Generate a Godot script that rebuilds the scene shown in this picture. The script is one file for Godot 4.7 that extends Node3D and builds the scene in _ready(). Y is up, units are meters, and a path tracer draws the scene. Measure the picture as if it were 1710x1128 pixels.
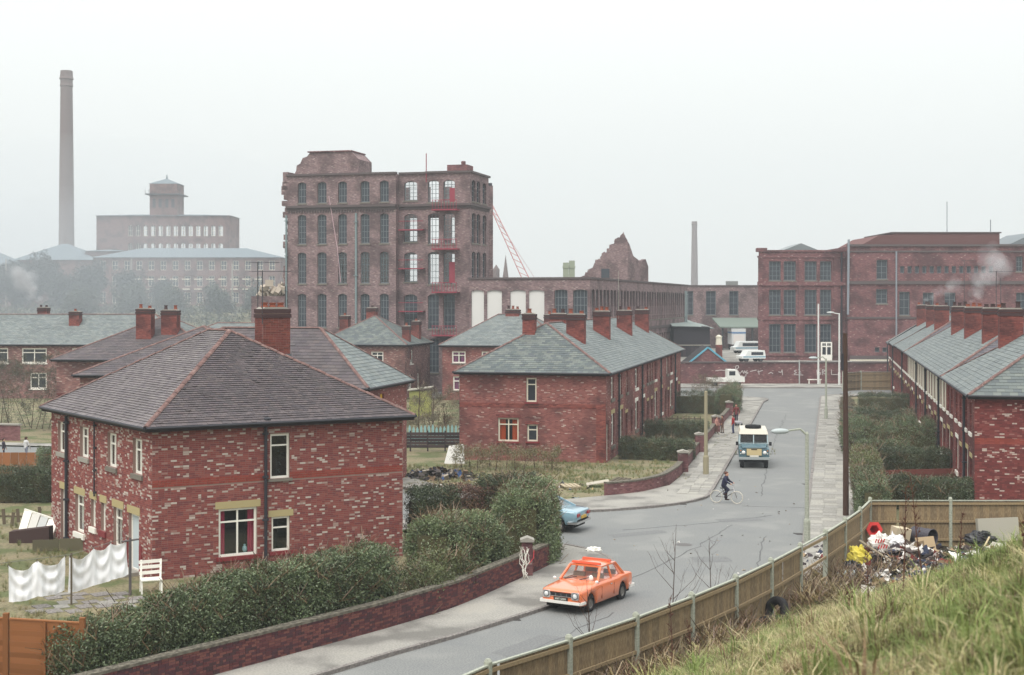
extends Node3D

# ---------------------------------------------------------------- mesh builder
class MB:
	var v := PackedVector3Array()
	var uv := PackedVector2Array()
	var c := PackedColorArray()
	var k := Color.WHITE
	func tri(a: Vector3, b: Vector3, d: Vector3) -> void:
		var n := (b - a).cross(d - a).normalized()
		var t := Vector3.RIGHT if absf(n.y) > 0.96 else Vector3.UP.cross(n).normalized()
		var w := n.cross(t)
		v.append(a); v.append(b); v.append(d)
		uv.append(Vector2(a.dot(t), -a.dot(w))); uv.append(Vector2(b.dot(t), -b.dot(w))); uv.append(Vector2(d.dot(t), -d.dot(w)))
		c.append(k); c.append(k); c.append(k)
	func quad(a: Vector3, b: Vector3, d: Vector3, e: Vector3) -> void:
		var n := (b - a).cross(e - a)
		if n.length_squared() < 1e-12:
			n = (d - b).cross(e - b)
		n = n.normalized()
		var t := Vector3.RIGHT if absf(n.y) > 0.96 else Vector3.UP.cross(n).normalized()
		var w := n.cross(t)
		for p: Vector3 in [a, b, d, a, d, e]:
			v.append(p)
			uv.append(Vector2(p.dot(t), -p.dot(w)))
			c.append(k)
	func fquad(a: Vector3, b: Vector3, d: Vector3, e: Vector3) -> void:   # no uv
		v.append(a); v.append(b); v.append(d); v.append(a); v.append(d); v.append(e)
		c.append(k); c.append(k); c.append(k); c.append(k); c.append(k); c.append(k)
	func hexa(p: Array) -> void:   # 8 corners: bottom 0-3 around, top 4-7
		quad(p[0], p[1], p[5], p[4]); quad(p[1], p[2], p[6], p[5]); quad(p[2], p[3], p[7], p[6]); quad(p[3], p[0], p[4], p[7])
		quad(p[4], p[5], p[6], p[7]); quad(p[3], p[2], p[1], p[0])
	func box(lo: Vector3, hi: Vector3) -> void:
		hexa([Vector3(lo.x, lo.y, hi.z), Vector3(hi.x, lo.y, hi.z), Vector3(hi.x, lo.y, lo.z), lo, Vector3(lo.x, hi.y, hi.z), hi, Vector3(hi.x, hi.y, lo.z), Vector3(lo.x, hi.y, lo.z)])
	func obox(at: Vector3, b: Basis, s: Vector3) -> void:
		var x := b.x * s.x * 0.5; var y := b.y * s.y * 0.5; var z := b.z * s.z * 0.5
		hexa([at - x - y + z, at + x - y + z, at + x - y - z, at - x - y - z, at - x + y + z, at + x + y + z, at + x + y - z, at - x + y - z])
	func bar(p: Vector3, q: Vector3, w: float, h: float, up := Vector3.UP) -> void:
		var d := (q - p).normalized()
		if absf(d.dot(up)) > 0.98:
			up = Vector3.RIGHT
		var s := d.cross(up).normalized()
		obox((p + q) * 0.5, Basis(s, s.cross(d).normalized(), d), Vector3(w, h, p.distance_to(q)))
	func tube(pts: Array, radii: Array, n := 6, caps := true) -> void:
		var rings := []
		var side := Vector3.ZERO
		for i in pts.size():
			var d: Vector3 = (pts[mini(i + 1, pts.size() - 1)] - pts[maxi(i - 1, 0)]).normalized()
			if side == Vector3.ZERO:
				side = d.cross(Vector3.UP if absf(d.y) < 0.9 else Vector3.RIGHT).normalized()
			side = (side - d * side.dot(d)).normalized()
			var o := d.cross(side)
			var ring := []
			var r: float = radii[mini(i, radii.size() - 1)]
			for j in n:
				var a := TAU * j / n
				ring.append(pts[i] + (side * cos(a) + o * sin(a)) * r)
			rings.append(ring)
		for i in pts.size() - 1:
			for j in n:
				var j2 := (j + 1) % n
				quad(rings[i][j], rings[i][j2], rings[i + 1][j2], rings[i + 1][j])
		if caps:
			for e in [0, pts.size() - 1]:
				for j in range(1, n - 1):
					tri(rings[e][0], rings[e][j], rings[e][j + 1])
	func lathe(prof: Array, n := 12, at := Vector3.ZERO, b := Basis.IDENTITY) -> void:   # prof of Vector2(r, y)
		for i in prof.size() - 1:
			for j in n:
				var a := TAU * j / n
				var a2 := TAU * (j + 1) / n
				var p: Vector2 = prof[i]
				var q: Vector2 = prof[i + 1]
				var p0 := at + b * Vector3(cos(a) * p.x, p.y, sin(a) * p.x)
				var p1 := at + b * Vector3(cos(a2) * p.x, p.y, sin(a2) * p.x)
				var q0 := at + b * Vector3(cos(a) * q.x, q.y, sin(a) * q.x)
				var q1 := at + b * Vector3(cos(a2) * q.x, q.y, sin(a2) * q.x)
				if p.x < 1e-5:
					tri(p0, q0, q1)
				elif q.x < 1e-5:
					tri(p0, p1, q0)
				else:
					quad(p0, p1, q1, q0)
	func prism(poly: PackedVector2Array, z0: float, z1: float, xf := Transform3D.IDENTITY) -> void:
		var idx := Geometry2D.triangulate_polygon(poly)
		for z in [z0, z1]:
			for i in range(0, idx.size(), 3):
				var a := poly[idx[i]]; var b := poly[idx[i + 1]]; var d := poly[idx[i + 2]]
				tri(xf * Vector3(a.x, a.y, z), xf * Vector3(b.x, b.y, z), xf * Vector3(d.x, d.y, z))
		for i in poly.size():
			var a := poly[i]; var b := poly[(i + 1) % poly.size()]
			quad(xf * Vector3(a.x, a.y, z0), xf * Vector3(b.x, b.y, z0), xf * Vector3(b.x, b.y, z1), xf * Vector3(a.x, a.y, z1))
	func ball(at: Vector3, r: Vector3, nu := 10, nv := 6) -> void:
		var prof := []
		for i in nv + 1:
			var a := PI * i / nv - PI / 2
			prof.append(Vector2(maxf(cos(a), 0.0) if i > 0 and i < nv else 0.0, sin(a)))
		lathe(prof, nu, at, Basis.from_scale(r))
	func mesh(smooth := false) -> ArrayMesh:
		var a := []
		a.resize(Mesh.ARRAY_MAX)
		a[Mesh.ARRAY_VERTEX] = v
		if not smooth:
			if uv.size() == v.size():
				a[Mesh.ARRAY_TEX_UV] = uv
				a[Mesh.ARRAY_TEX_UV2] = uv
			a[Mesh.ARRAY_COLOR] = c
			var m := ArrayMesh.new()
			m.add_surface_from_arrays(Mesh.PRIMITIVE_TRIANGLES, a)
			return m
		var st := SurfaceTool.new()
		st.begin(Mesh.PRIMITIVE_TRIANGLES)
		st.set_smooth_group(0)
		for i in v.size():
			st.set_color(c[i])
			st.add_vertex(v[i].snapped(Vector3.ONE * 0.0001))
		st.index()
		st.generate_normals()
		return st.commit()

# ---------------------------------------------------------------- scene helpers
var rng := RandomNumberGenerator.new()
var used := {}
var mats := {}
var M := {}
var win_cache := {}
var noise := FastNoiseLite.new()

func G(x: float, d: float, y := 0.0) -> Vector3:
	return Vector3(x, y, -d)

func numbered(n: String) -> String:
	used[n] = used.get(n, -1) + 1
	return n if used[n] == 0 else "%s_%03d" % [n, used[n]]

func tag(o: Node, label := "", category := "", group := "", kind := "") -> Node:
	if label: o.set_meta("label", label)
	if category: o.set_meta("category", category)
	if group: o.set_meta("group", group)
	if kind: o.set_meta("kind", kind)
	return o

func thing(called: String, label: String, category: String, at := Vector3.ZERO, turn := 0.0, group := "") -> Node3D:
	var o := Node3D.new()
	o.name = numbered(called)
	add_child(o)
	o.position = at
	o.rotation.y = turn
	tag(o, label, category, group)
	return o

func put(called: String, m, material: Material, parent: Node = self, smooth := false) -> MeshInstance3D:
	var o := MeshInstance3D.new()
	o.mesh = m.mesh(smooth) if m is MB else m
	o.material_override = material
	if parent == self:
		o.name = numbered(called)
		add_child(o)
	else:
		o.name = called
		parent.add_child(o, true)
	return o

func structure(called: String, m, material: Material, parent: Node = self) -> MeshInstance3D:
	var o := put(called, m, material, parent)
	o.set_meta("kind", "structure")
	return o

func mat(c: Color, rough := 0.9, metal := 0.0, vc := false) -> StandardMaterial3D:   # colour in sRGB
	var key := "%s %s %s %s" % [c, rough, metal, vc]
	if not mats.has(key):
		var m := StandardMaterial3D.new()
		m.albedo_color = c
		m.roughness = rough
		m.metallic = metal
		m.vertex_color_use_as_albedo = vc
		if rough > 0.7:
			m.metallic_specular = 0.3
		mats[key] = m
	return mats[key]

func rgb(r: int, g: int, b: int) -> Color:
	return Color(r / 255.0, g / 255.0, b / 255.0)

func lin(r: int, g: int, b: int) -> Color:
	return rgb(r, g, b).srgb_to_linear()

func ramp_tex(freq: float, stops: Array, size := 512, sd := 1, octaves := 5, kind := FastNoiseLite.TYPE_SIMPLEX_SMOOTH) -> NoiseTexture2D:   # stops: [offset, Color]
	var n := FastNoiseLite.new()
	n.noise_type = kind
	n.seed = sd
	n.frequency = freq
	n.fractal_octaves = octaves
	var t := NoiseTexture2D.new()
	t.width = size
	t.height = size
	t.seamless = true
	t.noise = n
	var g := Gradient.new()
	var off := PackedFloat32Array()
	var col := PackedColorArray()
	for s in stops:
		off.append(s[0])
		col.append(s[1])
	g.offsets = off
	g.colors = col
	t.color_ramp = g
	return t

# a surface of fine noise with a coarser stain layer over it, both in metres
func rough_mat(tex: Texture2D, metres: float, stain: Texture2D = null, smetres := 9.0, rough := 0.92, tri := true) -> StandardMaterial3D:
	var m := StandardMaterial3D.new()
	m.albedo_texture = tex
	m.roughness = rough
	m.metallic_specular = 0.3
	m.uv1_triplanar = tri
	m.uv1_world_triplanar = tri
	m.uv1_scale = Vector3.ONE / metres
	if stain:
		m.detail_enabled = true
		m.detail_albedo = stain
		m.detail_blend_mode = BaseMaterial3D.BLEND_MODE_MIX
		m.detail_uv_layer = BaseMaterial3D.DETAIL_UV_2
		m.uv2_triplanar = tri
		m.uv2_world_triplanar = tri
		m.uv2_scale = Vector3.ONE / smetres
	return m

func brick_tex(pal: Array, mortar: Color, sd: int, cols := 16, rows := 48, pale := 0.0) -> ImageTexture:
	var r := RandomNumberGenerator.new()
	r.seed = sd
	var w := 1024
	var im := Image.create(w, w, false, Image.FORMAT_RGB8)
	im.fill(mortar)
	var bw := float(w) / cols
	var bh := float(w) / rows
	for j in rows:
		for i in cols + 1:
			var c: Color = pal[r.randi() % pal.size()]
			if r.randf() < pale:
				c = c.lerp(rgb(190, 175, 165), r.randf_range(0.3, 0.9))
			c = c.lightened(r.randf_range(0, 0.06)) if r.randf() < 0.5 else c.darkened(r.randf_range(0, 0.14))
			var x := (i - (0.5 if j % 2 else 0.0)) * bw
			im.fill_rect(Rect2i(int(x) + 1, int(j * bh) + 1, int(bw) - 3, int(bh) - 3), c)
	return ImageTexture.create_from_image(im)

func brick_mat(tex: Texture2D, stain: Texture2D, smetres := 11.0) -> StandardMaterial3D:
	var m := rough_mat(tex, 1.0, stain, smetres, 0.93, false)
	m.uv1_scale = Vector3(1 / 3.3, 1 / 3.15, 1)
	m.uv2_scale = Vector3(1 / smetres, 1 / smetres, 1)
	return m

# ---------------------------------------------------------------- building helpers
# a wall seen from outside runs from a (left) to b (right); openings are [s0, s1, h0, h1]
func wall(parent: Node, called: String, m: Material, a: Vector3, b: Vector3, h: float, holes := [], reveal := 0.14, arch := 0.0) -> MeshInstance3D:
	var u := (b - a).normalized()
	var n := u.cross(Vector3.UP)
	var length := a.distance_to(b)
	var g := MB.new()
	var xs := [0.0, length]
	var ys := [0.0, h]
	for o in holes:
		xs.append_array([o[0], o[1]])
		ys.append_array([o[2], o[3]])
	xs.sort()
	ys.sort()
	for i in xs.size() - 1:
		if xs[i + 1] - xs[i] < 0.001:
			continue
		var run := -1.0
		for j in ys.size() - 1:
			var y0: float = ys[j]
			var y1: float = ys[j + 1]
			var cx: float = (xs[i] + xs[i + 1]) / 2
			var cy := (y0 + y1) / 2
			var open := false
			for o in holes:
				if cx > o[0] and cx < o[1] and cy > o[2] and cy < o[3]:
					open = true
			if not open and run < 0.0:
				run = y0
			if run >= 0.0 and (open or j == ys.size() - 2):
				var top := y0 if open else y1
				if top - run > 0.001:
					g.quad(a + u * xs[i] + Vector3.UP * run, a + u * xs[i + 1] + Vector3.UP * run, a + u * xs[i + 1] + Vector3.UP * top, a + u * xs[i] + Vector3.UP * top)
				run = -1.0
	for o in holes:
		var p := [a + u * o[0] + Vector3.UP * o[2], a + u * o[1] + Vector3.UP * o[2], a + u * o[1] + Vector3.UP * o[3], a + u * o[0] + Vector3.UP * o[3]]
		for i in 4:
			g.quad(p[i], p[(i + 1) % 4], p[(i + 1) % 4] - n * reveal, p[i] - n * reveal)
		if arch > 0.0:   # segmental head: the corners above the arc are filled in
			var w: float = o[1] - o[0]
			for i in 6:
				var f0 := i / 6.0
				var f1 := (i + 1) / 6.0
				var d0 := arch * pow(2 * f0 - 1, 2)
				var d1 := arch * pow(2 * f1 - 1, 2)
				var q0: Vector3 = a + u * (o[0] + w * f0) + Vector3.UP * o[3]
				var q1: Vector3 = a + u * (o[0] + w * f1) + Vector3.UP * o[3]
				g.quad(q0 - Vector3.UP * d0, q1 - Vector3.UP * d1, q1, q0)
				g.quad(q0 - Vector3.UP * d0, q1 - Vector3.UP * d1, q1 - Vector3.UP * d1 - n * reveal, q0 - Vector3.UP * d0 - n * reveal)
	return put(called, g, m, parent)

# st: frame, glass, ft (bar width), cols [fractions], rows [fractions], recess, sill, lintel, curtain
func window(parent: Node, a: Vector3, b: Vector3, o: Array, st: Dictionary, called := "window") -> Node3D:
	var u := (b - a).normalized()
	var n := u.cross(Vector3.UP)
	var w: float = o[1] - o[0]
	var h: float = o[3] - o[2]
	var key := "%s %.2f %.2f %s" % [st.get("id", str(st)), w, h, called]
	var node: Node3D
	if win_cache.has(key):
		node = win_cache[key].duplicate()
	else:
		node = Node3D.new()
		var ft: float = st.get("ft", 0.07)
		var bt: float = st.get("bt", ft * 0.7)
		var rc: float = st.get("recess", 0.09)
		var f := MB.new()
		var z0 := -rc - 0.05
		var z1 := -rc
		f.box(Vector3(-w / 2 + 0.002, 0.002, z0), Vector3(-w / 2 + ft, h - 0.002, z1))
		f.box(Vector3(w / 2 - ft, 0.002, z0), Vector3(w / 2 - 0.002, h - 0.002, z1))
		f.box(Vector3(-w / 2 + ft, 0.002, z0), Vector3(w / 2 - ft, ft, z1))
		f.box(Vector3(-w / 2 + ft, h - ft, z0), Vector3(w / 2 - ft, h - 0.002, z1))
		for x in st.get("cols", []):
			f.box(Vector3(-w / 2 + w * x - bt / 2, ft, z0), Vector3(-w / 2 + w * x + bt / 2, h - ft, z1 - 0.004))
		for y in st.get("rows", []):
			f.box(Vector3(-w / 2 + ft, h * y - bt / 2, z0), Vector3(w / 2 - ft, h * y + bt / 2, z1 - 0.007))
		put("frame", f, st.frame, node)
		if st.has("glass"):
			var g := MB.new()
			g.box(Vector3(-w / 2 + 0.01, 0.01, z0 + 0.02), Vector3(w / 2 - 0.01, h - 0.01, z0 + 0.026))
			put("pane", g, st.glass, node)
		if st.has("curtain"):
			for s in [-1, 1]:
				var cu := MB.new()
				var cw: float = st.get("cw", 0.3) * w
				for i in 6:
					var x0: float = s * (w / 2 - cw * i / 6.0)
					var x1: float = s * (w / 2 - cw * (i + 1) / 6.0)
					var za := -rc - 0.14 + (0.03 if i % 2 else 0.0)
					var zb := -rc - 0.14 + (0.0 if i % 2 else 0.03)
					cu.quad(Vector3(x0, 0.0, za), Vector3(x1, 0.0, zb), Vector3(x1, h, zb), Vector3(x0, h, za))
				put("curtain", cu, st.curtain, node)
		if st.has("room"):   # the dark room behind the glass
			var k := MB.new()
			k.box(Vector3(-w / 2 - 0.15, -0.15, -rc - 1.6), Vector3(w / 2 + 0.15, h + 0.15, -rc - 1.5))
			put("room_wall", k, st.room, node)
		if st.has("sill"):
			var s := MB.new()
			s.box(Vector3(-w / 2 - 0.09, -st.get("sh", 0.1), -rc), Vector3(w / 2 + 0.09, -0.002, 0.07))
			put("sill", s, st.sill, node)
		if st.has("lintel"):
			var l := MB.new()
			l.box(Vector3(-w / 2 - 0.12, h + 0.002, -0.1), Vector3(w / 2 + 0.12, h + st.get("lh", 0.2), 0.02))
			put("lintel", l, st.lintel, node)
		win_cache[key] = node
	node.name = called
	node.transform = Transform3D(Basis(u, Vector3.UP, n), a + u * (o[0] + w / 2) + Vector3.UP * o[2])
	parent.add_child(node, true)
	return node

# real bricks laid over a mortar sheet; the first `singles` are parts of their own, the rest one part
func bricks(parent: Node, a: Vector3, b: Vector3, y0: float, y1: float, holes: Array, pal: Array, singles: int, sd: int, pick: Callable, proud := 0.007, prefer := 0.0) -> void:
	var u := (b - a).normalized()
	var n := u.cross(Vector3.UP)
	var length := a.distance_to(b)
	var r := RandomNumberGenerator.new()
	r.seed = sd
	var g := MB.new()
	var bl := 0.205
	var bh := 0.066
	var rows := int(round((y1 - y0) / bh))
	bh = (y1 - y0) / rows
	var unit := MB.new()
	unit.box(Vector3(-0.5, -0.5, -0.5), Vector3(0.5, 0.5, 0.5))
	var um: ArrayMesh
	if singles > 0:
		um = unit.mesh()
	var single_mats := []
	for c: Color in pal:
		single_mats.append(mat(c.linear_to_srgb(), 0.93))
	var made := 0
	for j in rows:
		var yb := y0 + j * bh + 0.005
		var yt := y0 + (j + 1) * bh - 0.005
		var s := -bl * (0.5 if j % 2 else 0.0)
		while s < length:
			var step := bl if r.randf() > 0.34 else bl * 0.5
			var s0 := maxf(s, 0.0) + 0.005
			var s1 := minf(s + step, length) - 0.005
			s += step
			for o in holes:
				if yt > o[2] + 0.01 and yb < o[3] - 0.01:
					if s0 >= o[0] - 0.01 and s1 <= o[1] + 0.01:
						s1 = s0
					elif s0 < o[0] and s1 > o[0]:
						s1 = o[0] - 0.003
					elif s0 < o[1] and s1 > o[1]:
						s0 = o[1] + 0.003
			if s1 - s0 < 0.025:
				continue
			var ci: int = pick.call(r, (s0 + s1) / 2, (yb + yt) / 2)
			if pal.size() > 6 and ci >= 6 and s1 - s0 > 0.13 and r.randf() < 0.5:
				ci = r.randi() % 6   # limewash clings mostly to the short headers
			var pr := proud * r.randf_range(0.6, 1.3)
			if made < singles and s0 > prefer and s1 < prefer + 4.2 and ci < pal.size():
				made += 1
				var p := put("brick", um, single_mats[ci], parent)
				p.transform = Transform3D(Basis(u * (s1 - s0), Vector3.UP * (yt - yb), n * 0.03), a + u * (s0 + s1) / 2 + Vector3.UP * (yb + yt) / 2 + n * (pr - 0.015))
				continue
			g.k = pal[ci]
			var q0 := a + u * s0 + n * pr + Vector3.UP * yb
			var q1 := a + u * s1 + n * pr + Vector3.UP * yb
			var q2 := a + u * s1 + n * pr + Vector3.UP * yt
			var q3 := a + u * s0 + n * pr + Vector3.UP * yt
			var m := n * (pr + 0.004)
			g.fquad(q0, q1, q2, q3)
			g.fquad(q3, q2, q2 - m, q3 - m)
			g.fquad(q0, q3, q3 - m, q0 - m)
			g.fquad(q1, q1 - m, q2 - m, q2)
			g.fquad(q0 - m, q1 - m, q1, q0)
	if g.v.size():
		var rest := put("brickwork", g, M.vc_brick, parent)
		rest.set_meta("kind", "stuff")

# one roof slope of overlapping tiles, eave e0 -> e1, top t0 -> t1
func slope(parent: Node, e0: Vector3, e1: Vector3, t0: Vector3, t1: Vector3, tw: float, gauge: float, pal: Array, deck: Material, sd: int, thick := 0.014, singles := 0, called := "tile") -> void:
	var u := (e1 - e0).normalized()
	var mid := (t0 + t1) / 2 - e0
	var vv := (mid - u * mid.dot(u))
	var lv := vv.length()
	vv = vv.normalized()
	var n := u.cross(vv).normalized()
	if n.y < 0:
		n = -n
	var le := (t0 - e0).dot(u)
	var re := (t1 - e0).dot(u)
	var length := e0.distance_to(e1)
	var dk := MB.new()
	dk.quad(e0, e1, t1, t0)
	put("roof_deck", dk, deck, parent)
	var r := RandomNumberGenerator.new()
	r.seed = sd
	var g := MB.new()
	var um: ArrayMesh
	if singles:
		var unit := MB.new()
		unit.box(Vector3(-0.5, -0.5, -0.5), Vector3(0.5, 0.5, 0.5))
		um = unit.mesh()
	var made := 0
	var rows := int(ceil(lv / gauge))
	var off := n * 0.012
	for j in rows:
		var v0 := j * gauge - (0.05 if j == 0 else 0.0)
		var v1 := minf((j + 1.15) * gauge, lv)
		var l0 := lerpf(0, le, maxf(v0, 0) / lv)
		var r0 := lerpf(length, re, maxf(v0, 0) / lv)
		var l1 := lerpf(0, le, v1 / lv)
		var r1 := lerpf(length, re, v1 / lv)
		var s := floorf(minf(l0, l1) / tw) * tw - (tw * 0.5 if j % 2 else 0.0)
		while s < maxf(r0, r1):
			var a0 := clampf(s + 0.003, l0, r0)
			var b0 := clampf(s + tw - 0.003, l0, r0)
			var a1 := clampf(s + 0.003, l1, r1)
			var b1 := clampf(s + tw - 0.003, l1, r1)
			s += tw
			if b0 - a0 < 0.01 and b1 - a1 < 0.01:
				continue
			var lift := thick * r.randf_range(0.85, 1.35) + (0.014 if r.randf() < 0.025 else 0.0)
			var ci := r.randi() % pal.size()
			if made < singles and b0 - a0 > tw * 0.95 and b1 - a1 > tw * 0.95:
				made += 1
				var p := put(called, um, mat((pal[ci] as Color).linear_to_srgb(), 0.8), parent)
				var tilt := (vv * (v1 - v0) - n * lift).normalized()
				p.transform = Transform3D(Basis(u * (b0 - a0), tilt * (v1 - v0), u.cross(tilt).normalized() * thick), e0 + u * (a0 + b0) / 2 + vv * (v0 + v1) / 2 + n * (lift / 2 + 0.012))
				continue
			g.k = pal[ci] * r.randf_range(0.94, 1.06) * (1.0 + 0.16 * noise.get_noise_3d(e0.x + s * 1.3, v0 * 1.6, e0.z + float(sd) * 9.0))
			var p0 := e0 + u * a0 + vv * v0 + n * lift + off
			var p1 := e0 + u * b0 + vv * v0 + n * lift + off
			var p2 := e0 + u * b1 + vv * v1 + off
			var p3 := e0 + u * a1 + vv * v1 + off
			g.fquad(p0, p1, p2, p3)
			g.fquad(p0 - n * thick, p1 - n * thick, p1, p0)
	var o := put("tiling", g, M.vc_tile, parent)
	o.set_meta("kind", "stuff")

# hip roof: corners near-left, near-right, far-right, far-left and the ridge from a (near) to b (far)
func hip_roof(house: Node, nl: Vector3, nr: Vector3, fr: Vector3, fl: Vector3, a: Vector3, b: Vector3, tw: float, gauge: float, pals: Array, ridge: Material, sd: int, singles := 0, ridge_pieces := true, called := "tile", thick := 0.016) -> Node3D:
	var roof := Node3D.new()
	roof.name = "roof"
	house.add_child(roof, true)
	slope(roof, nl, nr, a, a, tw, gauge, pals[0], M.deck, sd, thick, singles, called)
	slope(roof, nr, fr, a, b, tw, gauge, pals[1], M.deck, sd + 1, thick)
	slope(roof, fl, nl, b, a, tw, gauge, pals[2 % pals.size()], M.deck, sd + 2, thick)
	slope(roof, fr, fl, b, b, tw * 2, gauge * 2, pals[0], M.deck, sd + 3)
	for e in [[nl, a], [nr, a], [fr, b], [fl, b], [a, b]]:
		ridge_run(roof, e[0], e[1], ridge, ridge_pieces)
	# soffit, fascia and gutter
	var g := MB.new()
	var s := MB.new()
	var cs := [nl, nr, fr, fl]
	for i in 4:
		var p: Vector3 = cs[i] + Vector3(0, -0.03, 0)
		var q: Vector3 = cs[(i + 1) % 4] + Vector3(0, -0.03, 0)
		var out := (q - p).normalized().cross(Vector3.UP)
		g.tube([p + out * 0.05, q + out * 0.05], [0.055], 6)
		s.quad(p, q, q + Vector3(0, -0.13, 0) - out * 0.02, p + Vector3(0, -0.13, 0) - out * 0.02)
		s.quad(p + Vector3(0, -0.13, 0) - out * 0.02, q + Vector3(0, -0.13, 0) - out * 0.02, q + Vector3(0, -0.13, 0) - out * 0.5, p + Vector3(0, -0.13, 0) - out * 0.5)
	put("gutter", g, M.iron, roof)
	put("fascia", s, M.dark_wood, roof)
	return roof

func ridge_run(roof: Node, p: Vector3, q: Vector3, m: Material, pieces := true) -> void:
	if p.distance_to(q) < 0.2:
		return
	var n := maxi(1, int(round(p.distance_to(q) / 0.33)))
	var d := (q - p).normalized()
	var side := d.cross(Vector3.UP).normalized()
	var up := side.cross(d).normalized()
	var mesh_of := func(length: float) -> MB:
		var g := MB.new()
		var last := []
		for i in 5:
			var a := PI * (0.05 + 0.9 * i / 4.0)
			var e := Vector3(cos(a) * 0.1, sin(a) * 0.07, 0)
			if last:
				g.quad(last[0], e, e + Vector3(0, 0, length), last[0] + Vector3(0, 0, length))
			last = [e]
		g.quad(Vector3(0.1, 0.01, 0), Vector3(0.07, 0.05, 0), Vector3(-0.07, 0.05, 0), Vector3(-0.1, 0.01, 0))
		return g
	if not pieces:
		var o := put("ridge_tiles", mesh_of.call(p.distance_to(q)), m, roof)
		o.transform = Transform3D(Basis(side, up, d), p)
		return
	var step := p.distance_to(q) / n
	var key := "ridge %.3f" % step
	if not win_cache.has(key):
		win_cache[key] = (mesh_of.call(step - 0.012) as MB).mesh()
	for i in n:
		var o := put("ridge_tile", win_cache[key], m, roof)
		o.transform = Transform3D(Basis(side, up, d), p + d * step * i + up * (0.012 if i % 2 else 0.0))

# brick chimney stack with oversailing courses and clay pots; stands with its foot at `at` (in the parent's axes)
func chimney(parent: Node, at: Vector3, sx: float, sz: float, h: float, pots: int, turn := 0.0, m: Material = null, real := false, sooty := true) -> Node3D:
	var o := Node3D.new()
	o.name = "chimney"
	parent.add_child(o, true)
	o.position = at
	o.rotation.y = turn
	m = m if m else M.chimney
	var g := MB.new()
	g.box(Vector3(-sx / 2, -1.6, -sz / 2), Vector3(sx / 2, h, sz / 2))
	put("stack", g, M.mortar if real else m, o)
	var cap := MB.new()
	cap.box(Vector3(-sx / 2 - 0.04, h - 0.3, -sz / 2 - 0.04), Vector3(sx / 2 + 0.04, h - 0.16, sz / 2 + 0.04))
	cap.box(Vector3(-sx / 2 - 0.03, h - 0.12, -sz / 2 - 0.03), Vector3(sx / 2 + 0.03, h + 0.03, sz / 2 + 0.03))
	put("corbel", cap, M.soot_brick if sooty else m, o)
	var fl := MB.new()
	fl.prism(PackedVector2Array([Vector2(-sx / 2 + 0.02, h + 0.03), Vector2(sx / 2 - 0.02, h + 0.03), Vector2(sx / 2 - 0.12, h + 0.1), Vector2(-sx / 2 + 0.12, h + 0.1)]), -sz / 2 + 0.05, sz / 2 - 0.05)
	put("flaunching", fl, M.cement, o)
	if real:
		var pick := func(r, _s, _h): return r.randi() % 5
		bricks(o, Vector3(-sx / 2, 0, sz / 2), Vector3(sx / 2, 0, sz / 2), -1.2, h - 0.3, [], M.chimney_pal, 90, 5, pick)
		bricks(o, Vector3(sx / 2, 0, sz / 2), Vector3(sx / 2, 0, -sz / 2), -1.2, h - 0.3, [], M.chimney_pal, 60, 6, pick)
		bricks(o, Vector3(-sx / 2, 0, -sz / 2), Vector3(-sx / 2, 0, sz / 2), -1.2, h - 0.3, [], M.chimney_pal, 60, 7, pick)
	for i in pots:
		var x := 0.0 if pots == 1 else lerpf(-sx / 2 + 0.22, sx / 2 - 0.22, i / float(pots - 1))
		var p := MB.new()
		var ph := rng.randf_range(0.18, 0.34)
		p.lathe([Vector2(0.13, 0), Vector2(0.15, 0.03), Vector2(0.12, 0.08), Vector2(0.105, ph - 0.05), Vector2(0.14, ph - 0.04), Vector2(0.14, ph), Vector2(0.1, ph), Vector2(0.09, 0.1), Vector2(0, 0.1)], 10, Vector3(x, h + 0.08, 0))
		put("chimney_pot", p, [M.pot, M.pot, M.soot_brick][rng.randi() % 3], o)
	return o

func drainpipe(parent: Node, top: Vector3, bottom: Vector3, out: Vector3, r := 0.05, m: Material = null) -> void:
	var g := MB.new()
	g.tube([top + out * 0.09, bottom + out * 0.09], [r], 8)
	for f in [0.05, 0.35, 0.65, 0.95]:
		var p := top.lerp(bottom, f) + out * 0.07
		g.box(p - Vector3(r * 1.7, 0.035, r * 1.7), p + Vector3(r * 1.7, 0.035, r * 1.7))
	put("drainpipe", g, m if m else M.iron, parent)

func poly_sheet(pts: Array, y: float) -> MB:   # pts of Vector2(x, depth)
	var g := MB.new()
	var pp := PackedVector2Array(pts)
	var idx := Geometry2D.triangulate_polygon(pp)
	for i in range(0, idx.size(), 3):
		g.tri(G(pp[idx[i]].x, pp[idx[i]].y, y), G(pp[idx[i + 1]].x, pp[idx[i + 1]].y, y), G(pp[idx[i + 2]].x, pp[idx[i + 2]].y, y))
	return g

# evenly spaced points along a polyline of Vector2
func along(pts: Array, step: float) -> Array:
	var cv := Curve2D.new()
	for p in pts:
		cv.add_point(p)
	var length := cv.get_baked_length()
	var out := []
	var n := maxi(1, int(round(length / step)))
	for i in n + 1:
		out.append(cv.sample_baked(length * i / n))
	return out

func smooth_line(pts: Array, step := 0.8) -> Array:   # a rounded polyline through pts
	var cv := Curve2D.new()
	for i in pts.size():
		var a: Vector2 = pts[maxi(i - 1, 0)]
		var b: Vector2 = pts[mini(i + 1, pts.size() - 1)]
		var near := minf(a.distance_to(pts[i]) if i else 1e9, b.distance_to(pts[i]) if i < pts.size() - 1 else 1e9)
		var t := (b - a).normalized() * near * 0.33
		cv.add_point(pts[i], -t, t)
	cv.bake_interval = step
	return Array(cv.tessellate_even_length(5, step))

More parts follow.
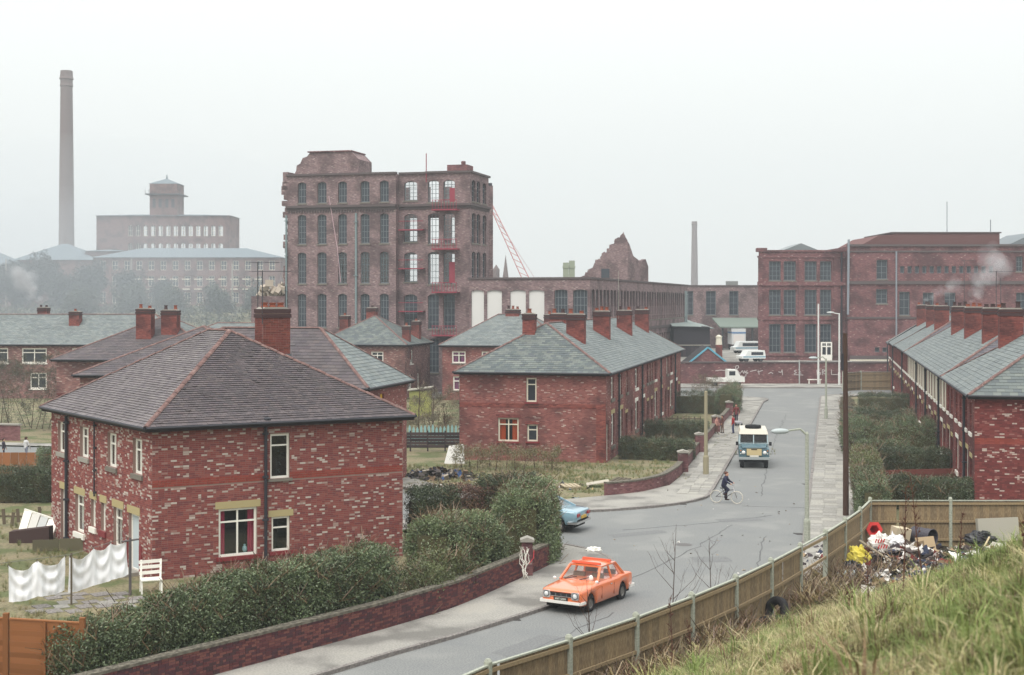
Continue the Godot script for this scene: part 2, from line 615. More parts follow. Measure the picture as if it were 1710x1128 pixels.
# ---------------------------------------------------------------- scene
func _ready() -> void:
	rng.seed = 7
	noise.seed = 3
	noise.frequency = 0.35
	# camera: standing on the bank, level, the lens shifted a little down
	var cam := Camera3D.new()
	cam.name = "camera"
	cam.projection = Camera3D.PROJECTION_FRUSTUM
	cam.keep_aspect = Camera3D.KEEP_HEIGHT
	cam.near = 0.5
	cam.far = 4000.0
	cam.size = 0.5 * 1128.0 / 2375.0
	cam.frustum_offset = Vector2(0, -0.5 * 61.0 / 2375.0)
	cam.position = Vector3(0, 9.1, 0)
	add_child(cam)
	cam.current = true
	var env := Environment.new()
	env.background_mode = Environment.BG_SKY
	var sky := ProceduralSkyMaterial.new()
	sky.sky_top_color = Color(1.11, 1.13, 1.135)
	sky.sky_horizon_color = Color(0.685, 0.692, 0.682)
	sky.sky_curve = 1.0
	sky.ground_bottom_color = Color(0.55, 0.55, 0.53)
	sky.ground_horizon_color = Color(0.9, 0.925, 0.91)
	sky.sky_energy_multiplier = 1.0
	sky.sun_angle_max = 1.0
	env.sky = Sky.new()
	env.sky.sky_material = sky
	env.tonemap_mode = Environment.TONE_MAPPER_LINEAR
	env.tonemap_exposure = 2.05
	env.fog_enabled = true
	env.fog_light_color = Color(0.9, 0.93, 0.95)
	env.fog_density = 0.00065
	env.volumetric_fog_enabled = true
	env.volumetric_fog_density = 0.0
	env.sdfgi_enabled = true
	env.ssao_enabled = true
	env.ssil_enabled = true
	var we := WorldEnvironment.new()
	we.name = "world_environment"
	we.environment = env
	var lens := CameraAttributesPhysical.new()   # the near grass is out of focus, as with a 50 mm lens opened up
	lens.frustum_focal_length = 50.0
	lens.frustum_focus_distance = 62.0
	lens.exposure_aperture = 2.0
	we.camera_attributes = lens
	add_child(we)
	var sun := DirectionalLight3D.new()
	sun.name = "sun"
	sun.light_color = Color(1.0, 0.99, 0.97)
	sun.light_energy = 0.5
	sun.light_angular_distance = 40.0
	sun.shadow_enabled = true
	sun.rotation_degrees = Vector3(-58, -28, 0)
	add_child(sun)
	make_materials()
	make_ground()
	near_house()
	terraces()
	back_houses()
	mills()
	far_things()
	walls_and_fences()
	hedges()
	vehicles()
	people()
	garden_things()
	rubbish()
	street_things()
	bank_plants()
	smoke()

func make_materials() -> void:
	M.iron = mat(rgb(38, 38, 46), 0.6)
	M.dark_wood = mat(rgb(52, 44, 46), 0.8)
	M.deck = mat(rgb(58, 54, 56), 0.95)
	M.cement = mat(rgb(150, 146, 138))
	M.mortar = mat(rgb(142, 118, 110))
	M.white = mat(rgb(236, 233, 224), 0.5)
	M.cream = mat(rgb(214, 208, 190), 0.7)
	M.stone = mat(rgb(172, 158, 118))
	M.sill_stone = mat(rgb(118, 112, 104))
	M.sill_red = mat(rgb(120, 34, 40), 0.7)
	M.glass_dark = mat(rgb(46, 50, 56), 0.12)
	M.glass_mill = mat(rgb(52, 58, 66), 0.25)
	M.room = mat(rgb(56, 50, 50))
	M.net = mat(rgb(222, 222, 218))
	M.pink = mat(rgb(176, 62, 92))
	M.orange_cloth = mat(rgb(190, 78, 26))
	M.purple_cloth = mat(rgb(140, 70, 120))
	M.door_pale = mat(rgb(186, 196, 200), 0.6)
	M.door_dark = mat(rgb(60, 26, 30), 0.6)
	M.pot = mat(rgb(132, 74, 58))
	M.steel = mat(rgb(70, 70, 74), 0.5, 0.3)
	var g := StandardMaterial3D.new()
	g.albedo_color = Color(0.2, 0.22, 0.22, 0.08)
	g.transparency = BaseMaterial3D.TRANSPARENCY_ALPHA
	g.roughness = 0.04
	M.glass = g
	M.vc = mat(Color.WHITE, 0.9, 0.0, true)
	M.vc_brick = mat(Color.WHITE, 0.93, 0.0, true)
	M.vc_tile = mat(Color.WHITE, 0.8, 0.0, true)
	# bricks: reds first, the last four are pale with old limewash
	M.house_pal = [lin(136, 77, 73), lin(130, 73, 70), lin(142, 82, 77), lin(124, 70, 68), lin(140, 84, 78), lin(118, 69, 69), lin(188, 176, 167), lin(176, 160, 151), lin(164, 140, 132), lin(152, 114, 106)]
	M.band_pal = [lin(140, 70, 60), lin(134, 64, 56), lin(145, 75, 64)]
	M.chimney_pal = [lin(120, 66, 59), lin(110, 60, 54), lin(127, 72, 63), lin(100, 56, 52), lin(115, 67, 59)]
	M.wall_pal = [lin(104, 66, 66), lin(94, 58, 61), lin(112, 72, 70), lin(86, 58, 63), lin(120, 78, 72), lin(78, 56, 61)]
	# tiles
	M.clay_a = [lin(93, 86, 88), lin(88, 82, 84), lin(97, 89, 90), lin(86, 80, 83)]
	M.clay_b = [lin(116, 110, 111), lin(110, 104, 106), lin(121, 115, 115), lin(107, 101, 104)]
	M.slate_a = [lin(104, 110, 108), lin(96, 102, 102), lin(112, 117, 113), lin(92, 98, 100)]
	M.slate_b = [lin(116, 122, 121), lin(111, 117, 117), lin(121, 126, 124), lin(107, 113, 114)]
	M.slate_c = [lin(96, 92, 98), lin(90, 88, 94), lin(102, 98, 102)]
	M.ridge = rough_mat(ramp_tex(0.03, [[0.2, rgb(96, 78, 76)], [0.5, rgb(112, 86, 82)], [0.8, rgb(136, 114, 108)]], 256, 4), 2.0)
	var stain := ramp_tex(0.006, [[0.0, Color(0.16, 0.13, 0.14, 0.0)], [0.45, Color(0.16, 0.13, 0.14, 0.05)], [0.62, Color(0.16, 0.12, 0.13, 0.35)], [0.8, Color(0.14, 0.12, 0.13, 0.5)]], 512, 9)
	M.mill = brick_mat(brick_tex([rgb(138, 116, 116), rgb(131, 108, 109), rgb(146, 123, 121), rgb(124, 102, 105), rgb(135, 110, 110)], rgb(128, 113, 113), 2, 16, 48, 0.05), stain)
	M.mill_red = brick_mat(brick_tex([rgb(125, 83, 84), rgb(118, 77, 79), rgb(133, 91, 90), rgb(111, 73, 77), rgb(127, 88, 87)], rgb(115, 86, 87), 3, 16, 48, 0.05), stain)
	M.mill_far = brick_mat(brick_tex([rgb(126, 96, 92), rgb(116, 88, 86), rgb(134, 102, 96)], rgb(118, 96, 92), 4), stain)
	M.terrace = brick_mat(brick_tex([rgb(138, 84, 79), rgb(132, 79, 75), rgb(144, 90, 83), rgb(127, 76, 73), rgb(136, 82, 77)], rgb(140, 98, 92), 5, 18, 48, 0.08), stain)
	M.terrace_right = brick_mat(brick_tex([rgb(128, 67, 63), rgb(119, 61, 58), rgb(135, 73, 68), rgb(109, 57, 56)], rgb(118, 70, 67), 6, 16, 48, 0.06), stain)
	M.pale_brick = brick_mat(brick_tex([rgb(140, 100, 94), rgb(130, 92, 88), rgb(148, 108, 100), rgb(122, 86, 84)], rgb(126, 100, 96), 7, 16, 48, 0.1), stain)
	M.chimney = brick_mat(brick_tex([rgb(130, 68, 60), rgb(122, 62, 56), rgb(138, 75, 66), rgb(112, 58, 54)], rgb(116, 76, 70), 8), stain, 5.0)
	M.soot_brick = mat(rgb(70, 52, 52))
	# ground
	var fine := ramp_tex(0.09, [[0.25, rgb(113, 114, 114)], [0.5, rgb(122, 123, 122)], [0.75, rgb(133, 133, 130)]], 512, 11, 3)
	M.road = rough_mat(fine, 3.0, ramp_tex(0.012, [[0.2, Color(0.42, 0.43, 0.44, 0.25)], [0.45, Color(0.5, 0.5, 0.5, 0.0)], [0.6, Color(0.6, 0.6, 0.58, 0.0)], [0.85, Color(0.58, 0.575, 0.56, 0.3)]], 512, 12, 6), 21.0)
	M.pavement = rough_mat(ramp_tex(0.06, [[0.25, rgb(138, 135, 129)], [0.5, rgb(148, 145, 139)], [0.75, rgb(158, 154, 147)]], 512, 13, 3), 2.5, ramp_tex(0.008, [[0.25, Color(0.34, 0.33, 0.32, 0.62)], [0.44, Color(0.4, 0.39, 0.38, 0.2)], [0.6, Color(0.6, 0.6, 0.58, 0.0)], [0.8, Color(0.66, 0.64, 0.6, 0.35)]], 512, 14, 6), 13.0)
	M.slab_a = rough_mat(ramp_tex(0.06, [[0.25, rgb(138, 136, 131)], [0.75, rgb(154, 150, 144)]], 256, 15, 3), 2.5)
	M.slab_b = rough_mat(ramp_tex(0.06, [[0.25, rgb(130, 128, 123)], [0.75, rgb(147, 143, 136)]], 256, 16, 3), 2.5)
	M.slab_c = rough_mat(ramp_tex(0.06, [[0.25, rgb(146, 143, 136)], [0.75, rgb(162, 158, 150)]], 256, 17, 3), 2.5)
	M.kerb = rough_mat(ramp_tex(0.08, [[0.3, rgb(112, 106, 104)], [0.7, rgb(140, 135, 130)]], 256, 18, 3), 2.0)
	M.earth = rough_mat(ramp_tex(0.05, [[0.25, rgb(100, 94, 74)], [0.45, rgb(126, 118, 94)], [0.6, rgb(146, 135, 110)], [0.8, rgb(118, 114, 84)]], 512, 19, 5), 4.0, ramp_tex(0.014, [[0.3, Color(0.30, 0.35, 0.2, 0.75)], [0.5, Color(0.35, 0.36, 0.24, 0.2)], [0.7, Color(0.5, 0.45, 0.36, 0.3)]], 512, 20), 17.0)
	M.patch = rough_mat(ramp_tex(0.09, [[0.25, rgb(106, 107, 108)], [0.75, rgb(122, 122, 121)]], 256, 21, 3), 2.0)
	M.soil = mat(rgb(70, 62, 52), 0.95)
	# timber
	M.fence_wood = []
	for i in 5:
		var w := StandardMaterial3D.new()
		w.albedo_texture = ramp_tex(0.05, [[0.2, rgb(98 + i * 5, 82 + i * 4, 62 + i * 2)], [0.5, rgb(122 + i * 5, 104 + i * 4, 80 + i * 3)], [0.8, rgb(142 + i * 4, 126 + i * 4, 100 + i * 2)]], 128, 30 + i, 3)
		w.uv1_triplanar = true
		w.uv1_scale = Vector3(9, 0.7, 9)
		w.roughness = 0.9
		M.fence_wood.append(w)
	M.concrete_post = rough_mat(ramp_tex(0.08, [[0.3, rgb(146, 150, 138)], [0.7, rgb(172, 174, 160)]], 256, 36, 3), 1.5)
	M.panel_wood = []
	for i in 4:
		M.panel_wood.append(mat(rgb(128 + i * 7, 84 + i * 5, 52 + i * 4), 0.85))
	M.old_wood = mat(rgb(98, 88, 74), 0.9)
	M.bark = mat(rgb(72, 54, 46), 0.95)
	M.leaf = mat(Color.WHITE, 0.42, 0.0, true)
	M.leaf.backlight_enabled = true
	M.leaf.backlight = Color(0.25, 0.3, 0.18)
	M.hedge_core = mat(rgb(80, 76, 54), 1.0)

# ---------------------------------------------------------------- ground, roads, pavements
const WALL_RUN := [Vector2(-14.5, 25.0), Vector2(-9.2, 31.6), Vector2(-6.35, 35.3), Vector2(-3.53, 39.0), Vector2(-1.61, 41.96), Vector2(0.25, 46.1), Vector2(1.26, 48.5), Vector2(1.5, 50.4)]

const BANK := [[-200.0, 0.51], [20.0, 0.51], [25.0, 0.47], [30.0, 0.43], [35.0, 0.33], [40.0, 0.18], [45.0, 0.06], [50.0, 0.02], [52.0, 0.0], [999.0, 0.0]]

func bank(x: float, d: float) -> float:   # rises from the fence towards the camera
	var d1 := (x + 0.48) * 0.868 - (d - 28.6) * 0.5 - 0.15
	if d1 <= 0.0 or d >= 52.0:
		return 0.0
	var i := 0
	while d > BANK[i + 1][0]:
		i += 1
	var h: float = d1 * lerpf(BANK[i][1], BANK[i + 1][1], (d - BANK[i][0]) / (BANK[i + 1][0] - BANK[i][0]))
	h += 0.14 * noise.get_noise_2d(x * 1.6, d * 1.6) * minf(1.0, h)
	return minf(h, 7.5)

func ground_at(x: float, d: float) -> float:
	var h := bank(x, d)
	if d > 190.0:
		h += 7.2 * smoothstep(200.0, 285.0, d) * smoothstep(-5.0, -50.0, x)
		h += 9.0 * smoothstep(420.0, 850.0, d)
	return h

func make_ground() -> void:
	var xs := []
	var ds := []
	for x in [-700, -500, -300, -220, -160, -120, -90, -70, -55]:
		xs.append(float(x))
	var x := -45.0
	while x <= 50.0:
		xs.append(x)
		x += 1.0
	for x2 in [60, 75, 95, 130, 200, 350, 600]:
		xs.append(float(x2))
	for d2 in [-120, -60, -25, -10, -4]:
		ds.append(float(d2))
	var d := 0.0
	while d <= 60.0:
		ds.append(d)
		d += 1.0
	for d3 in [70, 90, 120, 160, 195, 210, 225, 240, 255, 270, 290, 330, 400, 480, 560, 640, 720, 800, 900]:
		ds.append(float(d3))
	var g := MB.new()
	for i in xs.size() - 1:
		for j in ds.size() - 1:
			g.fquad(G(xs[i], ds[j], ground_at(xs[i], ds[j])), G(xs[i + 1], ds[j], ground_at(xs[i + 1], ds[j])), G(xs[i + 1], ds[j + 1], ground_at(xs[i + 1], ds[j + 1])), G(xs[i], ds[j + 1], ground_at(xs[i], ds[j + 1])))
	structure("ground", g, M.earth)

	# carriageway: lower street, side street, main street and the street along the works wall, one sheet
	var k1 := smooth_line([Vector2(-18.2, 16.0), Vector2(-3.27, 36.1), Vector2(-1.37, 38.5), Vector2(1.04, 41.9), Vector2(2.6, 44.8), Vector2(3.45, 47.6), Vector2(3.5, 49.9), Vector2(2.79, 51.7), Vector2(1.54, 53.1), Vector2(-3.0, 57.0), Vector2(-8.0, 63.0), Vector2(-14.0, 72.0)])
	var k2 := smooth_line([Vector2(-8.0, 73.5), Vector2(-3.0, 65.0), Vector2(0.0, 61.8), Vector2(2.85, 61.0), Vector2(6.5, 62.6), Vector2(8.7, 64.9), Vector2(9.5, 67.4), Vector2(11.7, 77.4), Vector2(22.4, 126.6), Vector2(23.6, 131.0), Vector2(22.4, 133.6), Vector2(19.0, 134.2), Vector2(-10.0, 134.8)])
	var k3 := smooth_line([Vector2(8.0, 40.5), Vector2(8.55, 43.0), Vector2(11.83, 57.5), Vector2(21.0, 98.2), Vector2(29.0, 133.8), Vector2(30.4, 136.6), Vector2(34.0, 137.6), Vector2(70.0, 138.0)])
	var pts := []
	pts.append_array(k1)
	pts.append_array(k2)
	pts.append_array([Vector2(-10.0, 148.0), Vector2(70.0, 148.0)])
	var k3r := k3.duplicate()
	k3r.reverse()
	pts.append_array(k3r)
	pts.append_array([Vector2(-0.6, 27.2), Vector2(-8.5, 13.4)])
	var road := structure("road", poly_sheet(pts, 0.012), M.road)
	# repairs and joints in the tarmac
	for r in [[Vector2(9.4, 59.0), 2.0, 0.9, 0.3], [Vector2(14.0, 84.0), 1.2, 2.4, -0.22], [Vector2(7.0, 50.0), 1.4, 1.0, 0.1], [Vector2(4.9, 55.5), 2.6, 0.7, 0.5], [Vector2(18.0, 99.0), 1.0, 4.0, -0.22], [Vector2(0.6, 37.4), 1.2, 2.6, -0.6]]:
		var p := MB.new()
		var q := []
		for e in [Vector2(-1, -1), Vector2(0, -1.05), Vector2(1, -0.95), Vector2(1.03, 0.1), Vector2(0.96, 1), Vector2(0.1, 1.04), Vector2(-1, 0.95), Vector2(-0.97, 0)]:
			q.append((r[0] as Vector2) + (Vector2(e.x * r[1], e.y * r[2]) * rng.randf_range(0.46, 0.5)).rotated(r[3]))
		p = poly_sheet(q, 0.0165)
		structure("road_patch", p, M.patch, road)

	# iron covers, gullies and tar lines in the carriageway
	for q in [Vector2(6.4, 53.0), Vector2(14.6, 90.0)]:
		var mh := MB.new()
		mh.lathe([Vector2(0, 0.02), Vector2(0.3, 0.02), Vector2(0.33, 0.016)], 18, G(q.x, q.y))
		structure("manhole_cover", mh, mat(rgb(84, 80, 78), 0.6), road)
	for q in [Vector2(10.75, 72.6), Vector2(13.3, 84.2), Vector2(11.2, 55.4), Vector2(0.05, 40.6), Vector2(14.6, 70.4), Vector2(7.6, 63.6)]:
		var dn := MB.new()
		for i in 6:
			dn.obox(G(q.x, q.y, 0.02) + Vector3(sin(-0.22), 0, -cos(0.22)) * (i - 2.5) * 0.07, Basis(Vector3.UP, -0.22), Vector3(0.34, 0.02, 0.04))
		structure("road_gully", dn, mat(rgb(66, 62, 60), 0.7), road)
	for q in [[Vector2(3.8, 46.2), Vector2(6.6, 52.0), Vector2(8.9, 57.6)], [Vector2(4.4, 56.4), Vector2(7.6, 57.9), Vector2(11.0, 60.2)], [Vector2(11.6, 66.2), Vector2(14.2, 79.0), Vector2(17.0, 92.0), Vector2(22.0, 114.0)], [Vector2(0.2, 36.4), Vector2(3.0, 41.4)], [Vector2(8.2, 47.6), Vector2(9.8, 55.0)], [Vector2(10.2, 63.0), Vector2(13.4, 62.4)]]:
		var tl := MB.new()
		var pp := along(smooth_line(q), 0.6)
		for i in pp.size() - 1:
			var off := Vector2(rng.randfn(), rng.randfn()) * 0.05
			tl.bar(G(pp[i].x, pp[i].y, 0.0155), G(pp[i + 1].x + off.x, pp[i + 1].y + off.y, 0.0155), 0.05 * rng.randf_range(0.5, 1.2), 0.004)
			pp[i + 1] += off
		structure("tar_joint", tl, mat(rgb(92, 92, 92), 0.8), road)
	# pavements: [name, outline], raised by the kerb
	var wall_side := smooth_line(WALL_RUN)
	wall_side.reverse()
	var near: Array = k1.slice(0, k1.size() - 6).duplicate()
	var near_out := near.duplicate()
	near_out.append_array([Vector2(-4.0, 55.5), Vector2(-1.0, 52.2)])
	near_out.append_array(wall_side)
	structure("pavement", poly_sheet(near_out, 0.1), M.pavement)
	kerb_line(near, 1)
	var k2i := [Vector2(12.0, 132.2), Vector2(20.6, 131.6), Vector2(21.0, 130.0), Vector2(8.6, 72.8), Vector2(7.7, 69.5), Vector2(5.9, 66.9), Vector2(4.5, 65.9), Vector2(1.6, 64.0), Vector2(-1.5, 65.8), Vector2(-6.0, 74.0)]
	var k2o := k2.slice(3, k2.size() - 4)
	var left_out: Array = k2.duplicate()
	left_out.append_array([Vector2(-10.0, 132.2)])
	left_out.append_array(k2i)
	var lp := structure("pavement", poly_sheet(left_out, 0.1), M.pavement)
	kerb_line(k2, 1)
	flags(lp, k2.filter(func(q): return q.y > 66.0 and q.y < 125.0 and q.x > 5.0), -1.6, 3)
	var k3i := []
	for q: Vector2 in [Vector2(70.0, 136.0), Vector2(33.0, 135.6), Vector2(30.9, 133.5), Vector2(23.0, 98.2), Vector2(13.95, 57.5), Vector2(10.6, 43.5), Vector2(9.0, 41.0)]:
		k3i.append(q)
	var right_out: Array = k3.duplicate()
	right_out.append_array(k3i)
	var rp := structure("pavement", poly_sheet(right_out, 0.1), M.pavement)
	kerb_line(k3, -1)
	flags(rp, k3.filter(func(q): return q.y > 43.0 and q.y < 130.0), 1.9, 3)
	structure("pavement", poly_sheet([Vector2(-10.0, 148.0), Vector2(70.0, 148.0), Vector2(70.0, 155.0), Vector2(-10.0, 155.0)], 0.1), M.pavement)
	kerb_line([Vector2(-10.0, 148.0), Vector2(70.0, 148.0)], 1)
	# works yard behind the wall
	structure("yard", poly_sheet([Vector2(14.0, 155.6), Vector2(62.0, 155.6), Vector2(62.0, 215.0), Vector2(14.0, 215.0)], 2.0), M.pavement)
	# street up on the left
	structure("road", poly_sheet([Vector2(-70.0, 88.0), Vector2(-21.5, 80.0), Vector2(-21.0, 86.5), Vector2(-70.0, 97.0)], 0.012), M.road)
	structure("pavement", poly_sheet([Vector2(-70.0, 97.0), Vector2(-21.0, 86.5), Vector2(-21.0, 88.0), Vector2(-70.0, 99.0)], 0.1), M.pavement)

var kerb_no := 0
func kerb_line(pts: Array, side: int) -> void:
	var o := thing("kerb", ["row of worn kerb stones along the pavement below the privet hedge", "row of kerb stones curving round the waste ground corner", "row of kerb stones along the pavement under the telegraph pole", "row of kerb stones in front of the graffiti wall"][kerb_no], "kerb")
	o.set_meta("kind", "structure")
	kerb_no += 1
	var ps := along(pts, 0.92)
	var far := MB.new()
	for i in ps.size() - 1:
		var p: Vector2 = ps[i]
		var q: Vector2 = ps[i + 1]
		var t := (q - p).normalized()
		var nrm := Vector2(-t.y, t.x) * side
		var a := p + t * 0.006
		var b := q - t * 0.006
		var dy := rng.randf_range(-0.012, 0.008)
		var w := 0.13
		var hx := [G(a.x - nrm.x * 0.01, a.y - nrm.y * 0.01, -0.05), G(b.x - nrm.x * 0.01, b.y - nrm.y * 0.01, -0.05), G(b.x + nrm.x * w, b.y + nrm.y * w, -0.05), G(a.x + nrm.x * w, a.y + nrm.y * w, -0.05)]
		for e in 4:
			hx.append(hx[e] + Vector3(0, 0.165 + dy, 0))
		if p.y < 100.0 and p.y > 24.0:
			var g := MB.new()
			g.hexa(hx)
			put("kerb_stone", g, M.kerb, o)
		else:
			far.hexa(hx)
	if far.v.size():
		tag(put("kerb_stones", far, M.kerb, o), "", "", "", "stuff")

# paving flags laid across a pavement along its kerb
func flags(parent: Node, line: Array, width: float, across: int) -> void:
	var ps := along(line, 0.75)
	var far := MB.new()
	for i in ps.size() - 1:
		var p: Vector2 = ps[i]
		var q: Vector2 = ps[i + 1]
		var t := (q - p).normalized()
		var nrm := Vector2(t.y, -t.x) * signf(width)
		var offs := rng.randf_range(-0.12, 0.12)
		for k in across:
			var w0 := 0.16 + (absf(width) - 0.2) * (k + (offs if k else 0.0)) / across
			var w1 := 0.16 + (absf(width) - 0.2) * (k + 1 + (offs if k < across - 1 else 0.0)) / across - 0.014
			var a := p + t * 0.008
			var b := q - t * 0.008
			var y := 0.112 + rng.randf_range(-0.006, 0.007)
			var y2 := y + rng.randf_range(-0.008, 0.008)
			var c := [G(a.x + nrm.x * w0, a.y + nrm.y * w0, y), G(b.x + nrm.x * w0, b.y + nrm.y * w0, y2), G(b.x + nrm.x * w1, b.y + nrm.y * w1, y2), G(a.x + nrm.x * w1, a.y + nrm.y * w1, y)]
			var h := []
			for e in c:
				h.append(e - Vector3(0, 0.05, 0))
			h.append_array(c)
			if p.y < 78.0:
				var g := MB.new()
				g.hexa(h)
				put("paving_slab", g, [M.slab_a, M.slab_b, M.slab_c][rng.randi() % 3], parent)
			elif rng.randf() < 0.6:
				far.hexa(h)
	if far.v.size():
		tag(put("paving_slabs", far, M.slab_b, parent), "", "", "", "stuff")

# ---------------------------------------------------------------- the corner house in front
func near_house() -> void:
	var o := thing("corner_house", "red brick corner house with whitened bricks and a brown tiled hip roof, nearest", "house", G(-11.7, 46.2))
	var c := Vector3.ZERO
	var fr := Vector3(cos(deg_to_rad(30.5)), 0, -sin(deg_to_rad(30.5)))
	var sd := Vector3(-sin(deg_to_rad(35.0)), 0, -cos(deg_to_rad(35.0)))
	var rr := fr * 9.05
	var ll := sd * 10.6
	var bb := rr + sd * 10.6
	var he := 4.95
	# openings
	var f_win := [[4.05, 4.75, 3.06, 4.58], [2.24, 3.58, 0.55, 2.16], [4.1, 4.76, 0.58, 1.76]]
	var s_up := [[0.89, 1.75, 3.33, 4.51], [3.35, 4.25, 3.33, 4.51], [6.25, 7.2, 3.4, 4.51], [8.9, 9.8, 3.36, 4.51]]
	var s_low := [[6.75, 7.75, 0.6, 2.0], [5.5, 6.0, 1.0, 2.0], [4.45, 4.92, 1.0, 2.0], [2.75, 3.65, 0.62, 2.0]]
	var doors := [[1.2, 2.15, 0.05, 1.97], [8.75, 9.45, 0.05, 2.0]]
	var flip := func(w): return [10.6 - w[1], 10.6 - w[0], w[2], w[3]]
	var s_all := []
	for w in s_up + s_low + doors:
		s_all.append(flip.call(w))
	wall(o, "wall", M.mortar, c, rr, he, f_win)
	wall(o, "wall", M.mortar, ll, c, he, s_all)
	wall(o, "wall", M.terrace, rr, bb, he)
	wall(o, "wall", M.terrace, bb, ll, he)
	# brick faces: pale limewashed bricks come in patches
	var nz := FastNoiseLite.new()
	nz.seed = 5
	nz.frequency = 0.5
	var pick_front := func(r, s, h):
		var p := 0.27 + 0.14 * nz.get_noise_2d(s * 1.3, h * 3.0)
		if h > 3.02 and h < 3.24: p = -1.0
		if s < 0.35: p *= 0.6
		if r.randf() < p: return 6 + [0, 0, 1, 1, 2, 2, 3, 3][r.randi() % 8]
		return r.randi() % 6
	var pick_side := func(r, s, h):
		var p := 0.4 + 0.16 * nz.get_noise_2d(s * 1.1 + 50.0, h * 2.0) + (0.55 if s < 1.1 and h < 1.3 else 0.0)
		if r.randf() < p: return 6 + [0, 0, 1, 1, 2, 2, 3, 3][r.randi() % 8]
		return r.randi() % 6
	var f_band := []
	f_band.append_array(f_win)
	f_band.append([0.0, 9.05, 3.02, 3.24])
	bricks(o, c, rr, 0.0, he, f_band, M.house_pal, 290, 21, pick_front, 0.007, 0.4)
	bricks(o, c, rr, 3.02, 3.245, f_win, M.band_pal, 0, 22, func(r, _s, _h): return r.randi() % 3, 0.012)
	bricks(o, ll, c, 0.0, he, s_all, M.house_pal, 0, 23, pick_side)
	# windows
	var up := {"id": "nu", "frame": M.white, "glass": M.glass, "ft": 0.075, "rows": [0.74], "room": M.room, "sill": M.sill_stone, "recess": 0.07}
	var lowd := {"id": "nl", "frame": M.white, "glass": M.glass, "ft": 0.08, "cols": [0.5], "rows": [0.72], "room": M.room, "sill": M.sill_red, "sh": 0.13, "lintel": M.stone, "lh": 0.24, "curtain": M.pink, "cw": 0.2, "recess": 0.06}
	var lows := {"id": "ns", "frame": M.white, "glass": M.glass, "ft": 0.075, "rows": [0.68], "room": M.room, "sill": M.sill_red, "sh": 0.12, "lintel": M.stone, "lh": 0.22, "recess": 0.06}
	window(o, c, rr, f_win[0], up)
	var big := window(o, c, rr, f_win[1], lowd)
	window(o, c, rr, f_win[2], lows)
	var vase := MB.new()
	vase.lathe([Vector2(0.04, 0), Vector2(0.09, 0.08), Vector2(0.07, 0.18), Vector2(0.03, 0.22), Vector2(0.05, 0.26)], 10, Vector3(0.3, 0.08, -0.19))
	put("vase", vase, mat(rgb(150, 190, 196), 0.4), big, true)
	var su := {"id": "su", "frame": M.white, "glass": M.glass, "ft": 0.085, "rows": [0.68], "cols": [0.55], "sill": M.sill_stone, "sh": 0.16, "recess": 0.1, "curtain": M.net, "cw": 0.5, "room": M.room}
	for i in 4:
		var st := su.duplicate()
		st.id = "su%d" % i
		st.sill = M.cement if i > 1 else M.sill_stone
		window(o, ll, c, flip.call(s_up[i]), st)
	for i in 4:
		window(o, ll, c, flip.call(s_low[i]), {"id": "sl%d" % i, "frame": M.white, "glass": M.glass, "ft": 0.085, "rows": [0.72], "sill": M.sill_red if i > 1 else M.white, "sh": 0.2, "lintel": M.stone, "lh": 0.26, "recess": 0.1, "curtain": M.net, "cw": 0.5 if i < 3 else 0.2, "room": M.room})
	for i in 2:
		var dn := window(o, ll, c, flip.call(doors[i]), {"id": "sdoor%d" % i, "frame": M.white, "ft": 0.08, "rows": [0.8] if i else [], "lintel": M.stone, "lh": 0.26, "recess": 0.1, "glass": M.door_dark if i else M.door_pale}, "door")
		var kn := MB.new()
		kn.ball(Vector3(0.3, 1.0, -0.1), Vector3.ONE * 0.035, 8, 5)
		put("handle", kn, M.steel, dn, true)
	# red painted door surround
	var sur := MB.new()
	var ns := (c - ll).normalized().cross(Vector3.UP)
	for s in [10.6 - 2.33, 10.6 - 1.02]:
		var p: Vector3 = ll + (c - ll).normalized() * s
		sur.obox(p + Vector3(0, 0.5, 0) + ns * 0.015, Basis((c - ll).normalized(), Vector3.UP, ns), Vector3(0.22, 1.0, 0.03))
	put("door_surround", sur, M.sill_red, o)
	var step := MB.new()
	step.obox(ll + (c - ll).normalized() * (10.6 - 1.67) + ns * 0.3 + Vector3(0, 0.06, 0), Basis((c - ll).normalized(), Vector3.UP, ns), Vector3(1.2, 0.12, 0.6))
	put("doorstep", step, M.cement, o)
	# rainwater pipes
	var nf := fr.cross(Vector3.UP)
	drainpipe(o, fr * 3.86 + Vector3(0, 4.85, 0), fr * 3.86, nf, 0.055)
	var hop := MB.new()
	hop.lathe([Vector2(0.05, -0.1), Vector2(0.13, 0.02), Vector2(0.14, 0.16), Vector2(0.05, 0.2)], 8, fr * 3.86 + nf * 0.2 + Vector3(0, 4.98, 0))
	put("hopper", hop, M.iron, o)
	drainpipe(o, sd * 8.55 + Vector3(0, 4.8, 0), sd * 8.55, ns, 0.06)
	drainpipe(o, sd * 5.4 + Vector3(0, 4.8, 0), sd * 5.4 + Vector3(0, 2.15, 0), ns, 0.03)
	# roof
	var ov := 0.32
	var bis := (-fr - sd).normalized() * ov * 1.4
	var bis2 := (fr - sd).normalized() * ov * 1.4
	var e := Vector3(0, 5.02, 0)
	var cen := (c + rr + bb + ll) / 4.0
	var ra := cen - sd * 0.85 + Vector3(0, 8.0, 0)
	var rb := cen + sd * 1.05 + Vector3(0, 8.0, 0)
	var roof := hip_roof(o, c + bis + e, rr + bis2 + e, bb - bis + e, ll - bis2 + e, ra, rb, 0.17, 0.125, [M.clay_a, M.slate_c, M.clay_b], M.ridge, 40, 200, true, "tile", 0.03)
	var ch := chimney(roof, cen + fr * 2.0 - sd * 0.1 + Vector3(0, 7.05, 0), 1.08, 0.85, 1.72, 3, deg_to_rad(30.5), null, true)
	# flashing at the foot of the stack, and the aerial masts strapped to it
	var fl := MB.new()
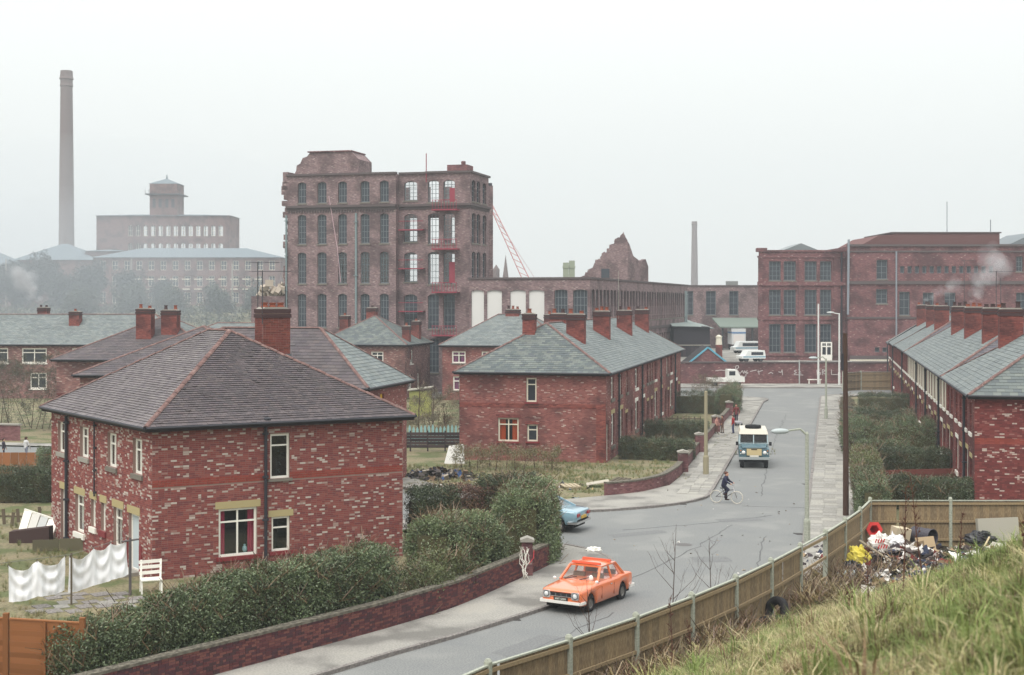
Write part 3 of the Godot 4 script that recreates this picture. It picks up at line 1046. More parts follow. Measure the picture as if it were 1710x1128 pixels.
	fl.box(Vector3(-0.58, -0.1, -0.46), Vector3(0.58, 0.06, 0.46))
	put("flashing", fl, mat(rgb(86, 88, 92), 0.6), ch)
	aerial(ch, Vector3(-0.56, 1.2, 0.42), 3.0, 1.4)
	aerial(ch, Vector3(-0.42, 1.2, -0.44), 3.35, 1.1)
	aerial(ch, Vector3(0.4, 1.7, 0.3), 1.9, 0.0)

func aerial(parent: Node, at: Vector3, h: float, boom: float) -> void:
	var g := MB.new()
	g.tube([at, at + Vector3(0, h - 1.0, 0)], [0.022], 5)
	var top := at + Vector3(0, h - 1.05, 0)
	if boom > 0.0:
		g.tube([top + Vector3(-boom * 0.3, 0, 0), top + Vector3(boom * 0.9, 0.03, -0.3)], [0.012], 4)
		for i in 6:
			var p := top + Vector3(-boom * 0.3, 0, 0).lerp(Vector3(boom * 0.9, 0.03, -0.3), i / 5.0)
			g.tube([p + Vector3(-0.05, 0, -0.16), p + Vector3(0.05, 0, 0.16)], [0.007], 3)
	put("aerial", g, M.steel, parent)

# ---------------------------------------------------------------- terraces
# a block in its own axes: x 0..w along the near end wall, z 0..-l away, near end at z = 0
func shell(o: Node, w: float, l: float, he: float, m: Material, near := [], right := [], left := [], far := []) -> void:
	wall(o, "wall", m, Vector3(0, 0, 0), Vector3(w, 0, 0), he, near)
	wall(o, "wall", m, Vector3(w, 0, 0), Vector3(w, 0, -l), he, right)
	wall(o, "wall", m, Vector3(w, 0, -l), Vector3(0, 0, -l), he, far)
	wall(o, "wall", m, Vector3(0, 0, -l), Vector3(0, 0, 0), he, left)

func block_roof(o: Node, w: float, l: float, he: float, hr: float, ina: float, inb: float, tw: float, gauge: float, pals: Array, sd: int, singles := 0, pieces := false, called := "slate") -> Node3D:
	var e := 0.28
	var y := he + 0.05
	return hip_roof(o, Vector3(-e, y, e), Vector3(w + e, y, e), Vector3(w + e, y, -l - e), Vector3(-e, y, -l - e), Vector3(w / 2, hr, -ina), Vector3(w / 2, hr, -l + inb), tw, gauge, pals, M.ridge, sd, singles, pieces, called)

func terraces() -> void:
	var th := deg_to_rad(-12.6)
	# ---- the terrace in the middle, hip end towards us
	var o := thing("terraced_houses", "red brick terrace with grey slate roof and four chimneys beside the main street", "house", G(-3.02, 81.67), th)
	var w := 8.5
	var l := 41.0
	var gab := [[3.92, 4.52, 3.36, 4.74], [2.27, 3.48, 1.09, 2.44], [3.97, 4.59, 1.12, 2.09]]
	var ups := []
	var lows := []
	var dr := [[0.2, 1.05, 0.05, 2.15]]
	for p in [[1.9, 3.0], [5.2, 6.3], [8.2, 8.9], [12.3, 13.6], [15.9, 16.6], [18.2, 19.0], [19.6, 20.4], [21.0, 21.8], [22.7, 23.8], [26.3, 27.4], [30.5, 31.6], [33.0, 34.3], [36.6, 37.5]]:
		ups.append([p[0], p[1], 3.45, 4.72])
	for p in [[2.0, 3.2], [5.4, 6.6], [12.3, 13.6], [16.0, 17.1], [22.8, 24.1], [26.4, 27.7], [33.0, 34.4], [36.7, 38.2]]:
		lows.append([p[0], p[1], 0.75, 2.58])
	for p in [7.85, 10.2, 18.4, 20.7, 29.4, 31.2, 39.2]:
		dr.append([p, p + 0.85, 0.05, 2.2])
	shell(o, w, l, 5.0, M.terrace, gab, ups + lows + dr)
	var a := Vector3.ZERO
	var b := Vector3(w, 0, 0)
	var c := Vector3(w, 0, -l)
	window(o, a, b, gab[0], {"id": "t1", "frame": M.cream, "glass": M.glass_dark, "ft": 0.09, "rows": [0.72], "sill": M.sill_red})
	window(o, a, b, gab[1], {"id": "t2", "frame": M.cream, "glass": M.glass, "ft": 0.09, "cols": [0.5], "rows": [0.72], "sill": M.sill_red, "lintel": M.terrace_right, "lh": 0.2, "curtain": M.orange_cloth, "cw": 0.34, "room": M.room})
	window(o, a, b, gab[2], {"id": "t3", "frame": M.cream, "glass": M.glass_dark, "ft": 0.09, "rows": [0.68], "sill": M.sill_red, "lintel": M.terrace_right, "lh": 0.2})
	var band := MB.new()
	band.box(Vector3(0.01, 3.02, -0.1), Vector3(w - 0.01, 3.28, 0.012))
	band.box(Vector3(w - 0.55, 0.0, -0.1), Vector3(w - 0.003, 3.0, 0.006))
	put("brick_band", band, M.chimney, o)
	for i in ups.size():
		window(o, b, c, ups[i], {"id": "tu%d" % (i % 3), "frame": [M.white, M.white, M.sill_red][i % 3] if i > 4 else M.white, "glass": M.glass_dark, "ft": 0.12, "rows": [0.7], "sill": M.white if i in [3, 8, 9, 10, 11] else M.sill_stone, "sh": 0.18, "lintel": M.terrace_right, "lh": 0.1})
	for i in lows.size():
		window(o, b, c, lows[i], {"id": "tl%d" % (i % 4), "frame": M.white, "glass": M.glass_dark, "ft": 0.12, "cols": [0.5], "rows": [0.7], "sill": M.white if i % 2 else M.sill_stone, "sh": 0.2, "lintel": [M.stone, M.stone, M.white, M.white][i % 4], "lh": 0.24})
	for i in dr.size():
		window(o, b, c, dr[i], {"id": "td%d" % (i % 3), "frame": M.white if i == 0 else M.sill_red, "glass": [M.door_dark, M.sill_red, M.door_dark][i % 3], "ft": 0.08, "lintel": M.stone if i % 2 else M.terrace_right, "lh": 0.2}, "door")
	for s in [4.55, 15.3, 26.1, 36.0]:
		drainpipe(o, Vector3(w, 4.9, -s), Vector3(w, 0, -s), Vector3.RIGHT, 0.055)
	drainpipe(o, Vector3(0, 4.9, -0.5), Vector3(0, 0, -0.5), Vector3.LEFT, 0.055)
	var roof := block_roof(o, w, l, 5.0, 7.78, 4.3, 4.0, 0.3, 0.2, [M.slate_a, M.slate_b, M.slate_b], 60, 0, true, "slate")
	var k := 0
	for s in [5.4, 15.3, 26.1, 36.2]:
		var ch := chimney(roof, Vector3(5.85, 6.75, -s), 1.1, 0.62, [1.5, 1.62, 1.6, 1.6][k], [2, 3, 2, 2][k])
		if k == 2:
			var g := MB.new()
			g.tube([Vector3(-0.4, 1.0, 0.3), Vector3(-0.4, 4.6, 0.3)], [0.02], 4)
			put("aerial", g, M.cement, ch)
		k += 1
	chimney(roof, Vector3(3.4, 7.2, -3.4), 0.75, 0.55, 1.1, 1)
	chimney(roof, Vector3(4.0, 7.5, -9.5), 1.0, 0.6, 0.75, 2)

	# ---- the row on the right, block behind block
	var base := G(19.93, 61.24)
	var dirz := Vector3(sin(-th), 0, -cos(th))
	var spec := [
		{"l": 15.07, "s": 0.0, "label": "nearest block of the right-hand terrace, slate hip roof with red ridge tiles"},
		{"l": 38.2, "s": 15.07, "label": "long middle block of the right-hand terrace with cream upper panels"},
		{"l": 18.0, "s": 53.3, "label": "right-hand terrace block just behind the long middle block"},
		{"l": 12.6, "s": 71.4, "label": "small right-hand terrace block, second from the far end"},
		{"l": 6.0, "s": 84.1, "label": "farthest small block of the right-hand terrace by the works"}]
	for i in 5:
		var q: Dictionary = spec[i]
		var t := thing("terraced_houses", q.label, "house", base + dirz * q.s, th, "right-hand terrace")
		var ll: float = q.l
		var up2 := []
		var lo2 := []
		var do2 := []
		var n := int(round(ll / 4.9))
		for j in n:
			var s0 := ll * j / n
			up2.append([s0 + 0.7, s0 + 1.7, 3.3, 4.6])
			up2.append([s0 + 2.9, s0 + 3.9, 3.3, 4.6])
			lo2.append([s0 + 0.7, s0 + 2.1, 0.8, 2.4])
			do2.append([s0 + 3.0, s0 + 3.9, 0.05, 2.2])
		var gable := [[3.0, 3.9, 3.3, 4.5]] if i == 0 else []
		shell(t, 8.5, ll, 5.0, M.terrace_right, [], [], up2 + lo2 + do2)
		var fa := Vector3(0, 0, -ll)
		var fb := Vector3.ZERO
		for j in up2.size():
			window(t, fa, fb, up2[j], {"id": "ru%d" % (1 if i == 1 else 0), "frame": M.cream if i == 1 else M.white, "glass": M.glass_dark, "ft": 0.11, "rows": [0.7], "sill": M.white if j % 3 == 0 else M.sill_stone, "sh": 0.16})
		for j in lo2.size():
			window(t, fa, fb, lo2[j], {"id": "rl%d" % (j % 2), "frame": M.white, "glass": M.glass_dark, "ft": 0.11, "cols": [0.5], "rows": [0.72], "sill": M.white if j % 2 else M.sill_red, "sh": 0.2, "lintel": M.white if j % 2 else M.stone})
			window(t, fa, fb, do2[j], {"id": "rd", "frame": M.sill_red, "glass": M.door_dark, "ft": 0.09, "lintel": M.stone}, "door")
		if i == 1:
			for j in n:
				var s0 := ll * j / n
				for e in [[s0 + 0.25, s0 + 0.68], [s0 + 1.72, s0 + 2.88], [s0 + 3.92, s0 + 4.6]]:
					var p := MB.new()
					p.box(Vector3(-0.03, 3.2, -ll + e[0]), Vector3(0.05, 4.72, -ll + e[1]))
					put("cream_panel", p, M.cream, t)
		for s in ([4.0] if i == 0 else [4.5, 15.9, 25.9] if i == 1 else [8.0]):
			drainpipe(t, Vector3(0, 4.9, -s), Vector3(0, 0, -s), Vector3.LEFT, 0.06)
		var near_pal: Array = M.slate_a if i == 0 else M.slate_c
		var rf: Node3D
		if i < 3:
			rf = block_roof(t, 8.5, ll, 5.0, 7.85, 4.3 if i == 0 else 4.4, 4.3, 0.34, 0.24, [near_pal, M.slate_b, M.slate_b], 80 + i * 7, 150 if i == 0 else 0, i == 0, "slate")
		else:
			rf = block_roof(t, 8.5, ll, 4.9 - 0.15 * (i - 3), 7.7 - 0.15 * (i - 3), 0.05, 0.05, 0.4, 0.28, [M.slate_c, M.slate_b, M.slate_b], 80 + i * 7)
			var ver := MB.new()
			ver.bar(Vector3(-0.3, 4.95, 0.3), Vector3(4.25, 7.85, 0.3), 0.25, 0.12)
			put("verge", ver, M.iron, rf)
		for s in [[12.0], [5.0, 15.9, 25.9], [4.4, 14.6], [10.8], []][i]:
			var ch := chimney(rf, Vector3(2.9, 6.6, -s), 1.15, 0.7, 2.05, 2 + int(s) % 2)
			if i == 1 and s == 5.0:
				aerial(ch, Vector3(0.42, 1.2, 0), 3.6, 0.0)
				aerial(ch, Vector3(0.2, 1.2, -0.2), 4.0, 1.2)
			if i == 1 and s == 25.9:
				aerial(ch, Vector3(0.3, 1.2, 0), 5.2, 0.8)
		if i == 0:
			var nz := FastNoiseLite.new()
			nz.seed = 15
			nz.frequency = 0.4
			bricks(t, Vector3.ZERO, Vector3(8.5, 0, 0), 0.0, 5.0, [[0.0, 8.5, 2.95, 3.2]], [lin(120, 62, 60), lin(112, 57, 56), lin(127, 68, 65), lin(103, 54, 55), lin(184, 168, 160), lin(146, 100, 95)], 0, 33, func(r, s, h):
				var p := 0.14 + 0.2 * nz.get_noise_2d(s, h * 2.5)
				return 4 + r.randi() % 2 if r.randf() < p else r.randi() % 4)
			bricks(t, Vector3.ZERO, Vector3(8.5, 0, 0), 2.95, 3.2, [], M.band_pal, 0, 34, func(r, _s, _h): return r.randi() % 3, 0.012)

# ---------------------------------------------------------------- houses behind
func plain_house(label: String, at: Vector3, turn: float, w: float, l: float, he: float, hr: float, m: Material, near_win: Array, right_win: Array, pals: Array, sd: int, st: Dictionary, stacks: Array, ridge_x := false, tile := "slate") -> Node3D:
	var o := thing("house", label, "house", at, turn, "houses behind the corner house")
	shell(o, w, l, he, m, near_win, right_win)
	for q in near_win:
		window(o, Vector3.ZERO, Vector3(w, 0, 0), q, st)
	for q in right_win:
		window(o, Vector3(w, 0, 0), Vector3(w, 0, -l), q, st)
	var e := 0.3
	var y := he + 0.05
	var c := [Vector3(-e, y, e), Vector3(w + e, y, e), Vector3(w + e, y, -l - e), Vector3(-e, y, -l - e)]
	var rf: Node3D
	if ridge_x:   # ridge runs left to right
		rf = hip_roof(o, c[1], c[2], c[3], c[0], Vector3(w - l / 2, hr, -l / 2), Vector3(minf(l / 2, w - l / 2), hr, -l / 2), 0.34, 0.24, pals, M.ridge, sd, 0, false)
	else:
		rf = hip_roof(o, c[0], c[1], c[2], c[3], Vector3(w / 2, hr, -w / 2), Vector3(w / 2, hr, minf(-l + w / 2, -w / 2 - 0.3)), 0.34, 0.24, pals, M.ridge, sd, 0, false)
	for s in stacks:   # [x, z, foot height, sx, sz, h, pots]
		chimney(rf, Vector3(s[0], s[2], s[1]), s[3], s[4], s[5], s[6])
	return o

func back_houses() -> void:
	var white := {"id": "bw", "frame": M.white, "glass": M.glass_dark, "ft": 0.12, "cols": [0.5], "rows": [0.7], "sill": M.white}
	var purple := {"id": "bp", "frame": M.white, "glass": M.glass, "ft": 0.12, "cols": [0.5], "rows": [0.66], "sill": M.sill_stone, "curtain": M.purple_cloth, "cw": 0.4, "room": M.room}
	var yellow := {"id": "by", "frame": mat(rgb(206, 160, 40)), "glass": M.glass_dark, "ft": 0.2, "sill": M.sill_stone}
	var th := deg_to_rad(-12.6)
	# right behind the corner house: hip end to the right, ridge left to right
	plain_house("brick house with grey slate hip end right behind the corner house chimney", G(-6.9 - 11.7, 66.2 + 2.7), th, 12.0, 6.8, 5.0, 7.75, M.terrace, [], [[2.4, 3.0, 3.2, 4.6], [4.2, 4.8, 0.9, 2.2]], [M.slate_b, M.clay_b, M.clay_a], 110, yellow, [], true)
	# C: brown hip roof left of the ridge, and B behind it with two stacks
	plain_house("house with brown hip roof just left of the corner house ridge", G(-23.8, 78.3), deg_to_rad(-3.0), 10.8, 9.0, 5.0, 7.6, M.pale_brick, [[1.2, 2.2, 3.3, 4.4], [3.0, 4.0, 3.3, 4.4]], [], [M.clay_a, M.slate_b, M.clay_a], 120, white, [])
	var b := plain_house("house with two tall red chimneys and a diamond pattern in its brickwork", G(-31.7, 98.9), deg_to_rad(-6.0), 11.5, 9.5, 5.0, 8.0, M.pale_brick, [[6.0, 7.5, 3.4, 4.5]], [], [M.clay_a, M.slate_b, M.clay_a], 130, white, [[5.35, -2.8, 6.4, 1.1, 0.8, 2.1, 2], [7.0, -3.4, 6.5, 1.15, 0.8, 1.9, 2]])
	var dm := MB.new()
	for i in 4:
		var p0 := Vector3(3.6, 4.0, 0.0) + Vector3(cos(TAU * i / 4) * 0.95, sin(TAU * i / 4) * 0.62, 0.008)
		var p1 := Vector3(3.6, 4.0, 0.0) + Vector3(cos(TAU * (i + 1) / 4) * 0.95, sin(TAU * (i + 1) / 4) * 0.62, 0.008)
		dm.bar(p0, p1, 0.03, 0.2, Vector3(0, 0, 1))
	put("brick_diamond", dm, M.chimney, b)
	var lo := MB.new()
	lo.box(Vector3(0.01, 0.0, -0.1), Vector3(11.4, 2.7, 0.02))
	put("brick_plinth", lo, M.terrace_right, b)
	# A: long slate roof at the far left
	plain_house("long pale brick row with grey slate roof at the left edge", G(-57.0, 133.6), deg_to_rad(-4.0), 27.0, 9.0, 5.0, 7.8, M.pale_brick, [[7.8, 9.9, 3.3, 4.7], [11.2, 13.6, 3.3, 4.7], [16.0, 17.6, 3.3, 4.7], [22.0, 23.2, 3.4, 4.7], [3.6, 5.4, 3.3, 4.7], [12.0, 13.6, 0.9, 2.4], [16.4, 17.4, 0.1, 2.2]], [], [M.slate_b, M.slate_a, M.slate_b], 140, white, [[15.2, -3.0, 6.7, 1.0, 0.8, 1.35, 1], [9.4, -9.6, 7.0, 1.0, 0.8, 1.4, 2]], true)
	# D: slates between the ridges, debris on the roof
	var d := plain_house("slate roofed house with broken slates seen over the corner house ridge", G(-30.0, 118.0), deg_to_rad(-2.0), 14.0, 9.0, 5.0, 7.2, M.pale_brick, [], [], [M.slate_b, M.slate_a, M.slate_b], 150, white, [[9.0, -4.0, 7.0, 1.5, 0.8, 1.0, 3], [10.4, -2.9, 6.3, 0.9, 0.8, 1.6, 1]], true)
	var loose := MB.new()
	for i in 7:
		var p := Vector3(5.5 + i * 0.42, 6.2 + (i % 3) * 0.22, -2.35 - (i % 3) * 0.4)
		loose.bar(p, p + Vector3(0.5, 0.25, -0.3), 0.12, 0.05)
	put("roof_batten", loose, M.white, d)
	# E and F in front of the mill
	plain_house("pale brick house with hip roof and white window in front of the tall mill", G(-18.3, 133.5), th, 8.6, 8.4, 5.0, 7.7, M.pale_brick, [[5.3, 6.5, 3.2, 4.4], [3.3, 3.8, 3.5, 4.5], [1.3, 2.2, 3.3, 4.4]], [[1.6, 2.6, 3.2, 4.5], [1.2, 2.2, 0.9, 2.2], [4.0, 4.8, 0.9, 2.2]], [M.slate_a, M.slate_a, M.slate_b], 160, white, [[3.9, -4.6, 7.3, 0.95, 0.8, 1.1, 1], [0.3, -7.0, 5.6, 0.9, 0.8, 2.0, 1], [7.9, -6.0, 5.5, 0.8, 0.8, 1.6, 1], [8.2, -1.8, 5.2, 0.7, 0.6, 1.5, 1]])
	plain_house("brick house with purple curtains and slate hip roof beside the white blind windows", G(-6.4, 130.6), th, 11.5, 8.6, 5.0, 7.85, M.terrace, [[0.9, 2.2, 3.4, 4.5], [3.7, 5.0, 3.4, 4.5], [1.0, 2.2, 0.9, 2.2]], [], [M.slate_b, M.slate_a, M.slate_b], 170, purple, [[5.7, -4.3, 7.55, 1.3, 0.7, 0.7, 3], [9.6, -2.2, 6.4, 0.9, 0.7, 1.4, 1]], true)

# ---------------------------------------------------------------- mills
func mill_window(o: Node, a: Vector3, b: Vector3, h: Array, cols: Array, rows: Array, gl: Material, arch := true) -> void:
	var st := {"id": "mw%s%s%s" % [cols.size(), rows.size(), gl.get_instance_id()], "frame": M.mill_frame, "glass": gl, "ft": 0.09, "bt": 0.05, "cols": cols, "rows": rows, "recess": 0.22, "sill": M.sill_stone, "sh": 0.14}
	if gl == M.none:
		st.erase("glass")
	window(o, a, b, h, st)

func mills() -> void:
	M.mill_frame = mat(rgb(104, 112, 116), 0.7)
	M.none = mat(rgb(1, 2, 3))
	M.blind = mat(rgb(212, 210, 206), 0.8)
	M.red_iron = mat(rgb(140, 44, 62), 0.7)
	M.coping = mat(rgb(92, 82, 82))
	var th := deg_to_rad(-15.0)
	# ---- tall mill, half pulled down
	var o := thing("mill", "tall six storey brick mill with smashed windows and red fire escapes, half demolished", "mill", G(-23.07, 146.02), th)
	var w := 19.4
	var dz := 9.0
	var rows := [[2.0, 5.4], [6.4, 9.84], [10.88, 14.07], [14.92, 17.94], [19.1, 21.25]]
	var cols := [[1.14, 2.07], [3.32, 4.3], [5.57, 6.52], [8.01, 8.97], [10.07, 11.03]]
	var front := []
	var bay := []
	var east := []
	for r in rows:
		for c in cols:
			front.append([c[0], c[1], r[0], r[1]])
	wall(o, "wall", M.mill, Vector3.ZERO, Vector3(11.8, 0, 0), 21.9, front, 0.3, 0.18)
	# recessed bay, then the stair bay
	for r in rows:
		bay.append([0.55, 1.95, r[0] + 0.15, r[1] - 0.05])
	wall(o, "wall", M.mill, Vector3(11.8, 0, -0.9), Vector3(14.8, 0, -0.9), 21.9, bay, 0.3, 0.25)
	wall(o, "wall", M.mill, Vector3(11.8, 0, 0), Vector3(11.8, 0, -0.9), 21.9)
	for r in rows:
		east.append([0.22, 1.39, r[0] - 0.1, r[1] - 0.05])
		east.append([1.86, 3.06, r[0] - 0.1, r[1] - 0.05])
	wall(o, "wall", M.mill, Vector3(14.8, 0, -0.45), Vector3(w, 0, -0.45), 21.9, east, 0.3, 0.22)
	wall(o, "wall", M.mill, Vector3(14.8, 0, -0.9), Vector3(14.8, 0, -0.45), 21.9)
	var side := []
	for r in rows:
		for s in [0.8, 2.5, 4.7]:
			side.append([s, s + 1.3, r[0], r[1]])
	wall(o, "wall", M.mill, Vector3(w, 0, -0.45), Vector3(w, 0, -7.3), 21.9, side, 0.3, 0.15)
	# what is left of the back: tall openings to the sky
	var back := []
	for r in rows.slice(2):
		for s in [0.9, 2.9, 5.3, 7.6]:
			back.append([s, s + 1.6, r[0], r[1]])
	wall(o, "wall", M.mill, Vector3(w, 0, -dz), Vector3(0, 0, -dz), 18.6, back, 0.3)
	wall(o, "wall", M.mill, Vector3(0, 0, -dz), Vector3(0, 0, 0), 20.0)
	for f in rows:
		var fl := MB.new()
		fl.box(Vector3(0.3, f[0] - 0.75, -dz + 0.3), Vector3(14.0 if f[0] > 9.0 else w - 0.4, f[0] - 0.5, -1.4))
		put("floor", fl, M.sill_stone, o)
	var k := 0
	for q in front:
		k += 1
		var gl: Material = M.glass_mill if k % 25 not in [14, 15, 13] else M.glass
		mill_window(o, Vector3.ZERO, Vector3(11.8, 0, 0), q, [0.33, 0.66], [0.2, 0.4, 0.6, 0.8] if q[2] < 19.0 else [0.33, 0.66], gl)
	for i in bay.size():
		mill_window(o, Vector3(11.8, 0, -0.9), Vector3(14.8, 0, -0.9), bay[i], [0.33, 0.66], [0.2, 0.4, 0.6, 0.8], M.glass if i > 1 else M.glass_mill)
	for i in east.size():
		mill_window(o, Vector3(14.8, 0, -0.45), Vector3(w, 0, -0.45), east[i], [0.33, 0.66], [0.2, 0.4, 0.6, 0.8], M.none if i in [6, 8] else M.glass if i > 3 else M.glass_mill)
	for q in side:
		mill_window(o, Vector3(w, 0, -0.45), Vector3(w, 0, -7.3), q, [0.5], [0.25, 0.5, 0.75], M.glass_mill)
	# cornices, parapet, broken top left block
	var co := MB.new()
	for e in [[18.35, 18.62, 0.1], [18.62, 18.85, 0.28], [21.9, 22.1, 0.2]]:
		co.box(Vector3(-0.1, e[0], -0.4), Vector3(11.82, e[1], e[2]))
		co.box(Vector3(11.82, e[0], -1.3), Vector3(14.78, e[1], e[2] - 0.9))
		co.box(Vector3(14.78, e[0], -0.85), Vector3(w + e[2], e[1], e[2] - 0.45))
		co.box(Vector3(w - 0.3, e[0], -7.4), Vector3(w + e[2], e[1], -0.85))
	for s in 40:
		co.box(Vector3(0.1 + s * 0.29, 18.12, -0.05), Vector3(0.24 + s * 0.29, 18.35, 0.12))
	put("cornice", co, M.coping, o)
	var top := MB.new()
	top.prism(PackedVector2Array([Vector2(0.7, 22.1), Vector2(7.7, 22.1), Vector2(7.7, 23.5), Vector2(6.9, 24.3), Vector2(2.4, 24.25), Vector2(2.1, 23.9), Vector2(1.6, 23.75), Vector2(1.35, 23.2), Vector2(0.95, 23.0), Vector2(0.9, 22.5)]), -4.0, -0.15)
	put("parapet_block", top, M.mill, o)
	var cap := MB.new()
	cap.box(Vector3(2.2, 24.3, -4.1), Vector3(7.0, 24.42, 0.0))
	cap.box(Vector3(16.9, 22.1, -3.0), Vector3(19.0, 22.75, -0.9))
	cap.lathe([Vector2(0.22, 0), Vector2(0.25, 0.35), Vector2(0.18, 0.4)], 8, Vector3(18.4, 22.75, -1.6))
	put("roof_stack", cap, M.mill_red, o)
	var ragged := MB.new()   # torn left edge
	var y := 8.0
	while y < 22.0:
		var wd := rng.randf_range(0.1, 0.55) + (0.3 if y > 18.5 and y < 21.0 else 0.0)
		ragged.box(Vector3(-wd, y, -rng.randf_range(0.8, 2.0)), Vector3(0.02, y + rng.randf_range(0.3, 0.9), -0.05))
		y += rng.randf_range(0.4, 0.9)
	put("broken_edge", ragged, M.mill, o)
	# pipes, fire escapes
	drainpipe(o, Vector3(7.55, 18.0, 0), Vector3(7.55, 0, 0), Vector3(0, 0, 1), 0.12, mat(rgb(120, 136, 138), 0.6))
	drainpipe(o, Vector3(-0.1, 17.9, 0), Vector3(-0.1, 6, 0), Vector3(0, 0, 1), 0.1, mat(rgb(120, 136, 138), 0.6))
	for lv in [5.6, 9.9, 14.2, 18.1]:
		var fe := MB.new()
		fe.box(Vector3(15.8, lv, -0.4), Vector3(18.4, lv + 0.12, 0.75))
		for s in 9:
			fe.box(Vector3(15.85 + s * 0.31, lv + 0.12, 0.66), Vector3(15.89 + s * 0.31, lv + 1.0, 0.7))
		fe.box(Vector3(15.8, lv + 1.0, 0.64), Vector3(18.4, lv + 1.06, 0.72))
		put("fire_escape", fe, M.red_iron, o)
		var f2 := MB.new()
		f2.box(Vector3(12.0, lv - 1.9, -0.85), Vector3(14.6, lv - 1.8, -0.1))
		f2.box(Vector3(12.0, lv - 1.0, -0.2), Vector3(14.6, lv - 0.94, -0.12))
		put("fire_escape", f2, M.red_iron, o)
	for q in [[16.7, 10.9, 13.0], [16.75, 18.9, 20.4]]:
		var rd := MB.new()
		rd.box(Vector3(q[0] + 0.55, q[1], -0.6), Vector3(q[0] + 1.15, q[2], -0.5))
		put("red_door", rd, M.red_iron, o)
	var pole := MB.new()
	pole.tube([Vector3(14.9, 21, -0.3), Vector3(14.9, 23.9, -0.3)], [0.05], 5)
	put("roof_pole", pole, M.red_iron, o)
	var ivy := MB.new()
	ivy.tube([Vector3(4.6, 19.8, 0.1), Vector3(5.6, 14.5, 0.3), Vector3(5.9, 11.0, 0.12)], [0.035], 4)
	put("cable", ivy, mat(rgb(200, 170, 175)), o)
	# the stump of the pulled down wing on its left
	var st := thing("ruined_wall", "low remains of a brick wall heaped with rubble left of the tall mill", "wall", G(-27.0, 147.2), th)
	var hol := [[0.9, 1.8, 5.6, 8.3], [2.9, 3.8, 5.6, 8.3], [0.9, 1.8, 1.6, 4.3], [2.9, 3.8, 1.6, 4.3]]
	wall(st, "wall", M.mill, Vector3.ZERO, Vector3(4.0, 0, 0), 9.6, hol, 0.3)
	wall(st, "wall", M.mill, Vector3(4, 0, -6.0), Vector3(0, 0, -6), 9.6, [], 0.3)
	for q in hol:
		mill_window(st, Vector3.ZERO, Vector3(4.0, 0, 0), q, [0.5], [0.25, 0.5, 0.75], M.glass_mill)
	var rb := MB.new()
	for i in 90:
		var x := rng.randf_range(0.2, 4.0)
		rb.obox(Vector3(x, 9.6 + rng.randf() * (0.3 + x * 0.55), rng.randf_range(-5.5, -0.2)), Basis.from_euler(Vector3(rng.randf(), rng.randf(), rng.randf()) * 3.0), Vector3(rng.randf_range(0.2, 0.9), rng.randf_range(0.1, 0.5), rng.randf_range(0.2, 0.8)))
	tag(put("rubble", rb, mat(rgb(178, 166, 152)), st), "", "", "", "stuff")

	# ---- long low mill running back to the right
	var l := thing("mill", "long low brick mill with white blind windows and a row of tall windows running back", "mill", G(-4.19, 138.11), th)
	var hf := 11.2
	var blind := [[0.25, 1.52, 6.6, 10.15], [1.82, 3.32, 6.6, 10.15], [4.16, 5.71, 6.6, 10.15], [6.01, 7.54, 6.6, 10.15]]
	var open := [[8.54, 9.83, 7.2, 10.2], [10.36, 11.76, 7.2, 10.2]]
	var low2 := [[1.0, 2.4, 1.2, 4.6], [4.3, 5.7, 1.2, 4.6], [8.5, 9.8, 1.2, 4.6]]
	wall(l, "wall", M.mill, Vector3.ZERO, Vector3(12, 0, 0), hf, blind + open + low2, 0.25, 0.12)
	for q in blind:
		window(l, Vector3.ZERO, Vector3(12, 0, 0), q, {"id": "blind", "frame": M.blind, "glass": M.blind, "ft": 0.05, "recess": 0.1})
	for q in open + low2:
		mill_window(l, Vector3.ZERO, Vector3(12, 0, 0), q, [0.25, 0.5, 0.75], [0.25, 0.5, 0.75], M.glass_mill)
	var ls := []
	var s := 1.0
	while s < 65.0:
		ls.append([s, s + 1.25, 6.9, 10.25])
		s += 1.84
	var ls2 := []
	s = 1.0
	while s < 65.0:
		ls2.append([s, s + 1.25, 1.4, 5.2])
		s += 1.84
	wall(l, "wall", M.mill, Vector3(12, 0, 0), Vector3(12, 0, -66.4), hf, ls + ls2, 0.25, 0.15)
	wall(l, "wall", M.mill, Vector3(12, 0, -66.4), Vector3(0, 0, -66.4), hf)
	wall(l, "wall", M.mill, Vector3(0, 0, -66.4), Vector3(0, 0, 0), hf)
	for q in ls + ls2:
		mill_window(l, Vector3(12, 0, 0), Vector3(12, 0, -66.4), q, [0.5], [0.3, 0.6], M.glass_mill)
	var cp := MB.new()
	cp.box(Vector3(-0.12, hf, -0.4), Vector3(12.16, hf + 0.18, 0.12))
	cp.box(Vector3(11.7, hf, -66.5), Vector3(12.16, hf + 0.18, -0.4))
	cp.box(Vector3(12.0, 5.75, -66.4), Vector3(12.1, 6.1, -0.01))
	put("coping", cp, M.coping, l)
	var rfm := MB.new()
	rfm.quad(Vector3(0, hf - 0.1, -0.2), Vector3(12, hf - 0.1, -0.2), Vector3(12, hf - 0.1, -66), Vector3(0, hf - 0.1, -66))
	put("flat_roof", rfm, M.sill_stone, l)
	for z in [63.6, 64.9]:
		drainpipe(l, Vector3(12, 10.5, -z), Vector3(12, 0.3, -z), Vector3.RIGHT, 0.11, mat(rgb(150, 164, 166), 0.6))
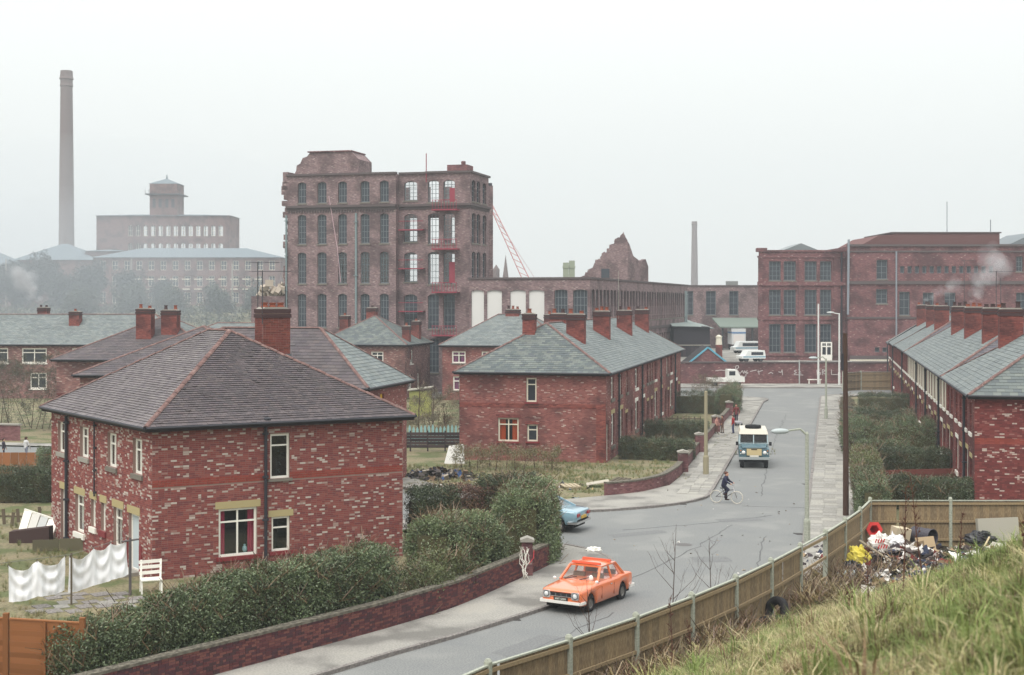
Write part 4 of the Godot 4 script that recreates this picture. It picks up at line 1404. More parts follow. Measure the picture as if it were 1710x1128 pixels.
	# two concrete stubs behind it
	for i in 2:
		var sb := MB.new()
		sb.box(Vector3(-0.35, 0, -0.4), Vector3(0.35, 13.9 + i * 0.25, 0.4))
		sb.box(Vector3(-0.4, 13.2, -0.45), Vector3(0.4, 13.5, 0.45))
		var sp := put("concrete_column", sb, mat(rgb(150, 158, 140)))
		sp.position = G(6.75 + i * 0.75, 178.0)
		tag(sp, ["left one of two concrete stumps behind the long low mill", "right one of two concrete stumps behind the long low mill"][i], "column", "concrete stumps")
	# ragged gable left standing behind
	var ru := thing("ruined_gable", "ragged brick gable of a demolished mill standing above the low mill roof", "wall", G(7.8, 172.0))
	var rp := MB.new()
	var prof := [Vector2(0, 0), Vector2(6.2, 0), Vector2(6.2, 16.4), Vector2(5.9, 16.9), Vector2(5.75, 17.5), Vector2(5.3, 16.9), Vector2(4.9, 16.7), Vector2(4.6, 16.1), Vector2(4.0, 15.9), Vector2(3.7, 15.1), Vector2(3.1, 14.9), Vector2(2.9, 14.2), Vector2(2.3, 14.1), Vector2(2.0, 13.2), Vector2(1.4, 12.9), Vector2(1.0, 12.2), Vector2(0.3, 12.0)]
	var jag := PackedVector2Array()
	for i in prof.size():
		jag.append(prof[i])
		if i > 2 and i < prof.size() - 1:
			for f in [0.33, 0.66]:
				jag.append((prof[i] as Vector2).lerp(prof[i + 1], f) + Vector2(rng.randf_range(-0.12, 0.12), rng.randf_range(-0.16, 0.16)))
	rp.prism(jag, -0.6, 0.0)
	put("gable_wall", rp, M.mill, ru)
	var r2 := MB.new()
	r2.prism(PackedVector2Array([Vector2(0, 0), Vector2(6.0, 0), Vector2(6.0, 13.4), Vector2(5.2, 14.3), Vector2(3.6, 14.0), Vector2(1.6, 14.6), Vector2(0.5, 16.0), Vector2(0, 16.3)]), -0.5, 0.0, Transform3D(Basis(Vector3.UP, deg_to_rad(60.0)), Vector3(6.2, 0, 0)))
	put("return_wall", r2, M.mill, ru)
	var hole := MB.new()
	hole.box(Vector3(3.0, 11.9, -0.05), Vector3(4.0, 13.0, 0.01))
	put("blocked_window", hole, M.glass_mill, ru)

	# ---- works on the right
	var e := thing("works_building", "dark red brick works with paired windows on three floors behind the graffiti wall", "factory", G(29.5, 170.0))
	var ew := []
	for r in [[2.95, 6.35], [7.45, 10.45], [11.55, 13.85]]:
		for c in [[1.25, 2.65], [3.0, 4.45], [5.5, 6.95], [7.35, 8.7]]:
			ew.append([c[0], c[1], r[0], r[1]])
	wall(e, "wall", M.mill_red, Vector3.ZERO, Vector3(10.4, 0, 0), 15.0, ew, 0.3)
	wall(e, "wall", M.mill_red, Vector3(4.2, 0, -16), Vector3(0, 0, 0), 15.0)
	wall(e, "wall", M.mill_red, Vector3(10.4, 0, 0), Vector3(10.4, 0, -16), 15.0)
	wall(e, "wall", M.mill_red, Vector3(10.4, 0, -16), Vector3(4.2, 0, -16), 15.0)
	for q in ew:
		mill_window(e, Vector3.ZERO, Vector3(10.4, 0, 0), q, [0.33, 0.66], [0.25, 0.5, 0.75], M.glass_mill, false)
	var ec := MB.new()
	for q in [[2.55, 2.85, 0.12], [6.85, 7.25, 0.14], [10.95, 11.4, 0.2], [14.3, 14.5, 0.1], [15.0, 15.2, 0.15]]:
		ec.box(Vector3(-0.12, q[0], -0.3), Vector3(10.5, q[1], q[2]))
	for x in [-0.05, 4.75, 9.0]:
		ec.box(Vector3(x, 2.85, -0.1), Vector3(x + 0.5, 14.3, 0.09))
	ec.box(Vector3(-0.15, 15.0, -1.2), Vector3(1.0, 15.45, 0.17))
	put("string_course", ec, M.mill_red, e)
	var er := MB.new()
	er.prism(PackedVector2Array([Vector2(2.7, 15.0), Vector2(8.2, 15.0), Vector2(5.5, 16.1)]), -9.0, -2.0)
	put("roof_light", er, mat(rgb(120, 126, 128), 0.5), e)
	var wd := MB.new()   # white double door leaf hung in the ground floor opening
	wd.box(Vector3(7.4, 1.6, 0.12), Vector3(8.75, 4.2, 0.2))
	var door := put("loading_door", wd, M.white, e)
	var pn := MB.new()
	for x in [7.58, 8.16]:
		pn.box(Vector3(x, 2.7, 0.17), Vector3(x + 0.42, 3.6, 0.215))
		for dx in [0.0, 0.23]:
			pn.box(Vector3(x + dx, 3.75, 0.17), Vector3(x + dx + 0.18, 4.05, 0.215))
	put("pane", pn, M.glass_dark, door)
	drainpipe(e, Vector3(9.9, 14.9, 0), Vector3(9.9, 0, 0), Vector3(0, 0, 1), 0.1)

	var f := thing("works_building", "larger red brick works block with a brown attic and a row of small square windows", "factory", G(39.95, 169.0))
	var fw := [[3.4, 4.7, 11.7, 14.0], [3.35, 4.7, 8.8, 10.5], [6.1, 7.35, 7.4, 10.2], [8.9, 10.2, 7.6, 10.1], [11.5, 12.8, 7.6, 10.1], [20.0, 21.3, 7.4, 10.1], [20.0, 20.8, 12.6, 14.4]]
	for i in 13:
		fw.append([6.2 + i * 0.88, 6.2 + i * 0.88 + 0.5, 12.4, 13.25])
	for i in 3:
		fw.append([3.2 + i * 0.9, 3.2 + i * 0.9 + 0.55, 3.0, 3.6])
	wall(f, "wall", M.mill_red, Vector3.ZERO, Vector3(30, 0, 0), 15.6, fw, 0.3)
	wall(f, "wall", M.mill_red, Vector3(0.2, 0, -18), Vector3(0, 0, 0), 15.6)
	for i in fw.size():
		if i < 7:
			mill_window(f, Vector3.ZERO, Vector3(30, 0, 0), fw[i], [0.5], [0.33, 0.66], M.glass_mill)
		else:
			window(f, Vector3.ZERO, Vector3(30, 0, 0), fw[i], {"id": "sq", "frame": M.mill_frame, "glass": M.glass_mill, "ft": 0.07, "recess": 0.15})
	var fc := MB.new()
	for q in [[15.6, 15.85, 0.2], [14.9, 15.1, 0.1], [11.1, 11.5, 0.2], [7.0, 7.2, 0.12]]:
		fc.box(Vector3(-0.1, q[0], -0.3), Vector3(30, q[1], q[2]))
	fc.box(Vector3(0.2, 2.2, -0.05), Vector3(7.5, 2.6, 0.2))
	put("string_course", fc, M.coping, f)
	var pl := MB.new()
	pl.box(Vector3(0.2, 1.9, 0.0), Vector3(7.6, 2.18, 0.16))
	put("white_band", pl, M.cream, f)
	var at := MB.new()
	at.prism(PackedVector2Array([Vector2(1.9, 15.85), Vector2(18.3, 15.85), Vector2(18.3, 17.2), Vector2(5.6, 17.2), Vector2(5.5, 17.0), Vector2(3.9, 16.95)]), -14.0, -0.8)
	put("attic", at, mat(rgb(104, 72, 70), 0.9), f)
	var lt := MB.new()
	lt.box(Vector3(5.4, 17.2, -14.1), Vector3(18.5, 17.35, -0.7))
	put("attic_coping", lt, M.coping, f)
	var gr := MB.new()
	gr.prism(PackedVector2Array([Vector2(19.8, 15.85), Vector2(30, 15.85), Vector2(30, 17.6), Vector2(23, 17.4)]), -12.0, -2.0)
	put("slate_roof", gr, mat(rgb(120, 126, 130), 0.8), f)
	for q in [[Vector3(-0.1, 7.5, 0.4), Vector3(0.0, 16.4, 0.4), 0.14], [Vector3(5.7, 5.0, 0.2), Vector3(5.7, 15.0, 0.2), 0.1], [Vector3(13.0, 17.3, -4.0), Vector3(13.0, 21.2, -4.0), 0.05], [Vector3(18.3, 17.3, -4.0), Vector3(18.3, 19.0, -4.0), 0.06]]:
		var ms := MB.new()
		ms.tube([q[0], q[1]], [q[2]], 6)
		put("vent_pipe", ms, mat(rgb(132, 138, 146), 0.6), f)
	var sg := MB.new()
	sg.box(Vector3(2.6, 1.3, 0.3), Vector3(4.0, 1.9, 0.36))
	put("notice_board", sg, M.white, f)

	# linking range with three windows across the end of the yard
	var m := thing("works_building", "low brick works range with three tall windows closing the yard", "factory", G(20.4, 214.0))
	var mw := [[5.4, 6.9, 7.0, 10.6], [8.8, 10.3, 7.0, 10.6], [12.3, 13.7, 7.0, 10.6], [12.2, 13.6, 4.6, 5.3]]
	wall(m, "wall", M.mill, Vector3.ZERO, Vector3(26, 0, 0), 11.3, mw, 0.3)
	for q in mw:
		mill_window(m, Vector3.ZERO, Vector3(26, 0, 0), q, [0.5], [0.25, 0.5, 0.75], M.glass_mill)
	var mc := MB.new()
	mc.box(Vector3(-0.1, 11.3, -10.0), Vector3(26, 11.5, 0.12))
	for i in 8:
		mc.box(Vector3(1.0 + i * 0.4, 7.6, -0.02), Vector3(1.18 + i * 0.4, 10.2, 0.1))
	put("coping", mc, M.coping, m)
	# shed with a grey sloping roof on the left of the yard
	var h := thing("yard_shed", "dark shed with a pale grey sloping roof at the left of the works yard", "shed", G(20.6, 181.0))
	var hs := MB.new()
	hs.prism(PackedVector2Array([Vector2(0, 0), Vector2(4.6, 0), Vector2(4.6, 5.8), Vector2(0, 5.8)]), -22.0, 0.0)
	put("shed_wall", hs, mat(rgb(56, 52, 58)), h)
	var hr := MB.new()
	hr.quad(Vector3(-0.2, 5.9, 0.3), Vector3(3.0, 5.85, 0.3), Vector3(5.3, 6.1, -22.0), Vector3(-0.2, 8.2, -22.0))
	hr.quad(Vector3(3.0, 5.85, 0.3), Vector3(5.2, 5.6, 0.3), Vector3(6.6, 5.8, -22.0), Vector3(5.3, 6.1, -22.0))
	hr.quad(Vector3(-0.2, 5.82, 0.3), Vector3(5.2, 5.52, 0.3), Vector3(6.6, 5.72, -22.0), Vector3(-0.2, 5.82, -22.0))
	put("shed_roof", hr, mat(rgb(136, 146, 142), 0.8), h)
	var hb := MB.new()
	hb.box(Vector3(0.0, 3.4, 0.0), Vector3(4.7, 3.55, 0.06))
	hb.box(Vector3(4.6, 3.4, -21.0), Vector3(4.68, 3.55, 0.0))
	put("shed_rail", hb, M.cement, h)
	for i in 9:
		var sl := MB.new()
		sl.box(Vector3(0.15 + i * 0.5, 0.1, -0.02), Vector3(0.55 + i * 0.5, 3.2, 0.05))
		put("shed_board", sl, mat(rgb(64 + (i % 3) * 6, 58 + (i % 3) * 5, 64 + (i % 3) * 5)), h)
	# gabled hut with blue barge boards just inside the wall
	var hut := thing("brick_hut", "small brick hut with light blue barge boards behind the graffiti wall", "hut", G(20.0, 157.0))
	var hp := MB.new()
	hp.prism(PackedVector2Array([Vector2(-0.4, 0), Vector2(3.7, 0), Vector2(3.7, 2.25), Vector2(1.65, 3.85), Vector2(-0.4, 2.25)]), -5.0, 0.0)
	put("hut_wall", hp, M.mill_red, hut)
	for q in [[Vector3(-0.75, 2.05, 0.05), Vector3(1.65, 3.98, 0.05)], [Vector3(1.65, 3.98, 0.05), Vector3(4.2, 1.95, 0.05)]]:
		var bb := MB.new()
		bb.bar(q[0], q[1], 0.12, 0.18)
		put("barge_board", bb, mat(rgb(96, 168, 190), 0.6), hut)
		var rfq := MB.new()
		rfq.bar(q[0] + Vector3(0, 0.05, -2.6), q[1] + Vector3(0, 0.05, -2.6), 5.0, 0.08)
		put("hut_roof", rfq, M.deck, hut)
	var gp := MB.new()
	gp.box(Vector3(-0.35, 0, -0.35), Vector3(0.35, 1.9, 0.35))
	var gpo := thing("gate_post", "cream topped red gate post in the works yard", "post", G(24.6, 169.0, 2.0))
	put("pier", gp, M.chimney, gpo)
	var gc := MB.new()
	gc.lathe([Vector2(0.4, 1.9), Vector2(0.34, 2.6), Vector2(0.4, 2.9), Vector2(0, 3.1)], 8)
	put("cap", gc, M.cream, gpo)
	# canopy at the back of the yard
	var cn := thing("loading_canopy", "grey canopy over the loading bay at the back of the yard", "canopy", G(30.0, 205.0))
	var cr := MB.new()
	cr.hexa([Vector3(0, 5.2, 0), Vector3(9.5, 5.2, 0), Vector3(9.5, 6.4, -8), Vector3(0, 6.4, -8), Vector3(0, 5.4, 0), Vector3(9.5, 5.4, 0), Vector3(9.5, 6.6, -8), Vector3(0, 6.6, -8)])
	put("canopy_roof", cr, mat(rgb(110, 120, 112)), cn)
	for x in [0.3, 4.6, 9.1]:
		var c2 := MB.new()
		c2.box(Vector3(x, 0, -0.5), Vector3(x + 0.25, 5.25, -0.25))
		put("post", c2, M.steel, cn)

# ---------------------------------------------------------------- far things
func far_block(o: Node, at: Vector3, w: float, dp: float, h: float, holes: Array, roof_h: float, arch := 0.0) -> void:
	wall(o, "wall", M.mill_far, at, at + Vector3(w, 0, 0), h, holes, 0.3, arch)
	wall(o, "wall", M.mill_far, at + Vector3(w, 0, 0), at + Vector3(w, 0, -dp), h)
	wall(o, "wall", M.mill_far, at + Vector3(0, 0, -dp), at, h)
	var through := []
	if arch > 0.0:   # bare windows on both sides, the sky shows through
		for q in holes:
			through.append([w - q[1] - 0.25, w - q[0] + 0.25, q[2] - 0.3, q[3] + 0.3])
	wall(o, "wall", M.mill_far, at + Vector3(w, 0, -dp), at + Vector3(0, 0, -dp), h, through, 0.3)
	for q in holes:
		window(o, at, at + Vector3(w, 0, 0), q, {"id": "far%s" % (arch > 0.0), "frame": M.cream, "glass": M.glass if arch > 0.0 else M.glass_mill, "ft": 0.12, "cols": [0.5], "rows": [0.5], "recess": 0.25})
	var g := MB.new()
	var y := h
	var c := [at + Vector3(-0.4, y, 0.4), at + Vector3(w + 0.4, y, 0.4), at + Vector3(w + 0.4, y, -dp - 0.4), at + Vector3(-0.4, y, -dp - 0.4)]
	var r0 := at + Vector3(dp * 0.6, y + roof_h, -dp / 2)
	var r1 := at + Vector3(w - dp * 0.6, y + roof_h, -dp / 2)
	g.quad(c[0], c[1], r1, r0)
	g.tri(c[1], c[2], r1)
	g.quad(c[2], c[3], r0, r1)
	g.tri(c[3], c[0], r0)
	put("roof", g, mat(rgb(112, 122, 128), 0.85), o)

func round_chimney(label: String, at: Vector3, h: float, r0: float, r1: float, m: Material) -> void:
	var o := thing("mill_chimney", label, "chimney", at)
	var g := MB.new()
	g.lathe([Vector2(r0, -3), Vector2(lerpf(r0, r1, 0.5), h * 0.5), Vector2(r1, h * 0.93)], 20)
	put("shaft", g, m, o)
	var c := MB.new()
	c.lathe([Vector2(r1, h * 0.93), Vector2(r1 * 1.12, h * 0.935), Vector2(r1 * 1.02, h * 0.945), Vector2(r1 * 1.02, h * 0.96), Vector2(r1 * 1.2, h * 0.965), Vector2(r1 * 1.06, h * 0.975), Vector2(r1 * 1.0, h), Vector2(r1 * 0.7, h), Vector2(r1 * 0.7, h * 0.95)], 20)
	put("crown", c, m, o)

func far_things() -> void:
	var far_brick := mat(rgb(108, 92, 89))
	round_chimney("tall tapering brick mill chimney at the far left", G(-163.0, 520.0, 8.0), 85.3, 3.0, 2.15, far_brick)
	round_chimney("thin round chimney on the skyline right of the ragged gable", G(102.7, 800.0, 6.0), 47.9, 2.2, 1.5, far_brick)
	var hs := []
	for r in [[1.2, 3.6], [4.8, 7.0], [8.2, 10.2]]:
		for i in 15:
			hs.append([1.4 + i * 2.55, 2.7 + i * 2.55, r[0], r[1]])
	var o := thing("mill", "long hazy mill range with a slate roof on the hill at the left", "mill", G(-88.4, 300.0, 7.4))
	far_block(o, Vector3.ZERO, 39.5, 14.0, 10.9, hs, 2.2)
	var rl := MB.new()
	for y in [4.1, 6.2]:
		for i in 12:
			rl.box(Vector3(6.0 + i * 2.55, y, 0.0), Vector3(7.6 + i * 2.55, y + 0.22, 0.12))
	put("pale_lintel", rl, M.cream, o)
	var hu := []
	for r in [[7.0, 9.6], [11.0, 14.6], [16.2, 18.8]]:
		for i in 13:
			hu.append([7.4 + i * 1.75, 8.5 + i * 1.75, r[0], r[1]])
	var u := thing("mill", "upper mill block with arched windows and a square water tower behind it, far left", "mill", G(-96.8, 331.0, 8.0))
	far_block(u, Vector3.ZERO, 31.0, 12.0, 21.0, hu, 0.6, 0.4)
	var tw := MB.new()
	tw.box(Vector3(11.9, 20.0, -9.0), Vector3(18.3, 28.6, -2.0))
	put("water_tower", tw, M.mill_far, u)
	var tb := MB.new()
	tb.box(Vector3(11.0, 26.0, -9.6), Vector3(19.2, 26.25, -1.2))
	for i in 10:
		tb.box(Vector3(11.0 + i * 0.9, 26.25, -1.3), Vector3(11.08 + i * 0.9, 27.2, -1.22))
	put("tower_balcony", tb, M.steel, u)
	var tr := MB.new()
	tr.lathe([Vector2(5.0, 28.6), Vector2(0.3, 30.0), Vector2(0.1, 31.0), Vector2(0, 31.1)], 4, Vector3(15.1, 0, -5.5), Basis(Vector3.UP, PI / 4))
	put("tower_roof", tr, mat(rgb(112, 122, 128)), u)
	var tn := MB.new()
	for x in [12.6, 14.0, 15.6, 17.0]:
		tn.box(Vector3(x, 23.0, -2.05), Vector3(x + 0.7, 25.0, -1.95))
	tag(put("tower_window", tn, M.glass_mill, u), "", "", "", "stuff")
	var v := thing("mill", "gabled mill sheds with grey roofs below the tall chimney", "mill", G(-114.0, 305.0, 7.6))
	far_block(v, Vector3(5.0, 0, -6.0), 18.0, 14.0, 10.5, [[3.0, 4.4, 5.0, 8.0], [6.0, 7.4, 5.0, 8.0]], 3.8)
	far_block(v, Vector3(-6.0, 0, 0), 14.0, 9.0, 9.0, [[8.4, 9.6, 3.0, 7.0], [10.6, 11.8, 3.0, 7.0]], 3.0)
	far_block(v, Vector3(20.0, 0, -8.0), 9.0, 9.0, 12.5, [[1.5, 2.9, 9.0, 11.4], [4.5, 5.9, 9.0, 11.4]], 0.5)
	# retaining wall, posts and a red van below the far mill
	var rt := MB.new()
	rt.box(Vector3(-95.0, 4.0, -281.0), Vector3(-40.0, 8.0, -280.0))
	tag(put("retaining_wall", rt, mat(rgb(120, 118, 108))), "long pale retaining wall at the foot of the far left mill", "wall")
	var px := [[-75.5, 282.0, 17.0], [-55.5, 282.0, 16.0], [-100.4, 282.0, 17.0]]
	for i in 3:
		var pm := MB.new()
		pm.tube([Vector3.ZERO, Vector3(0, px[i][2] - 6.0, 0)], [0.22, 0.14], 6)
		var pp := put("lamp_column", pm, M.cement)
		pp.position = G(px[i][0], px[i][1], 6.5)
		tag(pp, ["tall pale column before the far left mill, middle of three", "tall pale column before the far left mill, rightmost of three", "tall pale column before the far left mill, at the photo's left edge"][i], "lamp post", "columns by the far mill")
	far_scrub()
	# crane
	var cr := thing("crane", "red lattice crane boom leaning beside the tall mill", "crane", G(1.9, 164.0))
	var lat := MB.new()
	var p0 := Vector3(0, 11.0, 0)
	var p1 := Vector3(-4.4, 20.3, 0)
	var dirn := (p1 - p0).normalized()
	var sx := Vector3(0, 0, 1)
	var sy := dirn.cross(sx)
	var n := 12
	for e in [[0.4, 0.4], [0.4, -0.4], [-0.4, 0.4], [-0.4, -0.4]]:
		lat.tube([p0 + sx * e[0] + sy * e[1], p1 + (sx * e[0] + sy * e[1]) * 0.4], [0.045], 4)
	for i in n:
		var f0 := i / float(n)
		var f1 := (i + 1) / float(n)
		var k0 := 0.4 * (1 - 0.6 * f0)
		var k1 := 0.4 * (1 - 0.6 * f1)
		for sgn in [-1, 1]:
			lat.tube([p0.lerp(p1, f0) + sx * k0 * sgn + sy * k0, p0.lerp(p1, f1) + sx * k1 * sgn - sy * k1], [0.028], 3)
			lat.tube([p0.lerp(p1, f0) + sy * k0 * sgn + sx * k0, p0.lerp(p1, f1) + sy * k1 * sgn - sx * k1], [0.028], 3)
	put("boom", lat, mat(rgb(200, 138, 140), 0.7), cr)
	var hk := MB.new()
	hk.tube([p1, p1 + Vector3(-0.05, 2.0, 0), p1 + Vector3(0.05, 2.2, 0)], [0.05], 4)
	hk.box(p1 + Vector3(-0.3, 1.7, -0.2), p1 + Vector3(0.2, 2.4, 0.2))
	put("boom_head", hk, M.iron, cr)
	var cb := MB.new()
	cb.tube([p1 + Vector3(0.3, -1.0, 0), Vector3(1.2, 11.0, 0)], [0.03], 3)
	cb.tube([p1 + Vector3(-0.2, 0.0, 0), p1 + Vector3(-0.25, -8.0, 0)], [0.03], 3)
	put("cable", cb, mat(rgb(190, 170, 172)), cr)
	var cbd := MB.new()   # crawler body below, hidden by the mill
	cbd.box(Vector3(-1.5, 1.2, -2.0), Vector3(2.5, 4.5, 2.0))
	cbd.tube([Vector3(0, 3, 0), p0], [0.2], 6)
	put("cab", cbd, mat(rgb(170, 80, 80)), cr)
	# church on the skyline
	var ch := thing("church", "faint church with a spire on the skyline right of the tall mill", "church", G(-6.5, 420.0, 2.0))
	var cw := MB.new()
	cw.prism(PackedVector2Array([Vector2(0, 0), Vector2(6.6, 0), Vector2(6.6, 12.5), Vector2(5.0, 14.5), Vector2(3.4, 12.8), Vector2(1.7, 15.0), Vector2(0, 13.0)]), -6.0, 0.0)
	put("nave", cw, far_brick, ch)
	var cs := MB.new()
	cs.lathe([Vector2(0.9, 8), Vector2(0.9, 14), Vector2(0, 21)], 8, Vector3(4.6, 0, -3))
	cs.lathe([Vector2(1.0, 8), Vector2(1.0, 16.5), Vector2(0, 18)], 4, Vector3(1.8, 0, -3))
	put("spire", cs, far_brick, ch)
	# water tank on legs
	var tk := thing("water_tank", "square grey water tank tower on the skyline beyond the yard", "tank", G(60.6, 400.0, 0.0))
	var tm := MB.new()
	tm.box(Vector3(0, 11.6, -3), Vector3(3.0, 14.7, 0))
	put("tank", tm, mat(rgb(108, 108, 106)), tk)
	for x in [0.1, 2.5]:
		for z in [-2.8, -0.3]:
			var lg := MB.new()
			lg.box(Vector3(x, -1, z - 0.2), Vector3(x + 0.4, 11.6, z + 0.2))
			put("leg", lg, mat(rgb(108, 108, 106)), tk)
	# far roofs and low hills along the skyline
	for q in [[-2.0, 430.0, 15.0, 12.0, 11.8], [12.0, 440.0, 20.0, 10.0, 10.6], [38.0, 470.0, 14.0, 10.0, 12.0], [66.0, 520.0, 30.0, 10.0, 11.0], [-12.0, 500.0, 20.0, 12.0, 14.0]]:
		var b := MB.new()
		b.prism(PackedVector2Array([Vector2(0, -2), Vector2(q[2], -2), Vector2(q[2], q[4]), Vector2(q[2] * 0.5, q[4] + 1.8), Vector2(0, q[4])]), -q[3], 0.0)
		var bo := put("distant_building", b, far_brick)
		bo.position = G(q[0], q[1], 0)
		var nb: int = used["distant_building"]
		tag(bo, ["faint pitched roof on the skyline just right of the crane", "faint wide roof on the skyline behind the ragged gable", "faint roof on the skyline left of the thin chimney", "faint wide roof on the skyline below the water tank", "faint roof on the skyline left of the church"][nb], "building", "roofs on the skyline")
	# woods on the hill
	for q in [[-83.0, 279.0, 13.0, 4.6], [-92.0, 283.0, 15.0, 5.6], [-100.0, 286.0, 13.0, 5.0], [-75.0, 279.0, 11.0, 4.0], [-107.0, 282.0, 13.0, 5.4], [-86.0, 272.0, 10.0, 5.0], [-68.0, 276.0, 8.0, 3.0], [-96.0, 273.0, 10.0, 5.0]]:
		tree(G(q[0], q[1], ground_at(q[0], q[1]) - 0.3), q[2] * 0.8, q[3], ["dark tree on the hill below the far mill, right of the two pale windows", "dark tree on the hill below the tall chimney", "dark tree on the hill at the left of the far mill sheds", "dark tree on the hill below the left end of the long far mill", "dark tree on the hill near the left edge", "low dark tree on the hill in front of the far mill trees", "low tree at the foot of the long far mill", "low dark tree on the hill just behind the smoking chimney"][used.get("hill_tree", -1) + 1], "hill_tree", rgb(44, 52, 44), 650)
	for q in [[-70.0, 262.0], [-62.0, 258.0], [-54.0, 262.0], [-47.0, 264.0], [-78.0, 256.0], [-104.0, 262.0], [-42.0, 258.0]]:
		tree(G(q[0], q[1], ground_at(q[0], q[1]) - 0.3), 6.5, 4.2, ["scrubby tree on the slope below the pale retaining wall, third from the left", "scrubby tree on the slope below the pale retaining wall, fourth from the left", "scrubby tree on the slope below the pale retaining wall, third from the right", "scrubby tree on the slope below the pale retaining wall, second from the right", "scrubby tree on the slope below the pale retaining wall, second from the left", "scrubby tree on the slope below the mill sheds, leftmost of its row", "scrubby tree on the slope beside the mill's broken wall, rightmost of its row"][used.get("slope_tree", -1) + 1], "slope_tree", rgb(66, 72, 56), 420)

# low scrub over the far slope
func far_scrub() -> void:
	var xf := []
	var tn := []
	for i in 2600:
		var d := rng.randf_range(160.0, 279.0)
		var x := rng.randf_range(-0.42, -0.13) * d
		if noise.get_noise_2d(x * 0.12, d * 0.12) < -0.15:
			continue
		xf.append(Transform3D(turn3().scaled(Vector3.ONE * rng.randf_range(1.6, 3.6)), G(x, d, ground_at(x, d) + rng.randf_range(0.1, 1.4))))
		tn.append([lin(82, 86, 62), lin(104, 100, 72), lin(70, 76, 58)][rng.randi() % 3] * rng.randf_range(0.7, 1.1))
	tag(scatter("scrub", "coarse", xf, tn, self), "rough scrub covering the slope below the far left mill", "", "", "stuff")

# leaf sprigs: small faces scattered in a ball
var sprigs := {}
func sprig(kind: String) -> ArrayMesh:
	if sprigs.has(kind):
		return sprigs[kind]
	var r := RandomNumberGenerator.new()
	r.seed = kind.hash()
	var g := MB.new()
	var cnt := 22
	var size := 0.029
	var rad := 0.15
	if kind == "coarse":
		cnt = 20; size = 0.09; rad = 0.42
	elif kind == "twig":
		cnt = 12; size = 0.0; rad = 0.2
	for i in cnt:
		var p := Vector3(r.randfn(), r.randfn(), r.randfn()).limit_length(1.6) * rad * 0.6
		var b := Basis.from_euler(Vector3(r.randf() * TAU, r.randf() * TAU, r.randf() * TAU))
		var f := r.randf_range(0.35, 1.65)
		g.k = Color(f * r.randf_range(0.85, 1.1), f, f * r.randf_range(0.75, 1.0))
		if size > 0.0:
			var l := b.x * size * r.randf_range(0.8, 1.5)
			var w := b.y * size * 0.55
			g.fquad(p - l, p + w, p + l, p - w)
		else:
			var d := (Vector3(r.randfn(), absf(r.randfn()) + 0.6, r.randfn()).normalized()) * rad * 1.6
			var w2 := d.cross(b.x).normalized() * 0.008
			g.fquad(p - w2, p + w2, p + d + w2 * 0.5, p + d - w2 * 0.5)
	sprigs[kind] = g.mesh()
	return sprigs[kind]

# many turned copies of a sprig joined into one mesh
func scatter(called: String, kind: String, xforms: Array, tints: Array, parent: Node, m: Material = null) -> MeshInstance3D:
	var src: Array = sprig(kind).surface_get_arrays(0)
	var sv: PackedVector3Array = src[Mesh.ARRAY_VERTEX]
	var sc: PackedColorArray = src[Mesh.ARRAY_COLOR]
	var g := MB.new()
	var shades := {}
	for i in xforms.size():
		var t: Color = tints[i]
		var key := Vector3i(int(t.r * 400), int(t.g * 400), int(t.b * 400)) / 4
		if not shades.has(key):
			var pc := PackedColorArray()
			for c in sc:
				pc.append(Color(c.r * t.r, c.g * t.g, c.b * t.b))
			shades[key] = pc
		g.v.append_array((xforms[i] as Transform3D) * sv)
		g.c.append_array(shades[key])
	return put(called, g, m if m else M.leaf, parent)

func turn3() -> Basis:
	return Basis.from_euler(Vector3(rng.randf() * TAU, rng.randf() * TAU, rng.randf() * TAU))

func tree(at: Vector3, h: float, r: float, label: String, called: String, c: Color, n: int) -> void:
	var o := thing(called, label, "tree", at, rng.randf() * TAU, "trees on the hill" if called == "hill_tree" else "")
	var g := MB.new()
	g.tube([Vector3.ZERO, Vector3(0.1, h * 0.4, 0), Vector3(0, h * 0.75, 0.1)], [h * 0.03, h * 0.022, h * 0.008], 7)
	for i in 9:
		var y := h * rng.randf_range(0.25, 0.6)
		var a := rng.randf() * TAU
		var e := Vector3(cos(a) * r * 0.75, y + h * rng.randf_range(0.1, 0.3), sin(a) * r * 0.75)
		g.tube([Vector3(0, y, 0), e * Vector3(0.5, 1, 0.5) - Vector3(0, h * 0.04, 0), e], [h * 0.012, h * 0.008, h * 0.003], 5)
	put("trunk", g, M.bark, o)
	var xf := []
	var tn := []
	var lobes := []
	for i in 11:
		var a := rng.randf() * TAU
		lobes.append([Vector3(cos(a) * r * rng.randf_range(0.1, 0.62), h * rng.randf_range(0.34, 0.84), sin(a) * r * rng.randf_range(0.1, 0.62)), r * rng.randf_range(0.32, 0.55)])
	for i in n:
		var lb: Array = lobes[rng.randi() % lobes.size()]
		var v: Vector3 = Vector3(rng.randfn(), rng.randfn(), rng.randfn()).normalized() * lb[1] * pow(rng.randf(), 0.4)
		var s := r * 0.34 * rng.randf_range(0.6, 1.3)
		xf.append(Transform3D(turn3().scaled(Vector3.ONE * s), lb[0] + v))
		tn.append(c.srgb_to_linear() * rng.randf_range(0.7, 1.25))
	scatter("crown", "coarse", xf, tn, o)

